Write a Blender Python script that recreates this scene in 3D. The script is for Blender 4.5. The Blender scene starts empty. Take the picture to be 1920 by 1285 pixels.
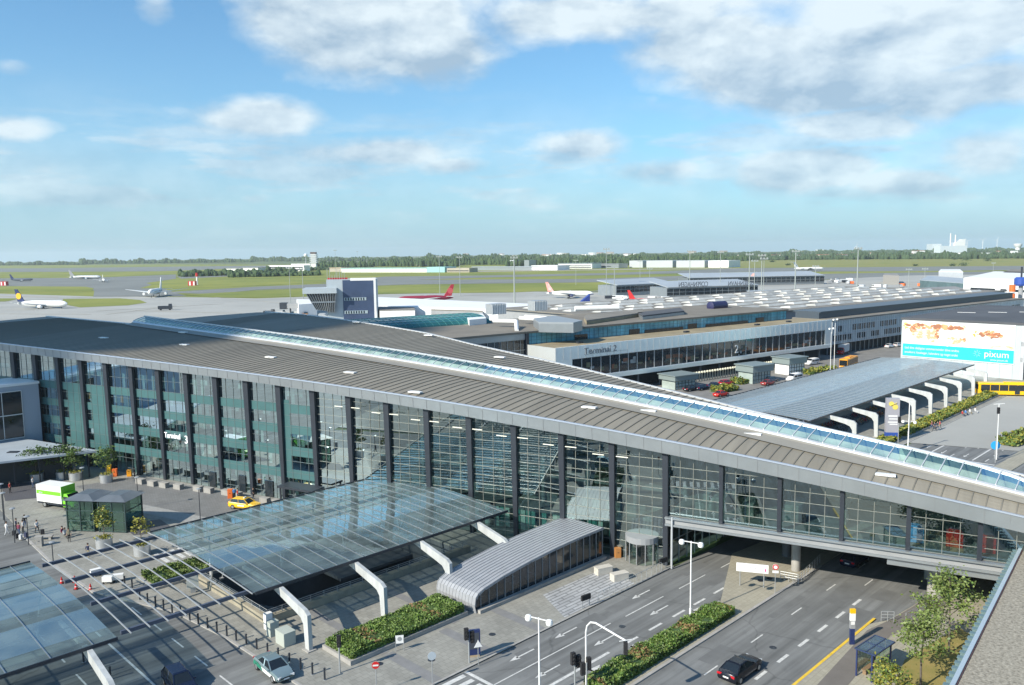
import bpy, bmesh, math, random
from mathutils import Vector, Matrix
R=math.radians
random.seed(7)
sc=bpy.context.scene
C=sc.collection
# ---------------------------------------------------------------- camera
FPX=1530.0; W0,H0=1920.0,1285.0; CZ=36.0; HC=475.0
pitch=math.atan((H0/2-HC)/FPX); roll=R(0.8)
fw=Vector((0,math.cos(pitch),-math.sin(pitch))); rt=Vector((1,0,0)); up=rt.cross(fw)
rt2=rt*math.cos(roll)-up*math.sin(roll); up2=up*math.cos(roll)+rt*math.sin(roll)
cam_d=bpy.data.cameras.new('camera'); cam=bpy.data.objects.new('camera',cam_d); C.objects.link(cam)
cam_d.sensor_fit='HORIZONTAL'; cam_d.sensor_width=36; cam_d.lens=36*FPX/W0
cam_d.clip_start=0.5; cam_d.clip_end=90000
cam.matrix_world=Matrix.Translation((0,0,CZ))@Matrix((rt2,up2,-fw)).transposed().to_4x4()
sc.camera=cam
def ray(px,py):
    return rt2*((px-W0/2)/FPX)+up2*(-(py-H0/2)/FPX)+fw
def G(px,py,z=0.0):
    d=ray(px,py); t=(z-CZ)/d.z
    return Vector((d.x*t,d.y*t,z))
def zat(x,y,py):
    lo,hi=-50.,400.
    for _ in range(50):
        m=(lo+hi)/2; q=Vector((x,y,m-CZ)); c=q.dot(fw)
        if H0/2-FPX*q.dot(up2)/c>py: lo=m
        else: hi=m
    return m
# ---------------------------------------------------------------- sky and sun
SUN_EL=33; SUN_DIR=38   # light travels towards this heading (degrees from +X)
sdir=Vector((math.cos(R(SUN_DIR))*math.cos(R(SUN_EL)),math.sin(R(SUN_DIR))*math.cos(R(SUN_EL)),-math.sin(R(SUN_EL))))
sl=bpy.data.lights.new('sun','SUN'); sl.energy=4.7; sl.angle=R(0.5); sl.color=(1,0.925,0.79)
so=bpy.data.objects.new('sun',sl); C.objects.link(so); so.rotation_euler=sdir.to_track_quat('-Z','Y').to_euler()
world=bpy.data.worlds.new('World'); sc.world=world; world.use_nodes=True
nt=world.node_tree; nt.nodes.clear()
def nn(t,**k):
    n=nt.nodes.new(t)
    for a,b in k.items(): setattr(n,a,b)
    return n
def M(op,a,b=None,c=None,clamp=False):
    n=nn('ShaderNodeMath',operation=op,use_clamp=clamp)
    for i,v in enumerate((a,b,c)):
        if v is None: continue
        if isinstance(v,(int,float)): n.inputs[i].default_value=v
        else: nt.links.new(v,n.inputs[i])
    return n.outputs[0]
def mixc(f,a,b):
    n=nn('ShaderNodeMix',data_type='RGBA')
    for s,v in ((n.inputs[0],f),(n.inputs[6],a),(n.inputs[7],b)):
        if isinstance(v,(int,float)): s.default_value=v
        elif isinstance(v,tuple): s.default_value=v
        else: nt.links.new(v,s)
    return n.outputs[2]
sky=nn('ShaderNodeTexSky'); sky.sky_type='NISHITA'; sky.sun_disc=False
sky.sun_elevation=R(SUN_EL); sky.sun_rotation=math.atan2(-sdir.x,-sdir.y)
sky.air_density=1.0; sky.dust_density=0.6; sky.ozone_density=1.6; sky.altitude=0
tc=nn('ShaderNodeTexCoord'); sep=nn('ShaderNodeSeparateXYZ'); nt.links.new(tc.outputs['Generated'],sep.inputs[0])
X,Y,Z=sep.outputs
az=M('ARCTAN2',X,Y); el=M('ARCSINE',Z)
comb=nn('ShaderNodeCombineXYZ'); nt.links.new(M('MULTIPLY',az,1.0),comb.inputs[0]); nt.links.new(M('MULTIPLY',el,1.9),comb.inputs[1])
def noise(scale,det=8,rough=0.55,off=None,dist=0.0):
    n=nn('ShaderNodeTexNoise'); n.inputs['Scale'].default_value=scale; n.inputs['Detail'].default_value=det
    n.inputs['Roughness'].default_value=rough; n.inputs['Distortion'].default_value=dist
    v=comb.outputs[0]
    if off:
        a=nn('ShaderNodeVectorMath',operation='ADD'); nt.links.new(v,a.inputs[0]); a.inputs[1].default_value=off; v=a.outputs[0]
    nt.links.new(v,n.inputs['Vector']); return n.outputs['Fac']
# cumulus banks: centre and half-size given as photo directions (x, y, half-width, half-height, weight)
CL=[(690,20,195,115,1.0),(800,90,120,62,.9),(560,10,60,60,.6),(290,15,40,35,.55),(1150,30,330,52,.75),(1330,75,170,70,.75),(1500,120,240,82,1.0),(1700,60,250,110,1.0),(1800,165,190,62,.85),
 (1560,175,150,35,.8),(505,222,110,38,.85),(700,285,180,32,.75),(850,310,70,20,.7),(1095,272,90,32,.75),(1250,318,130,26,.6),(1500,318,140,46,.95),(1690,345,120,30,.85),(1590,240,150,36,.7),(1850,290,130,60,.65),(1385,205,50,14,.4),
 (30,245,75,28,.6),(190,288,32,14,.55),(20,130,45,26,.35),(780,215,50,20,.4),(1225,195,30,22,.45),(1065,90,25,45,.35),(480,372,40,12,.4),(1330,340,90,14,.4),(640,330,150,16,.4),(1100,355,160,10,.25),(350,370,160,12,.2),(1450,395,120,9,.2)]
mask=None; hgt=None
for (cx,cy,rx,ry,w) in CL:
    rx*=1.2; ry*=1.2
    d=ray(cx,cy).normalized(); a0=math.atan2(d.x,d.y); e0=math.asin(d.z)
    dx=ray(cx+rx,cy).normalized(); ra=abs(math.atan2(dx.x,dx.y)-a0); dy=ray(cx,cy-ry).normalized(); re=abs(math.asin(dy.z)-e0)
    u=M('DIVIDE',M('SUBTRACT',az,a0),ra); v=M('DIVIDE',M('SUBTRACT',el,e0),re)
    # flat bases: the lower half falls off faster
    v2=M('MULTIPLY',M('MULTIPLY',v,v),1.0)
    r2=M('ADD',M('MULTIPLY',u,u),v2)
    g=M('MULTIPLY',M('EXPONENT',M('MULTIPLY',r2,-0.9)),w)
    hv=M('MULTIPLY',g,M('MINIMUM',M('MAXIMUM',v,-1.5),1.5))
    mask=g if mask is None else M('MAXIMUM',mask,g)
    hgt=hv if hgt is None else M('ADD',hgt,hv)
def nmix(off):
    a=noise(5.5,8,0.55,off,.15); b=noise(17,8,0.58,off,.2)
    return M('ADD',M('MULTIPLY',a,.71),M('MULTIPLY',b,.29))
n1=nmix((0,0,0)); n2=nmix((0.018,-0.03,0)); n3=noise(2.5,5,0.5,(5,3,1))
dens=M('ADD',M('MULTIPLY',mask,1.6),M('MULTIPLY',M('SUBTRACT',n1,0.5),2.2))
# thin scattered veil low over the horizon
veil=M('MULTIPLY',M('SUBTRACT',n3,0.47),M('MULTIPLY',M('EXPONENT',M('MULTIPLY',M('MULTIPLY',M('SUBTRACT',el,0.10),M('SUBTRACT',el,0.10)),-260)),1.6))
alpha=M('SMOOTH_MIN',1.0,M('MULTIPLY',M('MAXIMUM',M('SUBTRACT',dens,0.42),0.0),1.75),0.2)
cs=nn('ShaderNodeCombineXYZ'); nt.links.new(M('MULTIPLY',az,3.0),cs.inputs[0]); nt.links.new(M('MULTIPLY',el,16.0),cs.inputs[1])
ns=nn('ShaderNodeTexNoise'); ns.inputs['Scale'].default_value=1.6; ns.inputs['Detail'].default_value=8; ns.inputs['Roughness'].default_value=.6; nt.links.new(cs.outputs[0],ns.inputs['Vector'])
band=M('EXPONENT',M('MULTIPLY',M('MULTIPLY',M('SUBTRACT',el,0.095),M('SUBTRACT',el,0.095)),-330))
streak=M('MULTIPLY',M('MULTIPLY',M('MAXIMUM',M('SUBTRACT',ns.outputs['Fac'],0.45),0.0),6.5),band)
alpha=M('MAXIMUM',alpha,M('MAXIMUM',M('MULTIPLY',veil,1.6),M('MINIMUM',streak,.68)),None,True)
alpha=M('MINIMUM',alpha,0.96)
lit=M('ADD',M('MULTIPLY',M('SUBTRACT',n1,n2),4.4),M('ADD',M('MULTIPLY',hgt,0.58),0.62),None,True)
CLB=(2.9,3.9,4.9,1); CLT=(6.0,6.8,7.2,1)
ccol=mixc(lit,CLB,CLT)
tint=nn('ShaderNodeMix',data_type='RGBA',blend_type='MULTIPLY'); tint.inputs[0].default_value=1
nt.links.new(sky.outputs[0],tint.inputs[6]); tint.inputs[7].default_value=(0.66,1.05,1.24,1)
hz=M('EXPONENT',M('MULTIPLY',M('MAXIMUM',el,0.0),-9.0))
skyc=mixc(M('MULTIPLY',hz,0.92),tint.outputs[2],(2.85,4.45,5.75,1))
full=mixc(M('MULTIPLY',alpha,M('SUBTRACT',1.0,M('MULTIPLY',hz,.35))),skyc,ccol)
bg=nn('ShaderNodeBackground'); bg.inputs[1].default_value=0.1
nt.links.new(full,bg.inputs[0]); ow=nn('ShaderNodeOutputWorld'); nt.links.new(bg.outputs[0],ow.inputs[0])
sc.view_settings.view_transform='Standard'; sc.view_settings.look='None'; sc.view_settings.exposure=0.5; sc.view_settings.gamma=1.0
sc.cycles.use_denoising=True
try: sc.cycles.denoiser='OPENIMAGEDENOISE'
except Exception: pass
sc.cycles.max_bounces=7; sc.cycles.volume_bounces=1; sc.cycles.transparent_max_bounces=14; sc.cycles.glossy_bounces=3; sc.cycles.caustics_reflective=False; sc.cycles.caustics_refractive=False
sc.cycles.sample_clamp_indirect=4
# ---------------------------------------------------------------- materials
MT={}
def mat(name,col=(.5,.5,.5),rough=.6,metal=0,nscale=0,namt=.15,col2=None,bump=0,spec=None,coord='Object',stretch=None,det=5,emit=0):
    if name in MT: return MT[name]
    m=bpy.data.materials.new(name); m.use_nodes=True; t=m.node_tree; b=t.nodes['Principled BSDF']
    c=tuple(col)+(1,)
    b.inputs['Base Color'].default_value=c; b.inputs['Roughness'].default_value=rough; b.inputs['Metallic'].default_value=metal
    if spec is not None: b.inputs['Specular IOR Level'].default_value=spec
    if emit: b.inputs['Emission Color'].default_value=c; b.inputs['Emission Strength'].default_value=emit
    if nscale:
        tcn=t.nodes.new('ShaderNodeTexCoord'); mp=t.nodes.new('ShaderNodeMapping'); t.links.new(tcn.outputs[coord],mp.inputs[0])
        if stretch: mp.inputs['Scale'].default_value=stretch
        n=t.nodes.new('ShaderNodeTexNoise'); n.inputs['Scale'].default_value=nscale; n.inputs['Detail'].default_value=det; n.inputs['Roughness'].default_value=.65
        t.links.new(mp.outputs[0],n.inputs['Vector'])
        r=t.nodes.new('ShaderNodeValToRGB'); r.color_ramp.elements[0].position=.3; r.color_ramp.elements[1].position=.7
        c2=col2 or tuple(min(1,v*(1+namt)) for v in col); c1=col if col2 else tuple(v*(1-namt) for v in col)
        r.color_ramp.elements[0].color=tuple(c1)+(1,); r.color_ramp.elements[1].color=tuple(c2)+(1,)
        t.links.new(n.outputs['Fac'],r.inputs[0]); t.links.new(r.outputs[0],b.inputs['Base Color'])
        if bump:
            bp=t.nodes.new('ShaderNodeBump'); bp.inputs['Strength'].default_value=bump; bp.inputs['Distance'].default_value=.05
            t.links.new(n.outputs['Fac'],bp.inputs['Height']); t.links.new(bp.outputs[0],b.inputs['Normal'])
    MT[name]=m; return m
def paved(name,col,bw,bh,mortar=.02,mcol=.6,amt=.12,rough=.75,nscale=.25):
    """slabs or panels: brick texture joints over two scales of noise"""
    m=bpy.data.materials.new(name); m.use_nodes=True; t=m.node_tree; b=t.nodes['Principled BSDF']; b.inputs['Roughness'].default_value=rough
    tcn=t.nodes.new('ShaderNodeTexCoord'); br=t.nodes.new('ShaderNodeTexBrick'); t.links.new(tcn.outputs['Object'],br.inputs['Vector'])
    br.inputs['Scale'].default_value=1; br.inputs['Brick Width'].default_value=bw; br.inputs['Row Height'].default_value=bh; br.inputs['Mortar Size'].default_value=mortar
    br.inputs['Color1'].default_value=tuple(v*(1-amt*.6) for v in col)+(1,); br.inputs['Color2'].default_value=tuple(v*(1+amt*.6) for v in col)+(1,); br.inputs['Mortar'].default_value=tuple(v*mcol for v in col)+(1,)
    n=t.nodes.new('ShaderNodeTexNoise'); n.inputs['Scale'].default_value=nscale; n.inputs['Detail'].default_value=8; n.inputs['Roughness'].default_value=.7; t.links.new(tcn.outputs['Object'],n.inputs['Vector'])
    mr=t.nodes.new('ShaderNodeMapRange'); mr.inputs[1].default_value=.3; mr.inputs[2].default_value=.7; mr.inputs[3].default_value=1-amt*1.3; mr.inputs[4].default_value=1+amt; t.links.new(n.outputs['Fac'],mr.inputs[0])
    vm=t.nodes.new('ShaderNodeVectorMath'); vm.operation='SCALE'; t.links.new(br.outputs['Color'],vm.inputs[0]); t.links.new(mr.outputs[0],vm.inputs['Scale'])
    t.links.new(vm.outputs[0],b.inputs['Base Color']); MT[name]=m; return m
def glass(name,tintc,refl=.3,rough=.02,gcol=(1,1,1),thick=.0,diff=0.0,dcol=(.5,.5,.5)):
    """window glass: partly a mirror, partly clear and tinted, optionally a little dusty"""
    m=bpy.data.materials.new(name); m.use_nodes=True; t=m.node_tree; t.nodes.clear()
    o=t.nodes.new('ShaderNodeOutputMaterial'); mx=t.nodes.new('ShaderNodeMixShader'); tr=t.nodes.new('ShaderNodeBsdfTransparent'); gl=t.nodes.new('ShaderNodeBsdfGlossy')
    tr.inputs[0].default_value=tuple(tintc)+(1,); gl.inputs[0].default_value=tuple(gcol)+(1,); gl.inputs['Roughness'].default_value=rough
    lw=t.nodes.new('ShaderNodeLayerWeight'); lw.inputs[0].default_value=.35
    mr=t.nodes.new('ShaderNodeMapRange'); mr.inputs[3].default_value=refl; mr.inputs[4].default_value=min(1,refl+.6); t.links.new(lw.outputs['Fresnel'],mr.inputs[0])
    t.links.new(mr.outputs[0],mx.inputs[0]); t.links.new(tr.outputs[0],mx.inputs[1]); t.links.new(gl.outputs[0],mx.inputs[2])
    last=mx
    if diff:
        d=t.nodes.new('ShaderNodeBsdfDiffuse'); d.inputs[0].default_value=tuple(dcol)+(1,); m2=t.nodes.new('ShaderNodeMixShader'); 
        n=t.nodes.new('ShaderNodeTexNoise'); n.inputs['Scale'].default_value=.35; n.inputs['Detail'].default_value=6; tcn=t.nodes.new('ShaderNodeTexCoord'); t.links.new(tcn.outputs['Object'],n.inputs['Vector'])
        m3=t.nodes.new('ShaderNodeMapRange'); m3.inputs[1].default_value=.3; m3.inputs[2].default_value=.7; m3.inputs[3].default_value=diff*.5; m3.inputs[4].default_value=diff*1.5; t.links.new(n.outputs['Fac'],m3.inputs[0]); t.links.new(m3.outputs[0],m2.inputs[0])
        t.links.new(mx.outputs[0],m2.inputs[1]); t.links.new(d.outputs[0],m2.inputs[2]); last=m2
    t.links.new(last.outputs[0],o.inputs[0]); MT[name]=m; return m
asphalt=mat('asphalt',(.175,.18,.178),.85,0,.12,.2,bump=.0,det=10)
def asphalt_streaked():
    m=mat('asphalt'); t=m.node_tree; b=t.nodes['Principled BSDF']; src=b.inputs['Base Color'].links[0].from_socket
    tc=t.nodes.new('ShaderNodeTexCoord'); out=src
    def layer(scale,st,lo,hi,a,c,vor=False):
        nonlocal out
        mp=t.nodes.new('ShaderNodeMapping'); mp.inputs['Scale'].default_value=st; t.links.new(tc.outputs['Object'],mp.inputs[0])
        if vor:
            n=t.nodes.new('ShaderNodeTexVoronoi'); n.feature='DISTANCE_TO_EDGE'; o=n.outputs['Distance']
            n2=t.nodes.new('ShaderNodeTexNoise'); n2.inputs['Scale'].default_value=.8; t.links.new(mp.outputs[0],n2.inputs['Vector']); mx=t.nodes.new('ShaderNodeMix'); mx.data_type='VECTOR'; mx.inputs[0].default_value=.35; t.links.new(mp.outputs[0],mx.inputs[4]); t.links.new(n2.outputs['Color'],mx.inputs[5]); t.links.new(mx.outputs[1],n.inputs['Vector'])
        else: n=t.nodes.new('ShaderNodeTexNoise'); n.inputs['Detail'].default_value=6; o=n.outputs['Fac']; t.links.new(mp.outputs[0],n.inputs['Vector'])
        n.inputs['Scale'].default_value=scale
        r=t.nodes.new('ShaderNodeMapRange'); r.inputs[1].default_value=lo; r.inputs[2].default_value=hi; r.inputs[3].default_value=a; r.inputs[4].default_value=c; t.links.new(o,r.inputs[0])
        v=t.nodes.new('ShaderNodeVectorMath'); v.operation='SCALE'; t.links.new(out,v.inputs[0]); t.links.new(r.outputs[0],v.inputs['Scale']); out=v.outputs[0]
    layer(1.0,(.02,.75,1),.35,.65,.74,1.18); layer(3,(.04,.9,1),.4,.7,1.08,.86); layer(.5,(1,1,1),.62,.72,1,.82); layer(.09,(1,1,1),0,.006,.72,1,True)
    t.links.new(out,b.inputs['Base Color'])
asphalt_streaked()
asphalt_old=mat('asphalt_old',(.21,.205,.195),.85,0,.3,.22,det=10)
paving=paved('paving',(.29,.285,.255),.62,.62,.02,.72,.15)
paving_warm=paved('paving_warm',(.36,.335,.265),.5,.5,.02,.75,.1)
plaza_m=paved('plaza_paving',(.185,.185,.185),.4,.4,.02,.7,.13)
plaza_dark=paved('plaza_dark',(.10,.10,.11),.4,.4,.02,.7,.1)
band_light=paved('band_paving',(.33,.33,.32),.6,.6,.02,.75,.08)
slab_pale=paved('slab_pale',(.40,.41,.42),2.4,.5,.09,.55,.2)
kerb_m=mat('kerb_stone',(.36,.35,.33),.8,0,1.5,.15)
white_paint=mat('road_white',(.42,.42,.41),.7,0,2.2,.3,col2=(.74,.74,.71),det=10)
yellow_paint=mat('road_yellow',(.75,.5,.05),.7,0,2.5,.15)
conc=mat('concrete',(.34,.33,.31),.85,0,.8,.18,det=9)
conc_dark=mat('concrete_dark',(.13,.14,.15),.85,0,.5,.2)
apron_m=mat('apron_concrete',(.37,.37,.345),.9,0,.012,.16,det=10)
taxi_m=mat('taxiway',(.19,.20,.19),.9,0,.01,.15,det=9)
grass_far=mat('airfield_grass',(.12,.165,.02),.95,0,.006,.3,col2=(.29,.29,.05),det=10)
grass_dk=mat('airfield_grass_dark',(.07,.12,.03),.95,0,.008,.3,col2=(.11,.17,.04),det=10)
meadow=mat('meadow',(.16,.20,.04),.95,0,.012,.3,col2=(.28,.25,.07),det=10)
land_m=mat('far_land',(.06,.10,.035),.95,0,.0012,.3,col2=(.15,.17,.07),det=10)
grass_near=mat('dry_lawn',(.20,.19,.05),.95,0,.5,.2,col2=(.33,.25,.09),det=8)
gravel=mat('gravel',(.15,.135,.105),.9,0,4.2,.3,col2=(.46,.42,.34),bump=.6,det=8)
alu=mat('aluminium',(.345,.375,.395),.38,.55,.4,.08)
alu_lt=mat('aluminium_light',(.62,.64,.66),.42,.35,.5,.05)
white_m=mat('white_paint',(.78,.78,.77),.5,0,.6,.05)
whiteglare=mat('white_cladding',(.80,.80,.79),.55,0,.1,.06)
grey_m=mat('grey_paint',(.30,.31,.32),.55,0,.6,.08)
dk_m=mat('dark_metal',(.035,.042,.055),.45,.2,.7,.1)
navy_m=mat('navy_paint',(.02,.035,.12),.4)
black_m=mat('black_rubber',(.018,.018,.02),.8)
steel=mat('steel',(.5,.52,.53),.3,.8)
galv=mat('galvanised',(.42,.44,.45),.45,.4,1,.08)
roof_m=mat('standing_seam_roof',(.235,.215,.175),.62,.0,.42,.17,stretch=(1,.07,.1),det=9)
seam_m=mat('roof_seam',(.165,.155,.13),.6,.0)
roof_flat=mat('flat_roof',(.21,.195,.17),.9,0,.1,.22,det=9)
roof_tan=mat('roof_gravel_tan',(.30,.25,.16),.9,0,.2,.25,det=8)
roof_dkf=mat('roof_felt_dark',(.085,.09,.10),.85,0,.06,.2,det=9)
g_off=glass('office_glass',(.62,.80,.79),.10,.0,(.75,.93,.98))
g_fac=glass('facade_glass',(.50,.66,.66),.22,.0,(.75,.93,.98))
g_sky=glass('skylight_glass',(.66,.82,.80),.16,.02,(.75,.92,1))
g_can=glass('canopy_glass',(.58,.71,.74),.06,.04,(.50,.62,.64),diff=.27,dcol=(.30,.39,.39))
g_clear=glass('clear_glass',(.72,.84,.80),.08,.02)
g_bus=glass('hazy_canopy_glass',(.20,.30,.40),.32,.10,(.62,.74,.82),diff=.38,dcol=(.27,.33,.38))
g_dark=mat('dark_window',(.02,.028,.035),.08,0,.4,.3,spec=.8)
g_blue=mat('blue_glazed_panel',(.05,.16,.24),.12,.1,.12,.35,spec=.9,det=3)
g_teal=mat('teal_roof_glass',(.03,.17,.17),.15,.1,.15,.35,spec=.8,det=3)
teal=mat('teal_spandrel',(.06,.14,.145),.35,0,.3,.12)
teal_lt=mat('pale_blind',(.38,.47,.45),.7,0,.8,.2)
blind_w=mat('white_blind',(.62,.66,.66),.7)
orange_p=mat('orange_panel',(.62,.30,.03),.5)
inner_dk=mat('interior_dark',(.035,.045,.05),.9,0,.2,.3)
inner_floor=mat('interior_floor',(.20,.21,.20),.6,0,.3,.12)
leaf_a=mat('leaf_green',(.075,.14,.022),.55,0,.9,.35,det=3)
leaf_b=mat('leaf_light',(.15,.20,.05),.55,0,.9,.3,det=3)
leaf_c=mat('leaf_dark',(.045,.085,.02),.6,0,.9,.3,det=3)
leaf_y=mat('leaf_olive',(.26,.25,.035),.6,0,.9,.25,det=3)
leaf_g=mat('grass_blade',(.135,.205,.045),.55,0,.9,.3,det=3)
leaf_r=mat('seed_heads',(.25,.16,.07),.8,0,1.2,.25,det=3)
wood_far=mat('far_trees',(.022,.05,.022),.9,0,.012,.35,col2=(.075,.12,.04),det=8)
wood_far2=mat('far_trees_pale',(.05,.085,.04),.9,0,.02,.35,det=6)
bark=mat('bark',(.13,.11,.09),.9,0,3,.2)
yellow_m=mat('yellow_paint',(.85,.50,.01),.35)
amber_m=mat('amber_paint',(.85,.36,.02),.35)
orange_m=mat('orange_paint',(.75,.16,.03),.5)
red_m=mat('red_paint',(.55,.02,.02),.4)
lime_m=mat('lime_paint',(.20,.58,.03),.4)
cyan_m=mat('cyan_print',(.02,.62,.78),.5)
blue_m=mat('blue_paint',(.03,.08,.35),.45)
skyb_m=mat('sky_blue_paint',(.03,.35,.75),.45)
tile_m=mat('orange_tile',(.42,.14,.07),.8,0,.02,.2)
brick_m=mat('pale_brick',(.40,.36,.30),.8,0,.02,.15)
skin_m=mat('skin',(.55,.34,.24),.6); hair_m=mat('hair',(.05,.03,.02),.7)
tail_red=mat('tail_lamp_red',(.55,.01,.02),.25); lampglass=mat('headlamp_glass',(.7,.72,.74),.1,.2)
carglass=mat('car_glass',(.015,.02,.025),.06,0,spec=.9)
mast_m=mat('mast_grey',(.33,.36,.34),.6)
def scatter(par,cx,cz,rx,rz,ms,n,seed,y0=-.04,size=.5):
    r_=random.Random(seed)
    for j in range(len(ms)):
        q=MB()
        for i in range(n):
            a=r_.uniform(0,6.28); d=math.sqrt(r_.random()); x=cx+rx*d*math.cos(a); z=cz+rz*d*math.sin(a); s=size*r_.uniform(.4,1.2); k=7; y=y0-.0012*(i+j*n)
            q.add([(x+s*math.cos(2*math.pi*t/k)*r_.uniform(.6,1.5),y,z+s*.55*math.sin(2*math.pi*t/k)*r_.uniform(.6,1.4)) for t in range(k)],[tuple(range(k))])
        o=q.build('printed_shape',ms[j],par)
def carpaint(n,c,metal=.2): return mat('paint_'+n,c,.22,metal,spec=.6)
# ---------------------------------------------------------------- mesh helpers
class MB:
    def __init__(s): s.v=[]; s.f=[]; s.mi=[]; s.cur=0
    def add(s,vs,fs):
        o=len(s.v); s.v+= [tuple(p) for p in vs]; s.f+=[tuple(i+o for i in f) for f in fs]; s.mi+=[s.cur]*len(fs)
    def quad(s,*p): s.add(p,[tuple(range(len(p)))])
    def box(s,c,d,rot=0.0,taper=1.0):
        x,y,z=c; a,b,h=d[0]/2,d[1]/2,d[2]/2; cs,sn=math.cos(rot),math.sin(rot); vs=[]
        for k,t in ((-1,1.0),(1,taper)):
            for i,j in ((-1,-1),(1,-1),(1,1),(-1,1)):
                u,w=i*a*t,j*b*t; vs.append((x+u*cs-w*sn,y+u*sn+w*cs,z+k*h))
        s.add(vs,[(0,3,2,1),(4,5,6,7),(0,1,5,4),(1,2,6,5),(2,3,7,6),(3,0,4,7)])
    def b2(s,x0,x1,y0,y1,z0,z1): s.box(((x0+x1)/2,(y0+y1)/2,(z0+z1)/2),(abs(x1-x0),abs(y1-y0),abs(z1-z0)))
    def prism(s,pts,z0,z1,zt=None):
        n=len(pts); vs=[(p[0],p[1],z0) for p in pts]+[(p[0],p[1],(zt[i] if zt else z1)) for i,p in enumerate(pts)]
        a=sum(pts[i][0]*pts[(i+1)%n][1]-pts[(i+1)%n][0]*pts[i][1] for i in range(n))
        if a<0: vs=[(p[0],p[1],z0) for p in pts[::-1]]+[(p[0],p[1],z1) for p in pts[::-1]]
        s.add(vs,[tuple(range(n))[::-1],tuple(range(n,2*n))]+[(i,(i+1)%n,n+(i+1)%n,n+i) for i in range(n)])
    def bar(s,p,q,w,h=None,upv=(0,0,1)):
        p,q=Vector(p),Vector(q); h=h or w; d=(q-p).normalized(); u=Vector(upv)
        if abs(d.dot(u))>.99: u=Vector((1,0,0))
        a=d.cross(u).normalized(); b=a.cross(d); a*=w/2; b*=h/2
        s.add([p-a-b,p+a-b,p+a+b,p-a+b,q-a-b,q+a-b,q+a+b,q-a+b],[(0,1,2,3)[::-1],(4,5,6,7),(0,1,5,4),(1,2,6,5),(2,3,7,6),(3,0,4,7)])
    def tube(s,p,q,r,r2=None,n=8,cap=True):
        p,q=Vector(p),Vector(q); r2=r if r2 is None else r2; d=(q-p).normalized(); u=Vector((0,0,1)) if abs(d.z)<.95 else Vector((1,0,0))
        a=d.cross(u).normalized(); b=a.cross(d)
        vs=[p+(a*math.cos(t)+b*math.sin(t))*r for t in [2*math.pi*i/n for i in range(n)]]+[q+(a*math.cos(t)+b*math.sin(t))*r2 for t in [2*math.pi*i/n for i in range(n)]]
        fs=[(i,(i+1)%n,n+(i+1)%n,n+i) for i in range(n)]
        if cap: fs+=[tuple(range(n))[::-1],tuple(range(n,2*n))]
        s.add(vs,fs)
    def lathe(s,prof,c=(0,0,0),axis='z',n=14):
        """prof = list of (radius, along)"""
        vs=[];m=len(prof)
        for r,h in prof:
            for i in range(n):
                t=2*math.pi*i/n; a,b=r*math.cos(t),r*math.sin(t)
                p={'z':(a,b,h),'x':(h,a,b),'y':(a,h,b)}[axis]; vs.append((c[0]+p[0],c[1]+p[1],c[2]+p[2]))
        fs=[(k*n+i,k*n+(i+1)%n,(k+1)*n+(i+1)%n,(k+1)*n+i) for k in range(m-1) for i in range(n)]
        fs+=[tuple(range(n))[::-1],tuple(range((m-1)*n,m*n))]
        s.add(vs,fs)
    def loft(s,rings,cap=True):
        n=len(rings[0]); vs=[p for r in rings for p in r]; m=len(rings)
        fs=[(k*n+i,k*n+(i+1)%n,(k+1)*n+(i+1)%n,(k+1)*n+i) for k in range(m-1) for i in range(n)]
        if cap: fs+=[tuple(range(n))[::-1],tuple(range((m-1)*n,m*n))]
        s.add(vs,fs)
    def leaf(s,p,size,rnd=random):
        a=Vector((rnd.gauss(0,1),rnd.gauss(0,1),rnd.gauss(0,.6))).normalized(); b=a.cross(Vector((rnd.gauss(0,1),rnd.gauss(0,1),rnd.gauss(0,1)))).normalized()
        a*=size*.6; b*=size*.42; p=Vector(p)
        s.add([p-a,p-b*.9+a*.1,p+a,p+b],[(0,1,2,3)])
    def build(s,name,m,parent=None,smooth=False,loc=None,rot=None):
        me=bpy.data.meshes.new(name); me.from_pydata(s.v,[],s.f)
        ms=m if isinstance(m,(list,tuple)) else [m]
        for x in ms: me.materials.append(x)
        if len(ms)>1: me.polygons.foreach_set('material_index',s.mi)
        me.update()
        bm=bmesh.new(); bm.from_mesh(me); bmesh.ops.recalc_face_normals(bm,faces=bm.faces); bm.to_mesh(me); bm.free()
        if smooth:
            me.polygons.foreach_set('use_smooth',[True]*len(me.polygons))
            try: me.set_sharp_from_angle(angle=R(38))
            except Exception: pass
        o=bpy.data.objects.new(name,me); C.objects.link(o)
        if parent: o.parent=parent
        if loc is not None: o.location=loc
        if rot is not None: o.rotation_euler=(0,0,rot)
        return o
def tag(o,label=None,cat=None,group=None,kind=None):
    if label: o['label']=label
    if cat: o['category']=cat
    if group: o['group']=group
    if kind: o['kind']=kind
    return o
def thing(name,label,cat,loc=(0,0,0),rot=0.0,group=None):
    o=bpy.data.objects.new(name,None); C.objects.link(o); o.empty_display_size=.3
    o.location=loc; o.rotation_euler=(0,0,rot); return tag(o,label,cat,group)
def dup(root,loc=None,rot=None,label=None,group=None,parent=None):
    r=root.copy(); C.objects.link(r)
    if parent: r.parent=parent
    if loc is not None: r.location=loc
    if rot is not None: r.rotation_euler=(0,0,rot)
    if label: r['label']=label
    if group: r['group']=group
    for ch in list(root.children): dup(ch,parent=r)
    return r
def struct(o): o['kind']='structure'; return o
A45=R(45)
def ab(a,b,z=0.0):
    c=math.sqrt(.5); return Vector(((a-b)*c,(a+b)*c,z))
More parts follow.
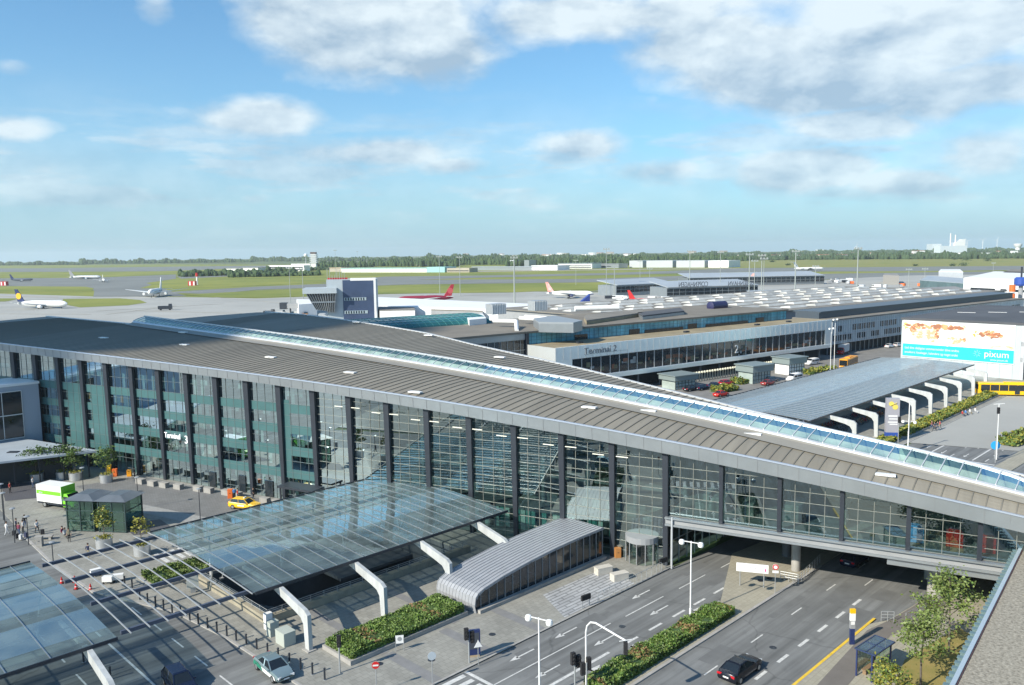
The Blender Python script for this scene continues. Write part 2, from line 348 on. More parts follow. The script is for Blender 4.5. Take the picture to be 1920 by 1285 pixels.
def text(name,s,size,m,parent,loc,rot,ext=.02,align='LEFT',mirror=False,sx=1.0):
    cu=bpy.data.curves.new(name,'FONT'); cu.body=s; cu.size=size; cu.extrude=ext; cu.align_x=align
    ob=bpy.data.objects.new(name,cu); C.objects.link(ob)
    dg=bpy.context.evaluated_depsgraph_get(); me=bpy.data.meshes.new_from_object(ob.evaluated_get(dg)); bpy.data.objects.remove(ob)
    me.materials.clear(); me.materials.append(m)
    if sx!=1.0 or mirror:
        for v in me.vertices: v.co.x*=(-sx if mirror else sx)
    o=bpy.data.objects.new(name,me); C.objects.link(o); o.parent=parent; o.location=loc; o.rotation_euler=rot; return o
# ================================================================= SETTING
def sheet(name,polys,m,z,rot=A45,kind='structure',thick=0.0):
    b=MB()
    for p in polys:
        if thick: b.prism(p,z-thick,z-.001*polys.index(p))
        else: b.add([(q[0],q[1],z+.003*polys.index(p)*(4 if kind=='structure' and rot==0 else 1)) for q in p],[tuple(range(len(p)))])
    o=b.build(name,m,rot=rot); return tag(o,kind=kind)
def px_poly(pts,z=0): return [(G(x,y,z).x,G(x,y,z).y) for x,y in pts]
PA0,PA1,PB0,PB1=37.5,63.5,72.0,88.0     # the sunken station entrance
BIG=13000
xs=[-BIG,-600,PA0,PA1,600,BIG]; ys=[-BIG,-600,PB0,PB1,600,BIG]
g=MB()
for i in range(5):
    for j in range(5):
        if i==2 and j==2: continue
        g.add([(xs[i],ys[j],0),(xs[i+1],ys[j],0),(xs[i+1],ys[j+1],0),(xs[i],ys[j+1],0)],[(0,1,2,3)])
struct(g.build('ground',land_m,rot=A45))
# airfield: grass, taxiways, apron; outlines measured on the ground
sheet('airfield_grass',[px_poly([(-900,560),(-900,505),(300,496),(900,497),(1400,494),(2300,478),(2700,600),(2300,700),(1300,700),(600,700),(-900,760)])],grass_far,.04,rot=0)
sheet('meadow',[px_poly([(1345,500),(1352,489),(1600,483),(1900,480),(2200,476),(2200,498),(1700,501),(1480,503)],0)],meadow,.10,rot=0)
sheet('apron',[px_poly([(-900,640),(-900,552),(0,551),(170,556),(330,557),(480,560),(720,552),(1000,547),(1150,549),(1200,541),(1540,526),(1640,517),(1800,511),(2300,500),(2600,900),(1300,800),(600,700),(-700,900)]),],apron_m,.08,rot=0)
sheet('taxiway',[px_poly([(-900,545),(-900,528),(180,521),(330,515),(330,523),(260,533),(180,545)]),
  px_poly([(-900,515),(-900,508),(100,503),(520,498),(520,501),(300,509)]),
  px_poly([(175,557),(180,526),(265,528),(350,556)]),
  px_poly([(330,518),(480,512),(480,516),(340,523)]),
  px_poly([(300,549),(480,538),(600,533),(760,525),(1100,523.5),(1390,514),(1390,523),(1100,530),(760,534),(480,544),(400,552)]),
  px_poly([(600,531),(720,519),(900,517),(1150,512),(1400,503),(1600,501.5),(1920,499),(2200,497),(2200,504),(1700,509),(1400,510),(1150,516),(900,521)]),
  px_poly([(1100,548),(1150,541),(1330,530),(1400,516),(1700,511.5),(2200,505),(2200,510),(1700,517),(1560,524),(1330,538)])],taxi_m,.12,rot=0)
sheet('runway_edge_strip',[px_poly([(880,508.5),(1150,505),(1480,502.5),(1480,503.5),(1150,506.5),(880,510.5)]),px_poly([(0,556),(110,557),(110,558.2),(0,557.5)]),px_poly([(1480,502.5),(2200,496.5),(2200,497.5),(1480,503.5)])],mat('pale_shoulder',(.36,.33,.27),.9),.14,rot=0)
sheet('apron_grass',[px_poly([(20,601),(60,597),(120,597),(175,601),(210,608),(190,618),(120,618),(50,610)]),
  px_poly([(118,561),(225,560),(262,563),(275,568),(240,573),(150,577),(118,571)]),
  px_poly([(-60,560),(40,560),(10,566),(-60,568)]),px_poly([(-400,541),(0,537),(160,538),(176,541),(172,547),(0,549),(-400,552)]),
  px_poly([(262,541),(290,533),(420,531),(480,527),(590,524),(620,529),(480,536),(330,541)]),
  px_poly([(345,553),(480,546),(600,543),(720,538),(1000,539),(1095,536),(1150,534),(1330,531),(1395,529),(1330,537),(1100,543),(960,549),(720,551.5),(480,558.5),(400,558)])],grass_far,.17,rot=0)
# taxiway centre lines and stand markings
tl=MB()
for (p,q) in [((0,566),(420,545)),((180,584),(420,570)),((0,589),(170,590)),((200,590),(330,574)),((420,548),(980,526)),((720,560),(1000,551)),((380,556),(600,575)),((250,583),(480,589)),((1000,556),(1060,552))]:
    a,b=G(*p),G(*q); tl.bar((a.x,a.y,.19),(b.x,b.y,.19),1.6,.02)
struct(tl.build('apron_marking',mat('apron_line',(.42,.40,.34),.9)))
sheet('city_ground',[[(-600,200),(-20,200),(-20,420),(-600,420)],[(-20,120),(12,120),(12,420),(-20,420)],[(64.5,52),(118,52),(118,150),(40,150),(64.5,89)],[(118,90),(420,90),(420,150),(118,150)],[(250,52.6),(420,52.6),(420,90),(250,90)],[(-600,-600),(-40,-600),(-40,200),(-600,200)],[(-40,-600),(400,-600),(400,8),(-40,8)],[(-40,8),(15,8),(15,28.7),(-40,28.7)],[(-40,51),(-10,51),(-20,200),(-40,200)]],asphalt_old,.016)
# near roads
sheet('road',[[(-40,25.5),(420,25.5),(420,52.5),(118,52.5),(118,50.8),(-40,50.8)],
              [(15,50.8),(33.5,50.8),(33,72),(32,81),(29.3,88),(28,92),(27.5,105),(28,120),(29,140),(30,190),(12,190),(12,120),(15,92)],
              [(118,52.5),(150,52.5),(150,53.2),(118,57)]],asphalt,.02)
sheet('forecourt_road',[px_poly([(1120,790),(1330,760),(1520,735),(1680,700),(1900,660),(2000,640),(1800,615),(1560,640),(1180,690),(900,740)])],asphalt_old,.19,rot=0)
PVZ=.13
sheet('pavement',[[(33.5,50.8),(76.5,50.8),(76.5,51.3),(70.15,72),(33,72)],[(63.5,72),(70.15,72),(65.25,88),(63.5,88)],[(33,72),(37.5,72),(37.5,88),(29.3,88),(32,81)],
   [(29.3,88),(65.25,88),(39.4,172.6),(0,200),(30,190),(29,140),(28,120),(27.5,105),(28,92)]],paving,PVZ,thick=.14)
sheet('far_pavement',[[(110,53),(250,53),(250,62),(110,62)],[(110,62),(140,62),(140,90),(105,90)],[(140,62),(246,62),(246,88),(140,88)]],paving,PVZ,thick=.14)
sheet('left_pavement',[[(-10,50.8),(14,50.8),(15,92),(10,120),(-20,120)]],paving,PVZ,thick=.14)
sheet('bus_pavement',[[(-10,10),(58,10),(66,29),(61,29),(-10,29)],[(58,10),(61,29),(76.5,29.2),(79,28),(84,27.4),(92,27),(130,27),(130,8),(58,8)]],paving_warm,PVZ,thick=.14)
sheet('cycle_path',[[(61.5,25.6),(72,26.4),(76,26.6),(80,25.6),(86,25.2),(104,25),(104,27.1),(84,27.3),(79,27.9),(75.5,28.6),(61.5,27.6)]],mat('cycle_asphalt',(.17,.155,.14),.85,0,.5,.12),PVZ+.012)
sheet('traffic_island',[[(48,38.9),(125,38.7),(125,45),(88,47.6),(84.5,48),(71.8,42.0),(48,41.9)],[(128,34.6),(160,33.6),(175,33.2),(240,33.0),(240,35.4),(150,36.6),(143,37.0),(138,36.4)]],paving_warm,PVZ,thick=.14)
sheet('kerb_stone',[[(x0,y0),(x1,y1),(x1,y1+w),(x0,y0+w)] for x0,x1,y0,y1,w in [(33.5,76.5,50.8,50.8,.22),(61,76.5,28.85,28.95,.2),(48,88,38.62,38.62,.3),(48,71.8,41.9,42.0,.22),(110,250,53,53,.25)]]+[[(33.25,50.8),(33.5,50.8),(33.0,72),(32.75,72)],[(32.75,72),(33,72),(32,81),(31.75,81)],[(31.75,81),(32,81),(28.2,92),(27.95,92)],[(27.7,92),(28,92),(27.5,105),(27.2,105)],[(27.2,105),(27.5,105),(28,120),(27.7,120)]],kerb_m,PVZ+.016,thick=.16)
sheet('lawn',[[(55,15.6),(66,22.8),(72,24.0),(82,22.6),(80,20.0),(70,17.0),(60,16)]],grass_near,PVZ+.02)
sheet('pale_paving',[[(58,51.2),(69.5,51.2),(71.5,56.2),(60.5,56.4)]],slab_pale,PVZ+.006)
sheet('forecourt_paving',[px_poly([(142,912),(262,893),(560,950),(600,968),(560,985),(440,985),(205,938)],PVZ)],plaza_m,PVZ+.006,rot=0)
sheet('pale_band',[px_poly([(210,934),(452,984),(420,996),(200,946)],PVZ)],band_light,PVZ+.012,rot=0)
sheet('dark_paving',[px_poly([(228,984),(300,974),(334,997),(250,1004)],PVZ),px_poly([(0,905),(60,905),(110,930),(10,940)],PVZ),px_poly([(135,935),(200,946),(190,965),(120,958)],PVZ)],plaza_dark,PVZ+.010,rot=0)
bands=[[(a,51.1),(a+1.1,51.1),(a+1.1,58),(a,58)] for a in (41,47.5,54)]
bands+=[[(a,58.2),(a+.9,58.2),(a+.9,71.6),(a,71.6)] for a in (41,49.5,58)]
sheet('paving_band',bands,mat('paving_band',(.215,.215,.215),.8,0,1,.12),PVZ+.005)
# road paint
mk=MB(); zz=.03
def dash(a0,a1,b,w,b1=None): 
    b1=b if b1 is None else b1; mk.add([(a0,b-w/2,zz),(a1,b1-w/2,zz),(a1,b1+w/2,zz),(a0,b+w/2,zz)],[(0,1,2,3)])
dash(44.5,60.3,47.25,.13); dash(62.5,69,47.1,.13); dash(71.8,77,47.0,.13); dash(80,86,46.8,.13)
dash(46,55.6,43.75,.3)
for a in (57.7,61.6,65.6,69.4,73.2): dash(a,a+2.1,43.65,.26)
def arrow(a,b,L=3.2):
    dash(a+.9,a+L,b,.16); mk.add([(a,b,zz),(a+1.1,b-.32,zz),(a+1.1,b+.32,zz)],[(0,1,2)])
for a in (48.2,54.2,66.2): arrow(a,49.1)
for a in (47.7,55.6,64.3): arrow(a,45.5)
for a in (51.8,57.7,67.9):
    dash(a+.2,a+2.4,42.5,.16); mk.add([(a,43.1,zz),(a+1.5,42.95,zz),(a+.2,42.1,zz)],[(0,1,2)]); dash(a,a+.3,42.8,.5)
for i in range(9): dash(41.0,43.9,50.2-i*1.05,.5)
mk.add([(44.2,50.6,zz),(44.55,50.6,zz),(44.55,42.2,zz),(44.2,42.2,zz)],[(0,1,2,3)])
for a in (58,66,74,82,90,98): dash(a,a+2.2,35.4,.14)
for a in range(56,84,4): dash(a+.3,a+2.2,31.9,.3)
for a in (86,94,102): dash(a,a+2.2,33.0,.12)
# beyond the terminal
for b in (47.6,40.6): dash(150.5,235,b,.28)
for a in range(150,236,5): dash(a,a+2.2,49.3,.2); dash(a+1,a+3.2,38.8,.2)
for b in (50.4,44.2,): 
    for a in range(150,230,9): dash(a,a+3.2,b,.16)
for b in (46.0,42.4):
    for a in range(152,230,8): arrow(a,b,3.0) if (a//8)%2 else dash(a,a+3,b,.14)
mk.add([(149.2,52,zz),(149.7,52,zz),(149.7,37,zz),(149.2,37,zz)],[(0,1,2,3)])
for i in range(12): dash(140+i*.2,140.5+i*.2,51-i*1.6,.6)
for i in range(9): dash(128+i*2.2,129.2+i*2.2,33.5+.0*i,.4)
# access road on the left
for b in range(58,104,5): mk.add([(29.2,b,zz),(29.35,b,zz),(29.35,b+2.6,zz),(29.2,b+2.6,zz)],[(0,1,2,3)])
mk.add([(24.6,56,zz),(24.8,56,zz),(24.8,84,zz),(24.6,84,zz)],[(0,1,2,3)])
for b in range(60,90,6): mk.add([(20.6,b,zz),(20.75,b,zz),(20.75,b+3,zz),(20.6,b+3,zz)],[(0,1,2,3)])
for i in range(5): mk.add([(29.2+i*0,97.5+i*1.2,zz),(31,97.5+i*1.2,zz),(31,98.1+i*1.2,zz),(29.2,98.1+i*1.2,zz)],[(0,1,2,3)])
for i in range(4): mk.add([(20+i*1.6,122,zz),(20.8+i*1.6,122,zz),(20.8+i*1.6,124.5,zz),(20+i*1.6,124.5,zz)],[(0,1,2,3)])
struct(mk.build('road_marking',white_paint,rot=A45))
zb=MB(); 
for i in range(6): zb.b2(36.8+i*.95,37.3+i*.95,95.2,99.0,PVZ,PVZ+.02)
struct(zb.build('crossing_marking',white_paint,rot=A45))
yk=MB(); yk.b2(52,72.8,28.95,29.2,.15,.165); yk.b2(72.8,78.5,28.95,29.2,.15,.165)
struct(yk.build('yellow_line',yellow_paint,rot=A45))
pt=MB(); rr=random.Random(3)
for _ in range(26):
    a=rr.uniform(46,100); b=rr.choice([34,33,30.6,45.5,49,36.6]); l=rr.uniform(1.5,7); w=rr.uniform(.6,1.8)
    zq=.0215+.0003*_; pt.add([(a,b-w/2,zq),(a+l,b-w/2,zq),(a+l,b+w/2,zq),(a,b+w/2,zq)],[(0,1,2,3)])
struct(pt.build('road_patch',mat('asphalt_patch',(.15,.154,.153),.8,0,.6,.15,det=9),rot=A45))
for i,(a,b) in enumerate([(43.5,54.2),(50.6,53.8),(39.9,57),(80.6,41.2),(79.4,41.6),(66.5,33.5),(60.5,46),(49,92)]):
    q=MB(); q.lathe([(.33,0),(.33,.012),(.26,.016)],n=14); o=q.build('manhole_cover',dk_m,loc=ab(a,b,PVZ+.012 if b>50 or 38<b<43 else .026)); tag(o,'round dark metal manhole cover set flush in the ground','manhole cover','manhole covers')
# sunken station entrance
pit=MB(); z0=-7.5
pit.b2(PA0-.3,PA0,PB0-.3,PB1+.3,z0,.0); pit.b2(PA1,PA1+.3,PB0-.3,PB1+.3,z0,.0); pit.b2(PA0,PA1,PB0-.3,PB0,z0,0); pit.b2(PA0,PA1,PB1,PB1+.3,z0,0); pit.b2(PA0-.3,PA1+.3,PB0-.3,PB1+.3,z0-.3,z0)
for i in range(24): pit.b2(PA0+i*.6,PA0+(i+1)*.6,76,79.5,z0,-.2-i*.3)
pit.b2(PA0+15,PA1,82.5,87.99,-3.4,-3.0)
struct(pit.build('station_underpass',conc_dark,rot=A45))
pw=thing('parapet_wall','low stone parapet with railing round the sunken station entrance','parapet',ab(PA0,PB0,PVZ),A45)
LA,LB=PA1-PA0,PB1-PB0
q=MB(); q.b2(-.7,LA+.2,-.7,-.1,0,.75); q.b2(-.7,-.1,-.1,LB,0,.75); q.build('coping_wall',mat('parapet_stone',(.33,.30,.23),.85,0,1.2,.15),pw)
q=MB()
for z in (.95,1.15,1.35): q.tube((-.4,-.4,z),(LA,-.4,z),.025,n=6); q.tube((-.4,-.4,z),(-.4,LB,z),.025,n=6)
for i in range(17): q.tube((-.4+i*1.6,-.4,.7),(-.4+i*1.6,-.4,1.38),.035,n=6)
for i in range(10): q.tube((-.4,-.4+i*1.6,.7),(-.4,-.4+i*1.6,1.38),.035,n=6)
q.build('handrail',galv,pw)
# ================================================================= TERMINAL 3
FA=Vector((17.9,90.35,0)); FR=R(152)
T3=thing('terminal_building','long glass terminal hall under a curved seamed roof with glazed ridge strip, bridging the road','terminal',FA,FR)
def w3(s,y,z=0): return FA+Vector((s*math.cos(FR)-y*math.sin(FR),s*math.sin(FR)+y*math.cos(FR),z))
def zf(s):
    s2=min(s,127); z=1.84e-6*s2**3-5.865e-4*s2**2+.0927*s2+14.9
    return z+(s-s2)*.005
def tk(s): return max(.35,1+.165*(s+34))
def interp(x,pts):
    if x<=pts[0][0]: return pts[0][1]
    for (a,b),(c,d) in zip(pts,pts[1:]):
        if x<=c: return b+(d-b)*(x-a)/(c-a)
    return pts[-1][1]
SKD=lambda s: interp(s,[(-44,.3),(-40,1.2),(-33,3.4),(-25,3.9),(8,3.6),(30,2.6),(60,2.8),(100,3.0),(140,3.2)])
SKH=lambda s: interp(s,[(-44,1.15),(-40,1.6),(-32,2.5),(200,2.5)])
TR=lambda s: interp(s,[(-50,9),(-20,13),(-5,17),(3,20),(12,23.6),(22,28.2),(34,33.3),(48,39.4),(65,47.7),(80,52),(93,55),(110,56.2),(134,57)])
ZR=lambda s: zf(s)+interp(s,[(50,1.0),(90,1.7),(105,2.2),(118,2.1),(134,.6),(150,-2)])
ss=[-48+i*2.5 for i in range(87)]   # to 167
f=MB(); 
def strip(mb,sl,y0,z0f,y1,z1f,n=1):
    for a,b in zip(sl,sl[1:]):
        for k in range(n):
            u,v=k/n,(k+1)/n
            P=lambda s,t:(s,y0(s)+(y1(s)-y0(s))*t,z0f(s)+(z1f(s)-z0f(s))*t)
            mb.add([P(a,u),P(b,u),P(b,v),P(a,v)],[(0,1,2,3)])
ye=lambda s:1.2
ZC=lambda s,u: zf(s)+1.0*math.sin(u*math.pi/2)
for k in range(6):
    u0,u1=k/6,(k+1)/6
    strip(f,ss,lambda s:1.2+(-tk(s)-1.2)*u0,lambda s:ZC(s,u0),lambda s:1.2+(-tk(s)-1.2)*u1,lambda s:ZC(s,u1))
f.cur=1
for i in range(170):
    s=-47+i*1.25
    T_=(1+.165*(s+34)-.03)/1.027
    if T_<.4: continue
    P_=[(s-.165*(T_+1.1)*k/6, 1.1-(T_+1.1)*k/6, ZC(s-.165*(T_+1.1)*k/6,k/6)+.03) for k in range(7)]
    for a_,b_ in zip(P_,P_[1:]): f.bar(a_,b_,.12,.09)
f.build('front_roof',[roof_m,seam_m],T3)
f=MB(); sr=[s for s in ss if s<=131]
strip(f,sr,lambda s:-(tk(s)+SKD(s)),lambda s:zf(s)+1.0,lambda s:-TR(s) if s<119 else -(tk(s)+SKD(s)+(TR(s)-tk(s)-SKD(s))*max(.02,1-(s-119)/14.)**.5),lambda s:ZR(s),6)
f.cur=1
for i in range(132):
    s=-47+i*1.25
    if s<117:
        a_=tk(s)+SKD(s); b_=(TR(s)-a_)/(1+.165*(TR(s+1)-TR(s))); s_=s-.165*b_; f.bar((s,-a_,zf(s)+1.04),(s_,-(a_+b_),ZR(s_)+.03),.12,.09)
f.build('rear_roof',[roof_m,seam_m],T3)
# glazed ridge strip
s2=[s for s in ss if -44<=s<=127.5]
f=MB(); AW=lambda s:min(2.1,(tk(s)+1.2)*.42)
strip(f,s2,lambda s:-tk(s)+AW(s),lambda s:ZC(s,1-AW(s)/(tk(s)+1.2))+.14,lambda s:-tk(s)+AW(s)*.45,lambda s:zf(s)+1.18); strip(f,s2,lambda s:-tk(s)+AW(s)*.45,lambda s:zf(s)+1.18,lambda s:-tk(s)+AW(s)*.12,lambda s:zf(s)+1.30); strip(f,s2,lambda s:-tk(s)+AW(s)*.12,lambda s:zf(s)+1.30,lambda s:-tk(s),lambda s:zf(s)+1.45); f.build('curb_apron',mat('curb_grey',(.27,.255,.22),.55,.0,.3,.08),T3)
f=MB(); strip(f,s2,lambda s:-tk(s)-.0,lambda s:zf(s)+1.45,lambda s:-tk(s)-.12,lambda s:zf(s)+1.6); strip(f,s2,lambda s:-tk(s)-.12,lambda s:zf(s)+1.6,lambda s:-tk(s)-.42,lambda s:zf(s)+1.72)
f.build('skylight_curb',alu_lt,T3)
sk=MB(); sk.cur=1; strip(sk,s2,lambda s:-tk(s)-.42,lambda s:zf(s)+1.70,lambda s:-(tk(s)+SKD(s)*.45),lambda s:zf(s)+1.62+(SKH(s)-1.62)*.55); sk.cur=0; strip(sk,s2,lambda s:-(tk(s)+SKD(s)*.45),lambda s:zf(s)+1.62+(SKH(s)-1.62)*.55,lambda s:-(tk(s)+SKD(s)),lambda s:zf(s)+SKH(s))
sk=sk.build('skylight',[g_sky,glass('fritted_glass',(.70,.86,.80),.10,.03,(.8,.95,.95),diff=.42,dcol=(.50,.66,.60))],T3)
f=MB()
i=0; s=-43.0
while s<127.4:
    p0=(s,-tk(s)-.40,zf(s)+1.74); pm=(s,-(tk(s)+SKD(s)*.45),zf(s)+1.66+(SKH(s)-1.62)*.55); e=s-.165*SKD(s); e=max(e,-43.9); p1=(e,-(tk(e)+SKD(e)),zf(e)+SKH(e)+.03); m_=max(s-.075*SKD(s),-43.9); pm=(m_,-(tk(m_)+SKD(m_)*.45),zf(m_)+1.66+(SKH(m_)-1.62)*.55)
    f.bar(p0,pm,.10,.12); f.bar(pm,p1,.10,.12); s+=1.62
for a,b in zip(s2,s2[1:]):
    f.bar((a,-(tk(a)+SKD(a)),zf(a)+SKH(a)+.02),(b,-(tk(b)+SKD(b)),zf(b)+SKH(b)+.02),.3,.26)
f.build('glazing_bar',alu_lt,sk)
f=MB(); f.cur=0
for a,b in zip(s2,s2[1:]):   # back of the strip and trough below it
    f.add([(a,-(tk(a)+SKD(a)+.1),zf(a)+SKH(a)),(b,-(tk(b)+SKD(b)+.1),zf(b)+SKH(b)),(b,-(tk(b)+SKD(b)+.1),zf(b)+.9),(a,-(tk(a)+SKD(a)+.1),zf(a)+.9)],[(0,1,2,3)])
    f.add([(a,-tk(a)-.45,zf(a)+.75),(b,-tk(b)-.45,zf(b)+.75),(b,-(tk(b)+SKD(b)),zf(b)+.75),(a,-(tk(a)+SKD(a)),zf(a)+.75)],[(0,1,2,3)])
f.build('skylight_trough',mat('trough_pale',(.50,.58,.55),.7,0,.6,.4,stretch=(1,1,1)),sk)
f=MB(); sj=[s for s in ss if s<119]
for a,b in zip(sj,sj[1:]): f.bar((a,-TR(a),ZR(a)+.05),(b,-TR(b),ZR(b)+.05),.35,.3)
f.build('roof_edge',alu_lt,T3); f=MB()
for a,b in zip(ss,ss[1:]):
    if a>125: f.bar((a,-tk(a),zf(a)+1.05),(b,-tk(b),zf(b)+1.05),.5,.3)
f.build('roof_edge',alu_lt,T3)
FH=lambda s: interp(s,[(-40,1.5),(20,1.5),(60,1.2),(127,1.35)])
f=MB(); strip(f,ss,lambda s:1.32,lambda s:zf(s)+.0,lambda s:1.22,lambda s:zf(s)-FH(s)); FSC=f
f=MB()
for a,b in zip(ss,ss[1:]):
    f.bar((a,1.30,zf(a)+.05),(b,1.30,zf(b)+.05),.26,.16); 
f.build('gutter',mat('gutter_metal',(.50,.56,.66),.35,.5),T3)
f=MB(); strip(f,ss,lambda s:1.22,lambda s:zf(s)-FH(s),lambda s:-.1,lambda s:zf(s)-FH(s)-.02); f.build('soffit',grey_m,T3)
f=FSC; f.cur=1
s=-47.5
while s<140: f.bar((s,1.345,zf(s)-.08),(s,1.255,zf(s)-FH(s)+.05),.03,.02,upv=(1,0,0)); s+=2.1
f.build('fascia',[alu,grey_m],T3)
for s,u in [(113,.45),(92,.55),(69,.52),(50,.40),(35,.1),(12,.6),(-8,.9),(5,.93),(-22,.4),(105,.93)]:
    q=MB(); q.box((0,0,.2),(1.9,.75,.16)); q.box((0,0,.08),(1.4,.4,.14)); q.build('roof_vent',white_m,T3,loc=(s,1.2+(-tk(s)-1.2)*u,zf(s)+u*1.0+.08))
for s,t in [(86,52),(62,44),(38,29)]:
    q=MB(); q.box((0,0,.2),(1.9,.75,.16)); q.box((0,0,.08),(1.4,.4,.14)); q.build('roof_vent',white_m,T3,loc=(s,-t,ZR(s)+.1))
# columns and bays
cols=[.6+6.45*k for k in range(20,0,-1)]+[.6]+[.6-6.2*k for k in range(1,8)]
ztop=lambda s: zf(s)-FH(s)-.03
for i,s in enumerate(cols):
    q=MB(); zt=ztop(s); zb0=PVZ if s>0 else 5.0
    if s>.5: wt,wb=.66+.32*min(1,s/60),.54
    else: wt=wb=.42
    q.add([(s-.3,.06,zb0),(s-.3+wb,.06,zb0),(s-.3+wb,.40,zb0),(s-.3,.40,zb0),(s-.3,.06,zt),(s-.3+wt,.06,zt),(s-.3+wt,.55,zt),(s-.3,.55,zt)],[(0,3,2,1),(4,5,6,7),(0,1,5,4),(1,2,6,5),(2,3,7,6),(3,0,4,7)])
    c=q.build('column',dk_m,T3)
    if 6<s<50:
        for sg in (-1,1):
            l=MB(); l.bar((s+sg*.75+.1,.75,zt-1.6),(s+sg*2.2+.1,.75,zt-1.6),.10,.09); l.build('light_bar',mat('lit_bar',(.9,.88,.75),.4),c)
rb=random.Random(11)
SPN=[(3.55,4.9),(6.95,8.35),(10.2,11.5),(13.3,14.6)]
for sa,sb in zip(cols,cols[1:]):
    lo,hi=min(sa,sb),max(sa,sb); x0,x1=lo+.1,hi-.1; z0=PVZ if lo>0 else 6.0
    q=MB(); q.add([(x0,0,z0),(x1,0,z0),(x1,0,ztop(x1)),(x0,0,ztop(x0))],[(0,1,2,3)]); win=q.build('glass_bay',g_fac if lo<51 else g_off,T3)
    q=MB(); nv=4
    for k in range(1,nv):
        x=x0+(x1-x0)*k/nv; q.bar((x,.03,z0),(x,.03,ztop(x)),.05,.05)
    z=z0+ (.9 if lo>0 else .0); 
    step=1.14 if lo<51 else (1.7)
    while z<ztop(x0)-.2: q.bar((x0,.03,z),(x1,.03,z),.05,.05 if lo<51 else .03); z+=step
    q.build('glazing_bar',mat('mullion',(.26,.27,.24),.5,.2) if lo<51 else mat('mullion_dark',(.16,.19,.19),.5,.2),win)
    if lo>51:
        sp=MB()
        for (a,b) in SPN:
            if b<ztop(lo)-.2: sp.b2(x0,x1,-.05,.015,a,b)
        if hi<59:
            sp.b2(x1-1.4,x1,-.05,.012,4.9,15.2)
        if hi<66 and lo>58: sp.b2(x0,x0+.8,-.05,.012,4.9,14)
        if 95<lo<104: sp.b2(x0,x1-1.6,-.05,.012,.3,14)
        sp.build('spandrel',teal,T3)
        bl=MB(); w=(x1-x0)/4
        for lv,(za,zb_) in enumerate([(.4,3.5),(4.95,6.9),(8.4,10.15),(11.55,13.25),(14.65,17)]):
            if rb.random()<.12: continue
            mode=rb.random()
            for k in range(8):
                r=rb.random()
                if r<.42+.3*(mode>.6):
                    h=(min(zb_,ztop(lo)-.3)-za)*rb.choice([.35,.5,.8,1,1]); bl.cur=rb.choice([0,0,0,1,2]); t=min(zb_,ztop(lo)-.3)
                    if t>za: bl.b2(x0+k*w/2+.06,x0+(k+1)*w/2-.06,-.24,-.2,t-h,t)
        bl.build('window_blind',[teal_lt,mat('mid_blind',(.20,.27,.26),.7),mat('dim_blind',(.10,.16,.17),.7)],T3)
        if 88<lo<98:
            op=MB()
            for k in range(4): 
                if rb.random()<.8: op.b2(x0+k*w+.1,x0+(k+1)*w-.05,-.30,-.26,12.0,13.1)
            op.build('orange_board',orange_p,T3)
# interiors
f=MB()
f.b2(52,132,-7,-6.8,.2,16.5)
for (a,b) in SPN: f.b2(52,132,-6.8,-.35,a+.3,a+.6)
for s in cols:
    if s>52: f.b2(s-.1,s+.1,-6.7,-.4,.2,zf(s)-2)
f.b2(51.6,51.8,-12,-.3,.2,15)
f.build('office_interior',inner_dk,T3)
f=MB(); f.b2(-48,52,-14,-13.8,.2,10); f.b2(0,52,-12,-8.5,6.0,6.4); f.b2(0,52,-14,-13,6.5,12); 
for s in cols:
    if 0<s<52: f.tube((s,-8,0.2),(s,-8,zf(s)+.2),.35,n=10); f.bar((s,-.2,zf(s)-1.0),(s,-tk(s)-6,zf(s)-.2),.35,.6)
    elif s<=0: f.tube((s,-6.5,6.05),(s,-6.5,zf(s)+.2),.3,n=10); f.bar((s,-.2,zf(s)-1.0),(s,-8,zf(s)-.2),.3,.45)
f.build('hall_structure',mat('hall_grey',(.15,.17,.17),.7,0,.2,.3),T3)
f=MB(); f.b2(.5,52,-14,-.2,.1,.16); f.b2(-48,.5,-13.8,-.15,6.0,6.04); f.build('hall_floor',inner_floor,T3)
f=MB(); rs=random.Random(4)
for i in range(34):
    s=rs.uniform(2,50); f.b2(s,s+rs.uniform(.8,3),-rs.uniform(9,12),-8.6,.2,rs.uniform(1,2.6)); 
for i in range(10):
    s=rs.uniform(-34,-2); f.b2(s,s+rs.uniform(.6,1.6),-rs.uniform(4,8),-3.5,6.05,rs.uniform(6.8,8.0))
f.build('counter',mat('counter',(.22,.24,.22),.6,0,.5,.5),T3)
for s,y,c in [(-28.4,-2.6,red_m),(-31.2,-2.2,red_m),(-24.9,-2.4,skyb_m),(16,-2.5,mat('counter_wood',(.4,.2,.08),.6))]:
    q=MB(); q.box((s,y,6.85 if s<0 else 1),(1.5,.8,1.5)); q.box((s,y,7.75 if s<0 else 2),(1.1,.6,.3)); q.build('kiosk_unit',c,T3)
f=MB(); rs=random.Random(6)
for i in range(12):
    s=8+i*2.3
    for j in range(3): f.cur=rs.choice([0,0,1,2]); f.b2(s+.05+j*.75,s+.7+j*.75,-3.2,-3.0,.3,3.0+.0*j)
f.cur=3; f.b2(7.5,36,-6,-2.9,3.0,3.3); f.build('shop_front',[mat('shop_teal',(.10,.30,.26),.3),mat('shop_pale',(.45,.58,.52),.4),inner_dk,conc_dark],T3)
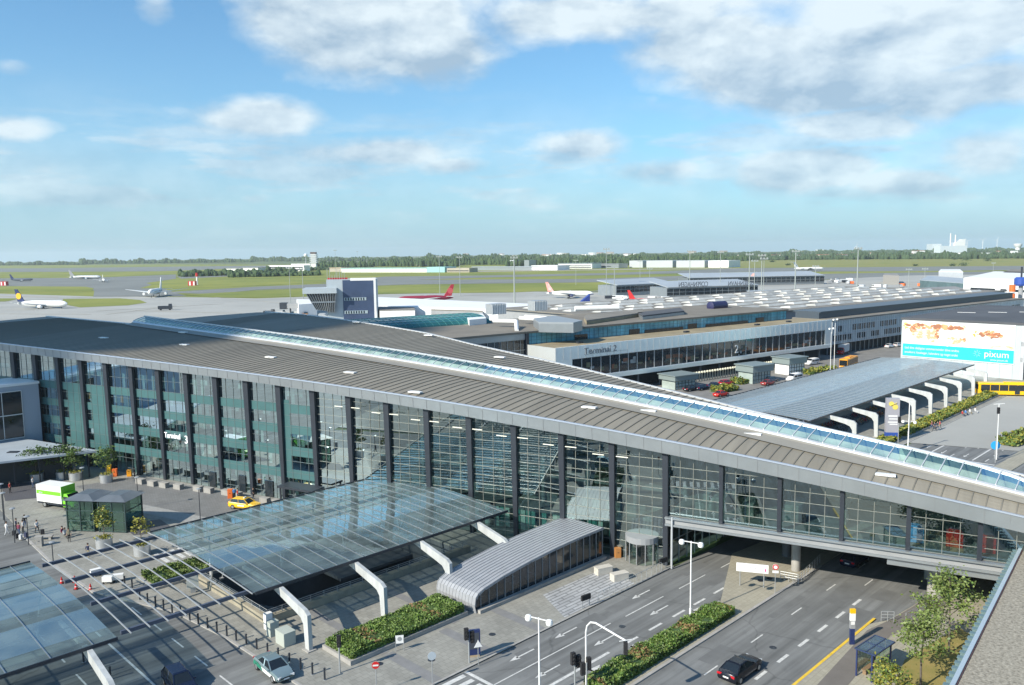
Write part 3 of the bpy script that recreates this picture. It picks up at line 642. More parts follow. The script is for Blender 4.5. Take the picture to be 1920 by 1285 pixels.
# bridge deck
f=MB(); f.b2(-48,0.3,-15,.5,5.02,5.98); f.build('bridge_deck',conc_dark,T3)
f=MB(); f.b2(-48,0.5,.52,.98,5.84,6.02); f.b2(-48,0.5,.52,.86,5.0,5.22); f.b2(-48,-22.5,.53,1.1,4.5,4.9); f.build('edge_beam',alu,T3)
f=MB(); f.b2(-48,0.5,.52,.66,5.23,5.83); f.build('beam_web',grey_m,T3)
def local3(p): # world -> terminal frame
    d=p-FA; return (d.x*math.cos(FR)+d.y*math.sin(FR),-d.x*math.sin(FR)+d.y*math.cos(FR))
for (a,b,r) in [(84.8,40.2,.5),(88.2,43.0,.5),(87.9,26.6,.75),(92.5,28.4,.75),(97.5,24,.4)]:
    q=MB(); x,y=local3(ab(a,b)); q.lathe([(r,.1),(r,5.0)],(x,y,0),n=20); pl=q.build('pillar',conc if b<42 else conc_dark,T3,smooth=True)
    if (a,b)==(87.9,26.6):
        t=MB(); 
        t.lathe([(.77,4.15),(.77,4.95)],(x,y,0),n=20); t.build('painted_sign',mat('sign_magenta',(.5,.03,.1),.5),pl)
        text('sign_lettering','29',.62,white_m,pl,(x-.05+.42,y+.80,4.3),(R(90),0,R(180)),.01)
# flank of the hall beside the underpass
ca,sa_=math.cos(A45-FR),math.sin(A45-FR)
def fl(a,b): return local3(ab(a,b))
f=MB(); P0,P1=fl(76.6,51.3),fl(96,52.0); f.add([(P0[0],P0[1],.1),(P1[0],P1[1],.1),(P1[0],P1[1],5.4),(P0[0],P0[1],5.4)],[(0,1,2,3)]); fg=f.build('flank_window',g_fac,T3)
f=MB()
for k in range(12):
    t=k/11; x,y=P0[0]+(P1[0]-P0[0])*t,P0[1]+(P1[1]-P0[1])*t; f.bar((x,y,.1),(x,y,5.4),.1)
f.bar((P0[0],P0[1],3),(P1[0],P1[1],3),.1); f.build('glazing_bar',alu,fg)
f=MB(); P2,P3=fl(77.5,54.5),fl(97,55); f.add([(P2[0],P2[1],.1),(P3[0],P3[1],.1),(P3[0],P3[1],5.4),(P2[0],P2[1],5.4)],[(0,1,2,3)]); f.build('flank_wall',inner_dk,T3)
f=MB(); f.b2(-48,-47.8,-16,0,0,14); f.build('end_wall',grey_m,T3)
# white corner post with lamps
q=MB(); q.tube((-.35,.9,.1),(-.35,.9,6.1),.11,n=8); 
q.build('corner_post',alu_lt,T3)
# rear wall
f=MB(); f.b2(0,52,-20,-19.8,.2,12); f.build('rear_wall',grey_m,T3)
# sign
sg=MB(); sg.b2(79.6,83.7,.30,.36,7.3,7.38); sign=sg.build('sign_rail',dk_m,T3)
lit=mat('lit_letters',(.92,.92,.94),.4,emit=.35)
text('sign_lettering','Terminal',1.28,lit,sign,(83.75,.42,7.25),(R(90),0,R(180)),.05,sx=.80)
text('sign_lettering','3',1.75,lit,sign,(79.15,.44,6.75),(R(90),0,R(180)),.05)
# revolving door
rd=MB(); x,y=local3(ab(75.6,54.6)); 
for k in range(12):
    t=2*math.pi*k/12; rd.tube((x+1.9*math.cos(t),y+1.9*math.sin(t),.15),(x+1.9*math.cos(t),y+1.9*math.sin(t),2.6),.05,n=6)
rd.lathe([(1.95,2.6),(1.95,3.3)],(x,y,0),n=24); rdo=rd.build('revolving_door',grey_m,T3)
q=MB()
for k in range(24):
    t0,t1=2*math.pi*k/24,2*math.pi*(k+1)/24
    q.add([(x+1.88*math.cos(t0),y+1.88*math.sin(t0),.2),(x+1.88*math.cos(t1),y+1.88*math.sin(t1),.2),(x+1.88*math.cos(t1),y+1.88*math.sin(t1),2.6),(x+1.88*math.cos(t0),y+1.88*math.sin(t0),2.6)],[(0,1,2,3)])
q.build('door_glass',g_clear,rdo)
q=MB(); q.bar((x-1.8,y,1.3),(x+1.8,y,1.3),.06,2.2); q.bar((x,y-1.8,1.3),(x,y+1.8,1.3),.06,2.2); q.build('door_leaf',dk_m,rdo)
# porch over the left entrance
q=MB(); q.b2(50.5,57,.7,3.3,3.0,3.3); q.b2(50.6,50.8,2.9,3.1,.12,3.0); q.b2(56.6,56.8,2.9,3.1,.12,3.0); q.build('entrance_porch',dk_m,T3)
q=MB(); q.b2(61,62.6,.06,.14,.2,2.6); q.b2(66.6,68,.06,.14,.2,2.8); q.b2(73,74.4,.06,.14,.2,2.6); q.build('entrance_door',g_dark,T3)
# ================================================================= STATION CANOPIES
def canopy(label,a0,a1,b0,b1,z,open_to,supp,gm,sup_n,glass_from=None,pitch=1.55,zs=1.0):
    o=thing('glass_canopy',label,'canopy',ab(a0,b0),A45); L=a1-a0; Wd=b1-b0
    zz=lambda y: z+.45*math.sin(math.pi*y/Wd)
    g0=(glass_from or a0)-a0
    gm_=MB(); n=10
    for k in range(n):
        y0,y1=Wd*k/n,Wd*(k+1)/n; gm_.add([(g0,y0,zz(y0)+.12),(L,y0,zz(y0)+.12),(L,y1,zz(y1)+.12),(g0,y1,zz(y1)+.12)],[(0,1,2,3)])
    gm_.build('glass_roof',gm,o)
    x=0.05+0.0; cnt=0
    raf=[]
    xs_=[]
    if open_to is not None: lo=(open_to-a0)
    else: lo=0.05
    x=lo
    while x<=L+.01: xs_.append(x); x+=pitch
    for x in xs_:
        q=MB()
        for k in range(6):
            y0,y1=Wd*k/6,Wd*(k+1)/6; q.bar((x,y0,zz(y0)+.16),(x,y1,zz(y1)+.16),.06 if x>g0 else .08,.10)
        q.build('rafter',galv if x<g0 else steel,o)
    for k in range(4):
        y=Wd*(.055+.295*k); q=MB(); q.bar((lo-.4 if open_to else 0,y,zz(y)-.18),(L,y,zz(y)-.18),.26,.34)
        q.build('beam',mat('canopy_beam',(.10,.12,.17),.5,.3),o)
    q=MB()
    for k in range(12):
        y=Wd*(.02+.087*k); q.bar((g0,y,zz(y)+.02),(L,y,zz(y)+.02),.07,.09)
    q.build('purlin',galv,o)
    q=MB(); q.bar((g0,0,z+.1),(L,0,z+.1),.12,.3); q.bar((g0,Wd,z+.1),(L,Wd,z+.1),.12,.3); q.build('edge_trim',dk_m,o)
    for a in supp:
        x=a-a0; q=MB()
        prof=[(-5.1,PVZ),(-4.45,PVZ),(-4.25,2.5*zs),(-3.8,3.0*zs),(-3,3.25*zs),(1.5,z-.4),(1.5,z-.05),(-.2,z-.02),(-4.5,3.85*zs),(-5.0,3.5*zs)]
        n=len(prof); vs=[(x-.2,y,zq) for y,zq in prof]+[(x+.2,y,zq) for y,zq in prof]
        q.add(vs,[tuple(range(n)),tuple(range(n,2*n))[::-1]]+[(i,(i+1)%n,n+(i+1)%n,n+i) for i in range(n)])
        c=q.build('support_frame',mat('support_grey',(.47,.49,.49),.55,.0,.9,.2,stretch=(1,1,.3),det=9),o)
        q=MB(); q.box((x,-4.78,PVZ+.05),(.9,1.1,.1)); q.build('base_plate',conc,c)
        q=MB(); q.bar((x,1.5,z-.2),(x,Wd*.3,z-.1),.3,.3); q.tube((x,Wd*.62,PVZ),(x-1.5,Wd*.45,z),.09,n=8); q.tube((x,Wd*.62,PVZ),(x+1.5,Wd*.75,z),.09,n=8); q.build('strut',mat('support_grey'),c)
    return o
canopy('broad blue-green glass canopy over the sunken station entrance, with bare rafters at its left end',22.4,67.5,68.6,93.2,4.8,22.4+.9,[37.0,45.5,54.0,62.5],g_can,4,glass_from=34.4)
canopy('blue glass canopy at the lower left edge, cut by the picture edge',-20,22.2,68.6,93.2,4.8,None,[3.0,11.5,20.0],g_can,3,pitch=3.1)
canopy('long hazy blue glass canopy of the bus station over parked bicycles',139,234,63.8,87.6,5.3,None,[147,157,167,177,187,197,207,217,227],g_bus,9,pitch=1.6,zs=1.25)
# open rafters at the near end of the bus canopy
q=MB()
for i in range(9):
    q.bar((130,66+i*2.3,5.2),(139,66+i*2.3,5.3),.18,.2)
o=q.build('slatted_roof',alu_lt,rot=A45); tag(o,'bare pale slats joining the bus canopy to the terminal rear','pergola')
# metal pavilion over the station stairs
ZINC=mat('zinc',(.33,.345,.37),.55,.15,1.2,.1)
pv=thing('station_pavilion','curved ribbed metal pavilion with dark glazed flank in front of the terminal hall','pavilion',ab(52.6,58.3,PVZ),A45)
prof=[(0,0),(-.15,.9),(.0,1.6),(.35,1.95),(1.2,2.25),(4,2.75),(8,3.2),(12,3.5),(16,3.65),(20.4,3.7)]
Wp=5.9; f=MB()
for (x0,z0),(x1,z1) in zip(prof,prof[1:]): f.add([(x0,-.1,z0),(x1,-.1,z1),(x1,Wp,z1),(x0,Wp,z0)],[(0,1,2,3)]); f.add([(x0,-.1,z0),(x1,-.1,z1),(x1,-.1,z1-.22),(x0+.12,-.1,max(0,z0-.22))],[(0,1,2,3)])
f.build('metal_roof',ZINC,pv)
f=MB()
for k in range(13):
    y=-.05+Wp*k/12
    for (x0,z0),(x1,z1) in zip(prof,prof[1:]): f.bar((x0,y,z0+.03),(x1,y,z1+.03),.06,.07)
f.build('roof_rib',mat('zinc_rib',(.38,.39,.41),.55,.2),pv)
f=MB(); n=len(prof)
for y in (.12,Wp-.1): f.add([(x+.1,y,z-.03) for x,z in prof[1:]]+[(20.4,y,0),(.1,y,0)],[tuple(range(n+1))])
f.build('flank_glazing',g_dark,pv)
f=MB()
for k in range(18): 
    x=.8+k*1.15; z=interp(x,prof[3:]); f.bar((x,.08,.1),(x,.08,z-.1),.07,.06)
f.build('mullion',grey_m,pv)
f=MB(); f.b2(.2,20.4,-.5,.05,0,.35); f.build('plinth',conc,pv)
# ================================================================= OTHER BUILDINGS
def grid_bars(x0,x1,z0,z1,y,nx,nz,w=.08,d=.08,mb=None):
    q=mb or MB()
    for k in range(nx+1): x=x0+(x1-x0)*k/nx; q.bar((x,y,z0),(x,y,z1),w,d)
    for k in range(nz+1): z=z0+(z1-z0)*k/nz; q.bar((x0,y,z),(x1,y,z),d,w)
    return q
# white annex and its entrance roof at the left
an=thing('white_annex','pale annex with one tall window at the left edge of the picture','building',w3(115.6,.8),R(225))
q=MB(); q.b2(0,40,-9,0,.1,14.1); q.build('wall',mat('annex_grey',(.36,.40,.46),.6,0,.2,.05),an)
q=MB(); q.b2(-.15,40.2,-9.1,.15,14.1,14.5); q.build('roof',whiteglare,an)
q=MB(); q.b2(2.8,12,.0,.08,4.9,13.2); w=q.build('window',g_dark,an); grid_bars(2.8,12,4.9,13.2,.12,3,2,.16,.1).build('window_frame',alu_lt,w)
en=thing('entrance_canopy','flat pale roof over the dark entrance beside the row of planted trees','canopy',G(185,848,4.4)*1,0)
P=G(185,848,4.4)
loc=lambda px,py:(G(px,py,4.4).x-P.x,G(px,py,4.4).y-P.y)
q=MB(); q.prism([(0,0),loc(0,870),(-40,-22),(-36,14),loc(60,828)],0,.32); q.build('roof',mat('canopy_top',(.36,.41,.46),.6,0,.2,.1),en)
q=MB()
for t in (.04,.3,.55,.8): q=MB(); x,y=loc(0,870); q.tube((x*t-1.5,y*t+.6,-4.3),(x*t-1.5,y*t+.6,0),.12,n=8); q.build('post',dk_m,en)
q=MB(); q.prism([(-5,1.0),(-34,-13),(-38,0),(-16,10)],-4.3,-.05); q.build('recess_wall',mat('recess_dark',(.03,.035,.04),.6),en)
for (px,py) in [(25,852),(55,850),(85,846),(118,840)]: q=MB(); x,y=loc(px,py); q.box((x,y,.37),(1.6,1.0,.14)); q.build('roof_hatch',dk_m,en)
# terminal 2
T2R=R(36.4); T2=thing('terminal_block','long terminal block with blue glazed upper wall and a pale projecting front reading Terminal 2','terminal',(10.5,195,0),T2R)
LT=116
q=MB(); q.b2(-60,108,11.9,45,0,15.9); q.build('upper_block',grey_m,T2)
q=MB(); q.b2(-61,108.5,11.1,46,15.9,16.4); q.build('roof',[mat('roof_brown',(.20,.18,.15),.9,0,.08,.2)],T2)
q=MB(); q.b2(0,108,11.6,11.88,9.5,15.9); bw=q.build('blue_wall',paved('blue_glass_panels',(.12,.40,.52),2.4,.8,.03,.5,.35,rough=.15),T2)
q=MB()
for (a,b,za,zb_) in [(16,20.5,13.0,14.4),(36,40,13.0,14.5),(42,58,13.0,13.9),(60,64,13.0,14.5),(68,88,13.0,13.9),(92,96,13.0,14.5)]: q=MB(); q.b2(a,b,11.45,11.62,za,zb_); q.build('louvre',g_dark,T2)
q=grid_bars(0,108,9.5,15.9,11.56,66,7,.05,.04); q.build('panel_joint',mat('joint_blue',(.02,.07,.11),.4),T2)
q=MB(); q.b2(-60,0,11.6,11.88,4,14.4); q.build('window_wall',g_dark,T2)
q=MB(); q.b2(-60,0,11.45,11.88,14.4,15.9); q.build('fascia_panel',alu,T2)
q=grid_bars(-60,0,4,14.4,11.5,30,4,.12,.1); q.build('glazing_bar',alu,T2)
q=MB(); q.b2(-.4,.4,11.0,11.6,0,15.9); q.build('corner_fin',dk_m,T2)
# projecting front
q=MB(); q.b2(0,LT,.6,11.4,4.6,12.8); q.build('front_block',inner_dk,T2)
q=MB(); q.b2(-.1,LT,0,.6,10.0,13.1); q.b2(-.1,.0,0.6,11.4,4.0,13.1); q.b2(LT-3.5,LT,0,.6,5.2,10.0); q.b2(-.1,5.2,0,.6,5.2,10.0);
q.cur=1
for k in range(48): q.bar((k*2.4,-.02,10.0),(k*2.4,-.02,13.1),.05,.03)
q.build('white_cladding',[mat('clad_white',(.88,.93,.93),.38,.55,.3,.04),grey_m],T2)
q=MB(); q.b2(0,LT,-.25,.6,4.1,5.2); q.build('lower_band',mat('clad_white'),T2)
q=MB(); q.b2(0.1,LT-.1,.7,11.5,12.8,13.0); q.build('front_roof',roof_tan,T2)
q=MB(); q.b2(5.2,LT-3.5,.25,.4,5.2,10.0); gw=q.build('window_band',g_dark,T2)
q=MB()
for k in range(34): q.bar((5.2+k*3.2,.15,5.2),(5.2+k*3.2,.15,10.0),.16,.12)
q.b2(5.2,LT-3.5,.08,.2,5.2,5.35); q.b2(5.2,LT-3.5,.08,.2,9.9,10.0); q.build('glazing_bar',alu_lt,gw)
q=MB(); rr=random.Random(5)
for _ in range(60):
    x=rr.uniform(8,LT-8); z=rr.uniform(5.4,7.6); q=MB(); q.b2(x,x+rr.uniform(.5,3),.16,.24,z,z+rr.uniform(.3,1.3))
    q.build('display_board',rr.choice([mat('disp_dark',(.08,.09,.08),.6),mat('disp_olive',(.13,.13,.08),.6),mat('disp_rust',(.22,.09,.05),.6),mat('disp_pale',(.3,.32,.32),.6)]),gw)
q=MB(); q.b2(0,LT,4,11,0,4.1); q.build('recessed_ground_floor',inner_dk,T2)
q=MB()
for k in range(14): q.tube((4+k*8.2,.8,0),(4+k*8.2,.8,4.2),.28,n=10)
q.build('column',conc_dark,T2)
sg=MB(); sg.b2(9,24,-.05,-.01,10.75,10.82); s_=sg.build('sign_rail',alu,T2)
text('sign_lettering','Terminal 2',2.2,mat('letter_mid_grey',(.22,.24,.26),.5),s_,(9,-.1,10.9),(R(90),0,0),.06,sx=1.15)
q=MB(); q.b2(66.4,69.6,.0,.1,5.9,9.3); p_=q.build('sign_panel',g_dark,T2); text('sign_lettering','2',3.4,whiteglare,p_,(67,-.1,6.3),(R(90),0,0),.05)
q=MB()
for x in (12,52,84,100): q=MB(); q.box((x,5,13.2),(1.6,1,.5)); q.build('roof_vent',dk_m,T2)
# roof plant of terminal 2
def roof_duct(pts,r,z,par,name='duct'):
    q=MB(); v=[(G(x,y,z).x,G(x,y,z).y,z+dz) for x,y,dz in pts]
    for a,b in zip(v,v[1:]): q.tube(a,b,r,n=10)
    o=q.build(name,whiteglare,smooth=True); return tag(o,par[0],'duct',par[1])
dg=('white ventilation pipe bent down onto the terminal roof','ventilation pipes on the terminal roof')
roof_duct([(925,602,0),(968,603,0),(969,609,-1.6)],.55,18,('white pipe nearest the teal vaulted roof, ending in an elbow',dg[1]))
roof_duct([(975,597,0),(1012,599,0),(1013,606,-1.6)],.55,18,('middle white pipe with an elbow onto the terminal roof',dg[1]))
roof_duct([(985,594,0),(1025,597,0),(1028,604,-1.6)],.55,18,('white pipe bent down beside the middle one on the terminal roof',dg[1]))
roof_duct([(1078,579,0),(1160,577,0)],.9,18,('long straight white pipe lying on grey supports over the terminal roof',dg[1]))
def px_block(name,label,cat,pts,z0,z1,m,roofm=None,group=None,ref=None):
    """block whose roof outline was measured at height z1"""
    ref=z1 if ref is None else ref; w=[G(x,y,ref) for x,y in pts]; c=sum(w,Vector())/len(w); c.z=0
    o=thing(name,label,cat,(c.x,c.y,0),0,group)
    q=MB(); q.prism([(p.x-c.x,p.y-c.y) for p in w],z0,z1-.4); q.build('wall',m,o)
    q=MB(); q.prism([(p.x-c.x,p.y-c.y) for p in w],z1-.4,z1); q.build('roof',roofm or m,o)
    return o
# teal vaulted roof
vr=thing('vaulted_atrium','low building under a teal glazed barrel roof behind the curved terminal','building',(-62,196,0),R(31.6))
q=MB(); n=12; Lr=66
for k in range(n):
    t0,t1=math.pi*k/n,math.pi*(k+1)/n; f_=lambda t:(11-11*math.cos(t),16+2.6*math.sin(t))
    (y0,z0),(y1,z1)=f_(t0),f_(t1); q.add([(0,y0,z0),(Lr,y0,z0),(Lr,y1,z1),(0,y1,z1)],[(0,1,2,3)])
vt=q.build('vaulted_roof',mat('teal_vault',(.03,.16,.16),.22,.1,.15,.3,spec=.8),vr)
q=MB()
for k in range(34):
    x=Lr*k/33
    for j in range(n):
        t0,t1=math.pi*j/n,math.pi*(j+1)/n; q.bar((x,11-11*math.cos(t0),16.03+2.6*math.sin(t0)),(x,11-11*math.cos(t1),16.03+2.6*math.sin(t1)),.12,.08)
for j in range(1,n):
    t=math.pi*j/n; q.bar((0,11-11*math.cos(t),16.04+2.6*math.sin(t)),(Lr,11-11*math.cos(t),16.04+2.6*math.sin(t)),.1,.07)
q.build('glazing_bar',mat('teal_bar',(.08,.26,.25),.4),vt)
q=MB(); q.b2(0,Lr,.1,21.9,0,15.9); q.build('wall',grey_m,vr)
q=MB(); q.b2(0,Lr,-.05,.05,13.6,15.4); w=q.build('window_band',g_dark,vr)
q=MB(); 
for k in range(20): q.bar((Lr*k/19,-.1,13.5),(Lr*k/19,-.1,15.6),.35,.2)
q.build('mullion',alu_lt,w)
q=MB(); q.b2(-.3,Lr+.5,-.4,22.4,15.5,15.95); q.build('eaves',alu_lt,vr)
# roof pavilions of terminal 2
px_block('rooftop_plant_room','grey hipped plant room on the terminal roof behind the bent white pipes','plant room',[(1000,597),(1040,592),(1092,601),(1075,605),(1010,604)],16,18.6,alu,mat('plant_roof',(.33,.36,.38),.5,.2))
px_block('rooftop_plant_room','white boxy plant room next to the teal vaulted roof','plant room',[(872,592),(905,588),(912,597),(880,600)],14,18,whiteglare)
px_block('rooftop_plant_room','dark tan plant room under the long straight pipe','plant room',[(1095,594),(1100,590),(1205,579),(1205,586),(1100,601)],15,17.6,roof_tan,roof_flat)
px_block('rooftop_plant_room','low dark shed with sloping pale side on the terminal roof','plant room',[(1195,586),(1275,577),(1283,583),(1205,592)],15,17.6,alu,roof_dkf)
for i,(px,py,l) in enumerate([(1008,570,'white slatted cooling tower left of the dark tank'),(930,577,'white slatted cooling tower nearest the white pier')]):
    o=thing('cooling_unit',l,'cooling tower',G(px,py+12,15),R(35),'cooling towers on the roof'); q=MB(); q.box((0,0,1.8),(6,4,3.6)); q.build('casing',galv,o); q=MB()
    for k in range(9): q.box((-2.8+k*.7,-2.05,1.8),(.2,.15,3.4))
    q.build('louvre',whiteglare,o)
o=thing('water_tank','round dark tank lying on the terminal roof left of the grey office block','tank',G(1345,583,15.5),R(35)); q=MB(); q.lathe([(.3,-4),(1.6,-3.6),(1.6,3.6),(.3,4)],(0,0,1.7),'x',14); q.build('tank_shell',mat('tank_navy',(.03,.03,.09),.4),o,smooth=True); q=MB(); q.box((-2,0,.2),(.4,2,1)); q.box((2,0,.2),(.4,2,1)); q.build('saddle',grey_m,o)
# hall of roof lights behind terminal 2
HR=R(37.5); hl=thing('transfer_hall','low wide hall behind the office block, its roof covered in rows of white roof lights','building',(60,275,0),HR)
q=MB(); q.b2(-10,250,0,95,0,12.6); q.build('wall',grey_m,hl)
q=MB(); q.b2(-11,251,-1,96,12.6,13.0); q.build('roof',roof_flat,hl)
c=0
for r in range(7):
    for k in range(14):
        x=-4+k*17.5+(r%2)*4; y=5+r*12.6
        q=MB(); q.add([(x,y,13.02),(x+12,y,13.02),(x+12,y+5.5,13.02),(x,y+5.5,13.02),(x+.8,y+1.0,13.9),(x+11.2,y+1.0,13.9),(x+11.2,y+4.6,13.5),(x+.8,y+4.6,13.5)],[(0,3,2,1),(4,5,6,7),(0,1,5,4),(1,2,6,5),(2,3,7,6),(3,0,4,7)]); q.build('roof_light',mat('roof_light_pane',(.50,.50,.47),.5,0,.07,.4),hl)
# grey office block
T1R=R(38); OB=thing('office_block','long grey three-storey office block with regular dark windows beyond Terminal 2','office block',(107.5,272.5,0),T1R)
LO=160
q=MB(); q.b2(0,LO,.3,14,3.9,11.9); q.build('wall',paved('grey_panels',(.52,.56,.57),1.6,1.15,.03,.6,.08,rough=.4),OB)
q=MB(); q.b2(-.5,LO+.5,-.2,15,11.9,12.35); q.build('roof',roof_flat,OB)
q=MB(); q.b2(0,LO,5,14,12.35,14.4); q.b2(0,LO,4.5,15,14.4,14.8); q.build('setback_storey',mat('setback_dark',(.07,.09,.11),.4),OB)
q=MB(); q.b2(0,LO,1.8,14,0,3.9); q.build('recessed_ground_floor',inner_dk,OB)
q=MB()
for k in range(54): q.bar((k*3,1.6,.1),(k*3,1.6,3.9),.25,.2)
q.build('column',galv,OB)
rr=random.Random(9)
for lv in (4.9,8.0):
    for k in range(50):
        if rr.random()<.1: continue
        x=1.2+k*3.1
        q=MB(); q.b2(x,x+1.05,.12,.29,lv,lv+1.9); q.b2(x+1.2,x+2.3,.12,.29,lv,lv+1.9); q.build('window',[g_dark],OB)
q=MB()
for k in range(105): q.bar((k*1.55+.1,.1,3.9),(k*1.55+.1,.1,11.9),.12,.16)
q.build('fin',mat('fin_pale',(.80,.82,.82),.5),OB)
q=MB()
for z in (4.0,7.0,10.2,11.8): q.bar((0,.05,z),(LO,.05,z),.12,.18)
q.build('string_course',alu_lt,OB)
# car park house with the hoarding
BBR=R(-46.7); B0=G(1688,668,4.0); B0=Vector((B0.x,B0.y,0)); BH=thing('parking_house','grey clad parking house carrying a large printed hoarding','parking house',B0,BBR)
q=MB(); q.b2(0,31.2,.25,70,0,14.9); q.build('wall',paved('pale_cladding',(.47,.52,.54),3.1,.9,.04,.5,.05),BH)
q=MB(); q.b2(-.2,80,0,70.3,14.9,15.5); q.build('roof',roof_dkf,BH)
q=MB()
for z in (0,3.9,7.6,11.3): q.b2(31.2,80,3,69,z,z+.7)
q.b2(31.2,80,6,69,0,14.9); q.build('open_deck',mat('deck_dark',(.06,.06,.065),.8,0,.3,.3),BH)
q=MB()
for k in range(7): q.b2(31.2+k*7,32+k*7,.3,1.2,0,14.9)
q.b2(31.2,80,.25,.9,13.5,14.9); q.b2(31.2,80,.3,.8,9.2,10.4); q.b2(31.2,80,.3,.8,4.9,6.1);q.build('deck_frame',alu_lt,BH)
q=MB()
for i in range(7): q.box((8+i*7,30+(i%3)*6,15.55),(5,.5,.08),rot=.3)
q.build('roof_marking',whiteglare,BH)
q=MB(); q.box((34,44,16.3),(22,5,.5)); q.build('roof_canopy',whiteglare,BH); q=MB(); q.box((34,44,15.8),(18,3,1)); q.build('roof_kiosk',g_dark,BH)
hb=thing('billboard','wide hoarding of a bright holiday picture above a turquoise strip of white lettering','billboard',B0,BBR)
BW,BZ0,BZ1=29.3,4.3,14.5
q=MB(); q.b2(.5,.5+BW,.02,.2,BZ0-.2,BZ1+.3); q.build('board',whiteglare,hb)
q=MB(); q.b2(.6,.4+BW,-.03,.01,BZ0,BZ0+3.6); strip_=q.build('turquoise_strip',cyan_m,hb)
def printed():
    m=bpy.data.materials.new('printed_picture'); m.use_nodes=True; t=m.node_tree; b=t.nodes['Principled BSDF']; b.inputs['Roughness'].default_value=.6
    tc=t.nodes.new('ShaderNodeTexCoord'); mp=t.nodes.new('ShaderNodeMapping'); mp.inputs['Scale'].default_value=(.22,1,.42); t.links.new(tc.outputs['Object'],mp.inputs[0])
    n=t.nodes.new('ShaderNodeTexNoise'); n.inputs['Scale'].default_value=1.5; n.inputs['Detail'].default_value=5; n.inputs['Distortion'].default_value=.8; t.links.new(mp.outputs[0],n.inputs[0])
    r=t.nodes.new('ShaderNodeValToRGB'); cr=r.color_ramp
    for p,c in ((0,(.75,.85,.88,1)),(.42,(.80,.84,.84,1)),(.52,(.88,.86,.80,1)),(.62,(.86,.70,.55,1)),(.74,(.70,.32,.18,1))):
        e=cr.elements.new(p); e.color=c
    t.links.new(n.outputs['Fac'],r.inputs[0]); t.links.new(r.outputs[0],b.inputs['Base Color']); return m
q=MB(); q.b2(.7,.3+BW,-.02,.01,BZ0+3.62,BZ1); q.build('printed_picture',printed(),hb)
def blob(cx,cz,rx,rz,m,y=-.04,n=22,par=hb,ph=0):
    q=MB(); vs=[(cx+rx*math.cos(2*math.pi*k/n)*(1+.12*math.sin(3*k+ph)),y,cz+rz*math.sin(2*math.pi*k/n)*(1+.1*math.cos(2*k+ph))) for k in range(n)]
    vs+=[(x,y+.03,z) for x,_,z in vs]; q.add(vs,[tuple(range(n)),tuple(range(n,2*n))[::-1]]+[(i,(i+1)%n,n+(i+1)%n,n+i) for i in range(n)]); return q.build('printed_shape',m,par)
SK=[mat('print_skin',(.86,.62,.44),.6,0,.8,.25),mat('print_peach',(.90,.76,.62),.6),mat('print_tan',(.70,.42,.25),.6)]; HR_=[mat('print_auburn',(.60,.20,.09),.6),mat('print_orange',(.80,.38,.18),.6),mat('print_umber',(.36,.15,.08),.6)]; AQ=[mat('print_aqua',(.55,.78,.80),.6),mat('print_pale',(.78,.86,.86),.6),mat('print_mist',(.66,.80,.84),.6)]
scatter(hb,15,10.2,13.8,1.7,AQ,34,1,-.03,1.1); scatter(hb,9.5,13.3,7.8,.7,HR_,26,2,-.14,.6); scatter(hb,4.6,11.1,1.5,1.9,SK,22,3,-.14,.5); scatter(hb,8.6,11.0,1.6,2.1,SK,24,4,-.14,.5); scatter(hb,3.4,12.3,.9,1.0,HR_,10,5,-.22,.35); scatter(hb,10.1,11.4,.5,1.6,HR_,10,6,-.22,.35); scatter(hb,14.6,9.7,1.8,.9,SK,16,7,-.14,.45); scatter(hb,17.2,9.9,1.4,.6,HR_[:2],7,8,-.2,.3); scatter(hb,23.6,11.9,2.9,1.0,HR_,24,9,-.14,.45); scatter(hb,20.3,11.9,.8,.8,[mat('print_gold',(.75,.4,.05),.6)],8,10,-.2,.35); scatter(hb,22.6,10.3,1.6,.8,SK[1:2],9,11,-.2,.4); scatter(hb,1.5,13.0,.8,.9,[mat('print_olive',(.45,.5,.1),.6)],8,12,-.2,.35)
def blob(*a,**k): pass
pk=mat('print_skin',(.88,.68,.52),.6,0,.8,.25); pr=mat('print_red',(.72,.32,.18),.6,0,.8,.4); pw_=mat('print_white',(.85,.84,.8),.6)
blob(4.3,11.0,1.4,2.2,pk); blob(3.6,12.2,1.6,.9,pr,-.06); blob(8.2,11.2,1.5,2.3,pk); blob(7.9,11.2,.9,1.7,pw_,-.06,ph=2); blob(8.6,13.2,2.0,.8,pr,-.06); blob(12.2,12.9,2.2,.8,pr); blob(15,12.8,1.3,.6,mat('print_pink',(.8,.4,.35),.6)); blob(14.5,9.9,1.3,.8,pk); blob(17.2,9.8,.9,.7,mat('print_teal',(.35,.68,.72),.6)); blob(22.0,12.2,1.8,.7,pr); blob(24.3,11.9,1.9,1.1,mat('print_brown',(.42,.14,.07),.6),-.05); blob(20.5,12.0,.7,.8,mat('print_gold',(.75,.4,.05),.6),-.06); blob(1.6,13.2,1.0,.8,mat('print_olive',(.45,.5,.1),.6)); blob(24.5,9.3,3.5,.8,mat('print_aqua',(.55,.78,.80),.6))
text('lettering','Lad dine dejligste sommerminder blive endnu',.98,whiteglare,strip_,(1.2,-.06,BZ0+2.15),(R(90),0,0),.01,sx=.98*.84)
text('lettering','smukkere: fotobøger, kalendere og meget andet',.98,whiteglare,strip_,(1.2,-.06,BZ0+.85),(R(90),0,0),.01,sx=.76)
text('lettering','pixum',2.5,whiteglare,strip_,(22.4,-.06,BZ0+1.45),(R(90),0,0),.02,sx=1.0)
text('lettering','www.pixum.dk',.72,whiteglare,strip_,(24.0,-.06,BZ0+.45),(R(90),0,0),.01)
q=MB()
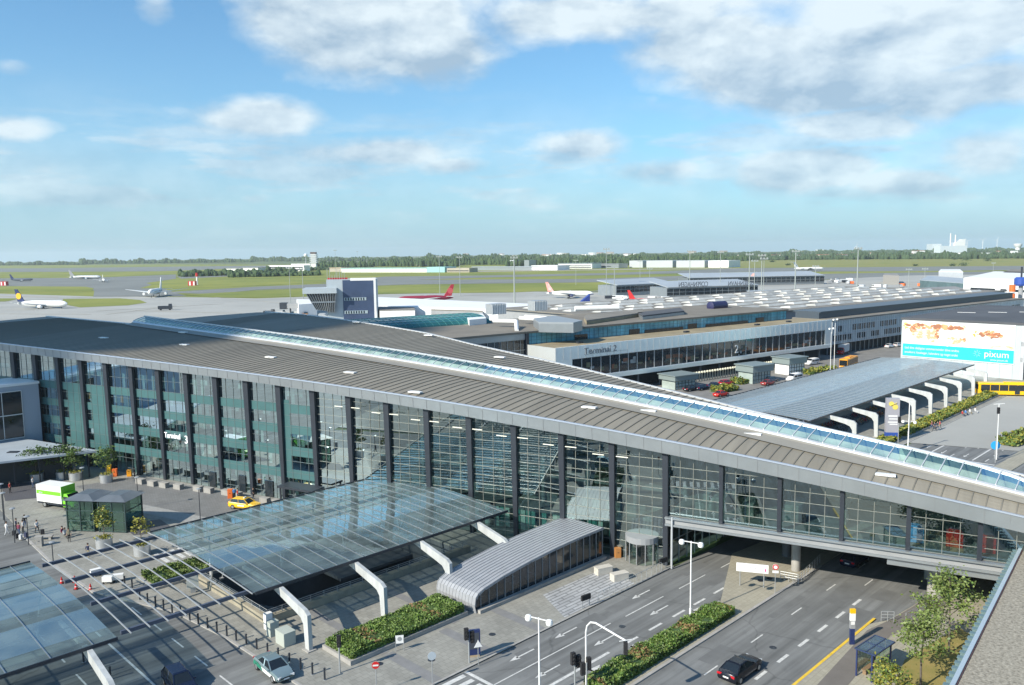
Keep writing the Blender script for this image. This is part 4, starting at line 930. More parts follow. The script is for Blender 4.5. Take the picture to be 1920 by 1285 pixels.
for k in range(8):
    t=math.pi*k/4; q.bar((20.7+.35*math.cos(t),-.05,BZ0+2.15+.35*math.sin(t)),(20.7+1.0*math.cos(t),-.05,BZ0+2.15+1.0*math.sin(t)),.32,.03)
q.build('star_emblem',whiteglare,strip_)
# control tower block
c0=G(612,618); TW=thing('control_tower_block','navy and grey office tower with an angled glazed control cabin at its side','tower',(c0.x,c0.y,0),R(8))
k=c0.length/FPX*1.0
Wt=88*k; hz=zat(c0.x,c0.y,523)
q=MB(); q.b2(3*k,94*k,0,16,0,hz-.5); q.build('core',mat('tower_grey',(.42,.47,.50),.5,0,.3,.06),TW)
q=MB(); q.b2(32*k,88*k,-.3,.0,0,hz-3.2*k); bp=q.build('navy_cladding',mat('navy_clad',(.05,.075,.14),.4,0,.1,.2),TW)
q=MB(); q.b2(88*k,92*k,-.5,2,0,hz); q.b2(46*k,92*k,-.4,1,hz-1.2,hz+.1); q.build('white_fin',whiteglare,TW)
q=MB()
for z in (hz*.30,hz*.56): q.b2(34*k,76*k if z<hz*.4 else 74*k,-.5,-.28,z,z+1.5)
wb=q.build('window_band',mat('band_pale',(.35,.42,.45),.4),TW)
q=MB()
for z in (hz*.30,hz*.56):
    for j in range(8): q.b2((36+j*4.6)*k,(38.2+j*4.6)*k,-.56,-.5,z+.15,z+1.35)
q.build('pane',g_dark,wb)
q=MB(); q.add([(-16*k,-2,hz*.40),(16*k,-2,hz*.34),(18*k,8,hz*.34),(-14*k,8,hz*.4),(-32*k,-4,hz*.72),(20*k,-4,hz*.72),(20*k,10,hz*.72),(-30*k,10,hz*.72)],[(0,3,2,1),(4,5,6,7),(0,1,5,4),(1,2,6,5),(2,3,7,6),(3,0,4,7)]); cab=q.build('control_cabin',g_dark,TW)
q=MB()
for j in range(12):
    t=j/11; q.bar((-16*k+t*32*k,-2.1,hz*(.40-.06*t)),(-32*k+t*52*k,-4.1,hz*.72),.3,.2)
q.bar((-24*k,-3.2,hz*.55),(19*k,-3.2,hz*.55),.3,.6); q.build('mullion',alu,cab)
q=MB(); q.b2(-38*k,22*k,-5,12,hz*.72,hz*.82); q.build('cabin_roof',mat('tower_grey'),TW)
q=MB(); q.b2(-14*k,30*k,1,10,0,hz*.30); q.build('lower_wing',alu_lt,TW)
q=MB(); rr=random.Random(2)
for j in range(8): x=(4+j*4.4)*k; q.tube((x,4,hz-.5),(x,4,hz+rr.uniform(1.5,5)),.12,n=5)
q.build('aerial',mast_m,TW)
q=MB(); q.b2(4*k,40*k,5,7,hz-.5,hz+.25); q.build('red_rail',red_m,TW)
# white pier right of the tower, and other piers
px_block('passenger_pier','long bright white pier running right from behind the control tower','pier',[(705,557),(1000,570),(1060,577),(1020,583),(880,578),(705,574)],0,9,whiteglare)
px_block('service_building','white box building with dark openings at the foot of the white pier','building',[(708,575),(776,576),(778,581),(712,582)],0,9,whiteglare,roof_flat)
px_block('service_building','low dark roofed building in front of the white pier','building',[(800,576),(900,578),(905,584),(810,581)],0,8,grey_m,roof_flat)
jb=thing('jet_bridge','grey boarding bridge with a dark cab left of the control cabin','jet bridge',G(545,592),R(-4)); q=MB(); q.box((6,0,6),(16,3,3)); q.box((18,0,6.5),(5,5,6)); q.build('tunnel',grey_m,jb); q=MB(); q.box((-4,0,6),(4,4,4)); q.build('cab',dk_m,jb); q=MB(); q.tube((0,0,0),(0,0,4.5),.5); q.tube((14,0,0),(14,0,4.5),.5); q.build('leg',dk_m,jb)
px_block('pier_head','white gatehouse with a dark band behind the control cabin','building',[(556,561),(592,562),(594,569),(560,571)],0,8,whiteglare)
rr=random.Random(21)
for i,(px,py,c,l) in enumerate([(505,590,'dk','dark baggage tug leftmost on the apron by the tower'),(525,592,'white','white service van beside the baggage tugs'),(541,595,'yellow','yellow belt loader below the boarding bridge'),(566,596,'amber','amber airport truck nearest the tower'),(580,593,'yellow','yellow high loader beside the amber truck'),(310,582,'dk','small dark service truck on the apron in front of the wide-body jet')]):
    m={'dk':dk_m,'white':whiteglare,'yellow':yellow_m,'amber':amber_m}[c]; o=thing('service_vehicle',l,'airport vehicle',G(px,py),rr.uniform(-.4,.4)); s=1.0 if i<5 else 1.3
    q=MB(); q.box((0,0,1.5*s),(7*s,2.6,1.7*s)); q.build('body',m,o); q=MB(); q.box((2.6*s,0,2.8*s),(1.7*s,2.4,1.2*s),taper=.85); q.build('cab',carglass if c!='dk' else m,o); q=MB()
    for x in (-2.3,2.3): q.tube((x*s,-1.35,.55),(x*s,1.35,.55),.55,n=10)
    q.build('wheel',black_m,o)
# pier with reversed rooftop lettering
def pier(label,p0,p1,depth,h,m,rm):
    a,b=G(*p0),G(*p1); d=b-a; o=thing('passenger_pier',label,'pier',a,math.atan2(d.y,d.x)); L=d.length
    q=MB(); q.b2(0,L,0,depth,0,h*.8); q.build('wall',m,o)
    q=MB(); q.add([(0,-1.5,h*.8),(L,-1.5,h*.8),(L,depth+1.5,h*1.12),(0,depth+1.5,h*1.12),(0,-1.5,h*.8+.5),(L,-1.5,h*.8+.5),(L,depth+1.5,h*1.12+.5),(0,depth+1.5,h*1.12+.5)],[(0,3,2,1),(4,5,6,7),(0,1,5,4),(1,2,6,5),(2,3,7,6),(3,0,4,7)]); q.build('roof',rm,o)
    q=MB(); q.b2(0,L,-.3,0,h*.25,h*.72); w=q.build('window_band',g_dark,o); grid_bars(0,L,h*.25,h*.72,-.4,max(4,int(L/5)),2,.25,.2).build('glazing_bar',alu,w); return o,L
rl=mat('pier_roof',(.40,.44,.47),.5,.1,.05,.08)
pier('glazed pier with a sloping pale roof, left of the reversed rooftop lettering',(1155,556),(1262,550),22,11,alu,rl)
o,L=pier('glazed pier carrying big rooftop letters seen from behind',(1250,562),(1420,556),26,11,alu,rl)
ltr=mat('letter_grey',(.09,.10,.12),.6)
q=MB(); q.b2(2,L-2,-3.2,-3.0,9.0,9.2); rs=q.build('letter_rail',grey_m,o)
text('roof_letters','COPENHAGEN',5.2,ltr,rs,(L*.42,-3.1,9.2),(R(90),0,0),.15,mirror=True,sx=.72)
text('roof_letters','KØBENHAVN',4.6,ltr,rs,(L*.94,-3.1,9.2),(R(90),0,0),.15,mirror=True,sx=.85)
pier('far pier with a long dark opening under its pale roof, ending near the light masts',(1290,538),(1545,533),30,11,mat('pier_wall',(.16,.18,.20),.6),rl)
px_block('baggage_hall','low pale hall between the light masts and the roof-light hall','building',[(1420,556),(1610,549),(1545,541),(1400,545)],0,8,alu,rl)
# white building with slot windows at the right
wb_=px_block('freight_building','wide white building with one row of slot windows at the right edge','building',[(1807,521),(1990,527),(1990,512),(1865,509)],0,16,whiteglare)
wl=MB(); c=wb_.location
A_=G(1807,521,16)-c; B_=G(1990,527,16)-c
for t0,t1 in [(.09,.36),(.42,.48),(.55,.75)]:
    p=A_.lerp(B_,t0); q_=A_.lerp(B_,t1); nrm=Vector((B_.y-A_.y,-(B_.x-A_.x),0)).normalized()
    wl.bar((p.x+nrm.x*.3,p.y+nrm.y*.3,9.2),(q_.x+nrm.x*.3,q_.y+nrm.y*.3,9.2),.3,1.3)
wl.build('window_band',g_dark,wb_)
px_block('freight_building','pale building with a stepped roof above the slot-window building','building',[(1880,511),(2000,514),(2000,505),(1895,505)],0,16,whiteglare,roof_flat)
px_block('gate_building','blue-white two-storey gate building with a glazed lower floor','building',[(1760,509),(1806,510),(1800,505),(1764,505)],0,14,alu_lt,whiteglare)
px_block('gate_building','glass gate lounge in front of the blue-white gate building','building',[(1725,525),(1806,531),(1806,522),(1740,517)],0,10,mat('lounge_glass',(.10,.16,.17),.3,0,.1,.3),rl)
px_block('shed','small grey shed with a dark open door right of the light masts','shed',[(1656,516),(1686,517),(1682,513),(1658,513)],0,9,mat('shed_wall',(.28,.27,.25),.7))
px_block('viaduct_ramp','curved grey ramp wall in front of the slot-window building','ramp',[(1700,541),(1790,537),(1806,541),(1806,548),(1740,549)],0,8,grey_m,mat('ramp_top',(.26,.26,.26),.8))
# beacon at the end of the office block
o=thing('signal_post','red and orange striped post with blue cabin at the end of the office block','beacon',G(1896,580),0)
q=MB(); q.lathe([(1.4,0),(1.4,6)],n=12); q.build('base',white_m,o)
for i,(z0,z1,m) in enumerate([(6,9,orange_m),(9,10,white_m),(10,14,orange_m)]):
    q=MB(); q.lathe([(1.6,z0),(1.6,z1)],n=12); q.build('band',m,o)
o=thing('signal_cabin','glazed blue cabin on a stem beside the striped post','cabin',G(1912,578),0)
q=MB(); q.tube((0,0,0),(0,0,13),1.2,n=10); q.build('stem',grey_m,o); q=MB(); q.lathe([(3,13),(3.6,14),(3.6,17),(2.6,18)],n=12); q.build('cabin',blue_m,o); q=MB(); q.tube((0,0,18),(0,0,24),.5); q.build('mast',dk_m,o)
# ================================================================= FAR FIELD
def far_block(name,label,cat,x0,x1,yb,yt,m,roof=None,depth=30,group=None,bands=None):
    a,b=G(x0,yb),G(x1,yb); d=b-a; h=zat(a.x,a.y,yt); o=thing(name,label,cat,a,math.atan2(d.y,d.x),group)
    q=MB(); q.b2(0,d.length,0,depth,0,h); q.build('wall',m,o)
    if roof:
        q=MB(); q.b2(-1,d.length+1,-1,depth+1,h,h+h*.12); q.build('roof',roof,o)
    if bands:
        q=MB()
        for t in bands: q.b2(d.length*.03,d.length*.97,-.6,0,h*t,h*(t+.16))
        q.build('window_band',g_dark,o)
    return o
far_block('hotel_building','long white far building with two rows of windows left of the far tower','building',503,570,509,498,whiteglare,None,20,None,[.2,.6])
far_block('office_building','taller white block joined to the far two-row building','building',546,582,503,495,whiteglare,None,20,None,[.5])
far_block('white_hall','pale hall among dark trees left of the far white building','hall',425,452,511,504,whiteglare,grey_m)
far_block('white_hall','smaller pale hall between the trees and the far white building','hall',456,484,511,503,whiteglare,grey_m)
far_block('hangar','long pale turquoise-roofed hangar behind the control tower','hangar',640,800,511,504,whiteglare,mat('hangar_teal',(.30,.55,.55),.6),40)
far_block('hangar','tan low hangar just left of the turquoise hangar','hangar',618,640,510,503,brick_m,mat('hangar_tan',(.5,.4,.28),.7),40)
far_block('hangar','turquoise gabled hangar end right of the long one','hangar',800,834,511,501,mat('hangar_teal'),None,40)
far_block('apartment_house','tan block of flats above the turquoise hangar','building',780,796,500,496,brick_m)
far_block('storage_block','pale stone block with ribbed front right of the turquoise hangar','building',838,880,511,503,brick_m,None,30,None,[.3])
far_block('parking_shed','long low grey shed with dark parked cars in front','shed',885,1010,507,501,alu,rl)
far_block('hangar','long arched white hangar left of the grey terrace','hangar',997,1045,507,499,whiteglare,whiteglare,50)
far_block('grandstand','white terraced building with flagpole behind the arched hangar','building',1047,1110,504,495,whiteglare,alu,40,None,[.15,.5])
far_block('low_terrace','grey low building right of the white terraced building','building',1110,1160,503,496,alu,grey_m,40,None,[.4])
for i,(a,b,l) in enumerate([(1180,1205,'leftmost grey cargo hangar'),(1212,1261,'second grey cargo hangar from the left'),(1268,1321,'widest grey cargo hangar'),(1328,1366,'rightmost pale cargo hangar, beside the grass bank')]):
    far_block('cargo_hangar',l,'hangar',a,b,502,489,mat('cargo_grey',(.47,.50,.52),.6,0,.01,.1) if i<3 else whiteglare,None,60,'cargo hangars across the airfield')
far_block('tall_block','pale narrow tower block among far trees','building',955,966,497,488,alu_lt)
far_block('tall_block','grey narrow tower block just right of the pale one','building',983,992,500,488,alu)
for i,(a,b,yb,yt) in enumerate([(1398,1412,480,477),(1424,1448,482,477.5),(1463,1487,481,477.5),(1495,1512,480,477),(1524,1562,481,477),(1584,1600,481,477),(1462,1488,487,483.5),(1310,1322,480,476),(1340,1356,481,477),(1380,1394,486,480),(1636,1652,478,475.5),(1815,1823,483,480),(1838,1846,483,481),(1890,1908,482,480),(1780,1798,484,482),(875,890,484,481),(920,935,483,480),(935,950,490,487),(1004,1020,483,480),(1030,1040,480,477),(1064,1072,484,480)]):
    far_block('house','orange-roofed house row in the town beyond the airfield' if i<14 else 'small pale house among trees beyond the airfield','house',a,b,yb,yt+1,brick_m if i<14 else whiteglare,tile_m if i<14 or i==19 else None,40,'tiled house rows beyond the airfield' if i<14 else 'pale houses among the far trees')
rh=random.Random(77)
for i in range(70):
    x=rh.choice([rh.uniform(860,1190),rh.uniform(1290,1900)]); yb=rh.uniform(479,489)-(x-860)*.0085; w_=rh.uniform(5,12); hh_=rh.uniform(2.0,4.0)
    far_block('house','small pale house among trees beyond the airfield','house',x,x+w_,yb,yb-hh_-1.2,whiteglare if rh.random()<.5 else brick_m,tile_m if rh.random()<.4 else None,25,'pale houses among the far trees')
# far control tower
p=G(588,505); h=zat(p.x,p.y,473); k=p.length/FPX; o=thing('far_control_tower','white far control tower with a dark cab, left of centre on the skyline','tower',p,0)
q=MB(); q.b2(-4.5*k,4.5*k,0,9*k,0,h*.9); q.build('shaft',whiteglare,o); q=MB()
for j in range(5): q.b2(-6.5*k,6.5*k,-1,9*k+1,h*(.36+.11*j),h*(.42+.11*j))
q.build('balcony',alu_lt,o); q=MB(); q.b2(-5*k,5*k,-.5,9*k,h*.9,h); q.build('cab',mat('cab_rust',(.10,.06,.06),.5),o)
p=G(574,500); k=p.length/FPX; h=zat(p.x,p.y,479); o=thing('radar_dome','white radar dome on a lattice leg beside the far control tower','radar dome',p,0)
q=MB(); q.tube((0,0,0),(0,0,h-3*k),1.2*k,.8*k); q.build('leg',galv,o); q=MB(); q.lathe([(.3*k,-3.4*k),(2.6*k,-2.4*k),(3.6*k,0),(2.6*k,2.4*k),(.3*k,3.4*k)],(0,0,h),n=14); q.build('dome',whiteglare,o,smooth=True)
# power station, water tower, wind turbines
p=G(1790,474); k=p.length/FPX
o=thing('power_station','white far power station with two slim chimneys on the right skyline','power station',p,0)
hh=lambda y:zat(p.x,p.y,y)
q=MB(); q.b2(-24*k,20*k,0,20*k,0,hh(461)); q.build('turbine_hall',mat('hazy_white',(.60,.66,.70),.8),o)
q=MB(); q.add([(0,0,hh(461)),(17*k,0,hh(461)),(17*k,0,hh(449)),(12*k,0,hh(449)),(0,0,hh(455)),(0,10*k,hh(461)),(17*k,10*k,hh(461)),(17*k,10*k,hh(449)),(12*k,10*k,hh(449)),(0,10*k,hh(455))],[(0,1,2,3,4),(9,8,7,6,5),(0,4,9,5),(4,3,8,9),(3,2,7,8),(2,1,6,7)]); q.build('boiler_house',whiteglare,o)
for x,y in ((-7,437.5),(1,440.5)):
    q=MB(); q.tube((x*k,5,0),(x*k,5,hh(y)),1.1*k,.9*k,n=10); q.build('chimney',whiteglare,o)
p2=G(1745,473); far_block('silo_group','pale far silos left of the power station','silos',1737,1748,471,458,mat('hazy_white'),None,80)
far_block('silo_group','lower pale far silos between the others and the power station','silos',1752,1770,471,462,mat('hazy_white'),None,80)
p=G(1908,472); k=p.length/FPX; h=zat(p.x,p.y,457); o=thing('water_tower','white mushroom-shaped water tower at the right edge of the skyline','water tower',p,0)
q=MB(); q.lathe([(3.5*k,0),(3.5*k,h*.5),(5.8*k,h*.72),(6.2*k,h*.98),(4*k,h)],n=16); q.build('tank',whiteglare,o,smooth=True)
def turbine(px,yb,yt,l,a0):
    p=G(px,yb); k=p.length/FPX; h=zat(p.x,p.y,yt); o=thing('wind_turbine',l,'wind turbine',p,0,'wind turbines on the skyline')
    q=MB(); q.tube((0,0,0),(0,0,h),.5*k,.25*k,n=8); q.build('tower',whiteglare,o)
    for j in range(3):
        t=a0+j*2.094; q=MB(); q.tube((0,-2,h),(6*k*math.cos(t),-2,h+6*k*math.sin(t)),.3*k,.12*k,n=5); q.build('blade',whiteglare,o)
for a in [(1869,468,450,'right-hand wind turbine of the three beyond the power station',1.2),(1842,468,451,'middle wind turbine beyond the power station',.6),(1813,468,452,'wind turbine nearest the power station',.2),(1606,473,462,'lone wind turbine far left of the power station',1.5)]: turbine(*a)
# light masts over the aprons
MG='tall slim light masts over the aprons'
def light_mast(px,yb,yt,l,w=.5,heads=3):
    p=G(px,yb); h=zat(p.x,p.y,yt); o=thing('light_mast',l,'light mast',p,0,MG)
    q=MB(); q.tube((0,0,0),(0,0,h),w*.6,w*.35,n=6); q.build('pole',mast_m,o); q=MB(); q.box((0,0,h),(5,1,.5)); 
    for j in range(heads): q.box((-2+j*4/max(1,heads-1),0,h+.6),(.9,.9,.8))
    q.build('lamp_head',mast_m,o)
for i,a in enumerate([(965,578,484,1.1),(825,552,482,.5),(863,556,483,.5),(569,563,505,.5),(545,570,503,.4),(630,520,470,.5),(671,505,472,.5),(688,500,488,.4),(708,500,482,.4),(1080,535,489,.5),(1137,556,468,.5),(1152,557,500,.6),(1200,540,490,.4),(1218,548,505,.4),(1293,548,472,.7),(1350,556,474,.5),(1404,570,478,.7),(1414,560,490,.5),(1427,575,480,.6),(1431,575,486,.4),(1490,572,472,.8),(1528,554,500,.4),(1606,569,467,.8),(1703,545,506,.5),(1733,543,505,.4),(1862,515,494,.4)]):
    nb='thick light mast in front of the grass, left of the tails' if i==0 else ['light mast just right of the navy tower','second mast right of the navy tower','light mast standing left of the control cabin','thin mast leftmost of the pair by the boarding bridge','tall mast behind the navy tower roof','far mast over the woodland','short far mast before the woodland','mast at the edge of the turquoise hangar','mast right of the white-tailed jet','mast behind the glazed pier roof','short thick mast on the glazed pier','mast before the leftmost cargo hangar','thin mast over the pier roof','tall mast above the reversed letters','mast right of the small red fin','first of the masts at the far pier','thin mast beside the first at the far pier','third mast at the far pier','thin mast touching the third at the far pier','tall mast in front of the taxiing jet','thin mast under the taxiing jet','tall lone mast above the office block','thin mast left of the glass lounge','thin mast at the glass lounge','thin mast behind the slot-window building'][i-1]
    light_mast(a[0],a[1],a[2],nb,a[3])
o=thing('marker_mast','white and red banded marker mast by the taxiway grass','mast',G(370,535),0); p=o.location; h=zat(p.x,p.y,512)
q=MB(); q.tube((0,0,0),(0,0,h*.72),1.3,1.1); q.build('pole',whiteglare,o); q=MB(); q.tube((0,0,h*.72),(0,0,h),1.9,1.6); q.build('red_top',red_m,o)
for px,l in ((361,'red and white hut at the foot of the marker mast'),(8,'red and white chequered hut at the left edge of the airfield')):
    o=thing('runway_hut',l,'hut',G(px,536),0); q=MB(); q.box((0,0,3),(9,6,6)); q.build('wall',red_m,o); q=MB(); q.box((-2,-3.05,3),(2,.1,5)); q.box((3,-3.05,3),(2,.1,5)); q.build('white_check',whiteglare,o)
# ---- woodland and town
def woods(name,segs,m,seed,size=9,dens=1.0):
    r_=random.Random(seed); q=MB()
    for (x0,y0,x1,y1,yt,dep) in segs:
        a,b=G(x0,y0),G(x1,y1); L=(b-a).length; k=((a+b)/2).length/FPX; n=int(max(12,abs(x1-x0)*2.2*dens)); 
        for i in range(n):
            t=r_.random(); p=a.lerp(b,t); dirv=p.normalized(); p=p+dirv*r_.uniform(0,dep); h=zat(a.x+(b.x-a.x)*t,a.y+(b.y-a.y)*t,yt)*r_.uniform(.5,1.08)*(.84+.16*math.sin(t*37+seed)+.1*math.sin(t*91)); w=max(size*.5,k*r_.uniform(1.4,3.2))
            n6=6; rg=[]
            for (rr_,zz_) in ((.75,0),(1.0,.35),(.85,.72),(.35,1.0)):
                rg.append([(p.x+w*rr_*r_.uniform(.75,1.2)*math.cos(2*math.pi*j/n6),p.y+w*rr_*r_.uniform(.75,1.2)*math.sin(2*math.pi*j/n6),h*zz_*r_.uniform(.92,1.05)) for j in range(n6)])
            q.loft(rg)
    o=q.build(name,m); return tag(o,kind='stuff')
tag(woods('far_woodland',[(-400,497,0,497,490,900),(-100,499,160,497,490,700),(150,496,480,492,485,900),(470,491,800,489,481,900),(800,489,1200,486,476,900),(1200,484,1500,479,474,900),(1480,478,1800,472,468,1200),(1750,474,2100,470,464,900)],wood_far,1),'dark belt of far woodland all along the horizon','woodland')
tag(woods('woodland_clump',[(337,520,500,515,506,150),(430,521,600,517,508,120),(500,512,640,505,500,200)],wood_far,2),'dark tree clump around the far pale halls','woodland')
tag(woods('airfield_woods',[(592,503,700,501,489,400),(690,500,860,501,486,500),(740,497,960,497,482,600),(950,500,1180,497,484,600),(1100,494,1400,490,478,600),(880,492,1000,490,480,600),(1080,502,1180,498,486,300)],wood_far,3,dens=1.5),'broad far wood behind the hangars','woodland')
tag(woods('town_trees',[(1370,489,1620,487,477,500),(1590,487,1830,486,472,400),(1800,486,2100,484,472,400),(1300,484,1700,478,472,1200)],wood_far2,4,dens=1.7),'trees between the orange-roofed houses beyond the meadow','woodland')
for (px,py,s) in [(1786,499,1),(1806,499,1.4),(1812,489,1.5),(1852,490,1.2),(1790,487,1),(1375,495,1.2),(1366,498,1),(1448,492,.9),(1477,498,.8),(1716,499,.8)]:
    p=G(px,py); k=p.length/FPX; r_=random.Random(px); q=MB(); 
    for j in range(130): q.leaf((r_.gauss(0,2.2*k*s),r_.gauss(0,2.2*k*s),abs(r_.gauss(1.8*k*s,1.2*k*s))),1.5*k)
    o=thing('bush','dark lone bush on the grass bank beyond the runway','bush',p,0,'bushes dotted on the far grass bank'); q.build('foliage',wood_far2,o)
# ================================================================= AIRCRAFT
def plane(label,nose,rot,L,span,fus,tailm,eng=whiteglare,wing=None,tt=False,belly=None,stripe=None,h0=3.6,r0=None):
    r=(r0 or L*.052); o=thing('airliner',label,'airplane',nose,rot)
    q=MB(); q.lathe([(.05*r,0),(.45*r,-.35*r),(.8*r,-1.1*r),(r,-2.4*r),(r,-L*.68),(.82*r,-L*.8),(.45*r,-L*.93),(.12*r,-L)],(0,0,h0),'x',16)
    me=q.build('fuselage',fus,o,smooth=True)
    fz=L*.2; t=MB(); z=h0+r*.6
    pts=[(-L*.83,z),(-L*.965,z+fz),(-L*1.02,z+fz),(-L*.97,z)]; vs=[(x,-.25,zz) for x,zz in pts]+[(x,.25,zz) for x,zz in pts]; t.add(vs,[(0,1,2,3),(7,6,5,4),(0,4,5,1),(1,5,6,2),(2,6,7,3),(3,7,4,0)]); tf=t.build('tail_fin',tailm,o)
    if stripe: 
        t=MB(); n=12; cx,cz,rr_=-L*.945,z+fz*.45,fz*.26
        for y in (-.3,.3):
            t.add([(cx+rr_*math.cos(2*math.pi*k/n),y,cz+rr_*math.sin(2*math.pi*k/n)) for k in range(n)],[tuple(range(n))])
        t.build('tail_emblem',stripe,tf)
    for sg in (-1,1):
        w=MB(); w.add([(-L*.36,sg*r*.6,h0-r*.5),(-L*.56,sg*r*.6,h0-r*.5),(-L*.64,sg*span/2,h0+span*.035),(-L*.60,sg*span/2,h0+span*.035),(-L*.36,sg*r*.6,h0-r*.2),(-L*.56,sg*r*.6,h0-r*.2),(-L*.64,sg*span/2,h0+span*.035+.2),(-L*.60,sg*span/2,h0+span*.035+.2)],[(0,3,2,1),(4,5,6,7),(0,1,5,4),(1,2,6,5),(2,3,7,6),(3,0,4,7)]); w.build('wing',wing or alu_lt,o)
        w=MB(); zt=z+fz*.95 if tt else h0+r*.4; xx=-L*.12 if tt else 0
        w.add([(-L*.86+xx,sg*.2,zt),(-L*.95+xx,sg*.2,zt),(-L*.98+xx,sg*span*.18,zt+.3),(-L*.94+xx,sg*span*.18,zt+.3),(-L*.86+xx,sg*.2,zt+.3),(-L*.95+xx,sg*.2,zt+.3),(-L*.98+xx,sg*span*.18,zt+.45),(-L*.94+xx,sg*span*.18,zt+.45)],[(0,3,2,1),(4,5,6,7),(0,1,5,4),(1,2,6,5),(2,3,7,6),(3,0,4,7)]); w.build('tailplane',wing or alu_lt,o)
        e=MB(); ex,ey,ez=(-L*.38,sg*span*.17,h0-r*.75) if not tt else (-L*.72,sg*r*1.5,h0+r*.3); e.lathe([(r*.42,0),(r*.5,-r*.4),(r*.48,-r*1.4),(r*.25,-r*2)],(ex,ey,ez),'x',12); e.build('engine',eng,o,smooth=True)
        g_=MB(); g_.tube((-L*.52,sg*r*.9,0.55),(-L*.52,sg*r*.9,h0-r*.5),.2); g_.tube((-L*.52,sg*r*.9-.4,.55),(-L*.52,sg*r*.9+.4,.55),.55,n=10); g_.build('landing_gear',dk_m,o)
    g_=MB(); g_.tube((-L*.12,0,.5),(-L*.12,0,h0-r*.6),.18); g_.tube((-L*.12,-.3,.45),(-L*.12,.3,.45),.45,n=10); g_.build('nose_gear',dk_m,o)
    q=MB(); q.add([(-r*.9,-.62*r,h0+r*.42),(-r*.9,.62*r,h0+r*.42),(-r*1.3,.7*r,h0+r*.62),(-r*1.3,-.7*r,h0+r*.62)],[(0,1,2,3)]); q.build('cockpit_window',g_dark,o)
    q=MB(); 
    for k in range(int(L*.9)):
        x=-L*.14-k*.75
        if x>-L*.8: q.box((x,-r*1.0,h0+r*.22),(.3,.12,.36)); q.box((x,r*1.0,h0+r*.22),(.3,.12,.36))
    q.build('cabin_window',mat('cabin_window',(.12,.14,.17),.3),o)
    return o
n_=G(127,579); t_=G(22,578.5); plane('white airliner with a navy tail and yellow disc, taxiing at the left edge',n_,math.atan2(n_.y-t_.y,n_.x-t_.x),46,36,whiteglare,navy_m,stripe=mat('emblem_orange',(.85,.45,.02),.5))
n_=G(281,559); plane('white wide-body jet seen nose-on in the middle of the apron',n_,R(-78),54,56,whiteglare,whiteglare,h0=5)
n_=G(745,572); t_=G(800,556); plane('dark red airliner with a tall red tail behind the white pier',n_,R(200),42,40,mat('maroon_livery',(.30,.03,.06),.4),mat('tail_crimson',(.50,.03,.05),.4),stripe=mat('tail_rose',(.7,.12,.12),.5),h0=4)
n_=G(1112,560); plane('white airliner with a red and white tail parked left of the glazed pier',n_,R(-20),38,34,whiteglare,mat('tail_redwhite',(.72,.10,.06),.5,0,.12,.2,col2=(.8,.75,.72)),h0=4,eng=navy_m)
n_=G(1100,563); p=n_
o=thing('boarding_stairs','bright blue boarding stairs beside the red and white tailed jet','boarding stairs',G(1090,566),R(20)); q=MB(); q.add([(0,0,0),(7,0,0),(7,0,5),(0,3,0),(7,3,0),(7,3,5)],[(0,1,2),(5,4,3),(0,3,4,1),(1,4,5,2),(2,5,3,0)]); q.build('stair_body',mat('stair_blue',(.03,.06,.28),.5),o); q=MB(); q.box((8.5,1.5,5.2),(3,3,.5)); q.build('platform',navy_m,o)
plane('airliner hidden behind the pier, only its small red fin showing',G(1345,536),R(170),36,30,whiteglare,mat('tail_redwhite'),h0=4)
n_=G(1544,507.5); plane('white T-tailed jet taxiing beyond the far pier',n_,R(2),50,42,whiteglare,whiteglare,tt=True,r0=2.3)
plane('small red and white propeller aircraft among the service vans by the glazed pier',G(1262,572),R(-15),30,26,mat('fus_redwhite',(.75,.70,.68),.5,0,.25,.2,col2=(.6,.05,.05)),red_m,h0=3)
plane('far grey airliner on the left taxiway',G(190,523),R(0),58,50,alu_lt,grey_m)
plane('small far white jet just right of the grey airliner',G(196,530),R(-60),34,30,whiteglare,whiteglare)
plane('far dark airliner near the left edge on the second taxiway',G(62,528),R(0),38,32,mat('dark_livery',(.07,.09,.14),.5),navy_m)
# vehicles and clutter on the far apron
rr=random.Random(31)
for i in range(46):
    if i<22: px,py=rr.uniform(1140,1300),rr.uniform(560,572)
    elif i<38: px,py=rr.uniform(1546,1600),rr.uniform(526,534)
    else: px,py=rr.uniform(1612,1760),rr.uniform(536,540)
    p=G(px,py,.1); L_=rr.uniform(4.5,9); m=rr.choice([whiteglare,whiteglare,alu_lt,grey_m,orange_m,dk_m])
    o=thing('service_van','boxy service van on the apron behind the terminal','airport vehicle',p,rr.uniform(0,3.1),'service vans parked behind the terminal roofs')
    q=MB(); q.box((0,0,1.7),(L_,2.4,2.3)); q.build('body',m,o); q=MB(); q.box((L_*.36,0,2.1),(L_*.3,2.44,.9)); q.build('windscreen',g_dark,o)
# ================================================================= CLOUD whose shadow falls on the left of the terminal
cc=Vector((-128,212,16))-sdir*(430/math.sin(R(SUN_EL)))
q=MB(); rr=random.Random(8)
for k in range(60):
    a=rr.uniform(0,6.28); d=math.sqrt(rr.random()); c=(cc.x+math.cos(a)*d*80,cc.y+math.sin(a)*d*80,cc.z+rr.uniform(-4,10)); r=rr.uniform(16,30)
    q.lathe([(r*.1,-r*.35),(r*.8,-r*.3),(r,0),(r*.75,r*.4),(r*.1,r*.6)],c,n=14)
o=q.build('cloud',mat('cloud_white',(.85,.86,.88),1.0),smooth=True); tag(o,kind='structure')
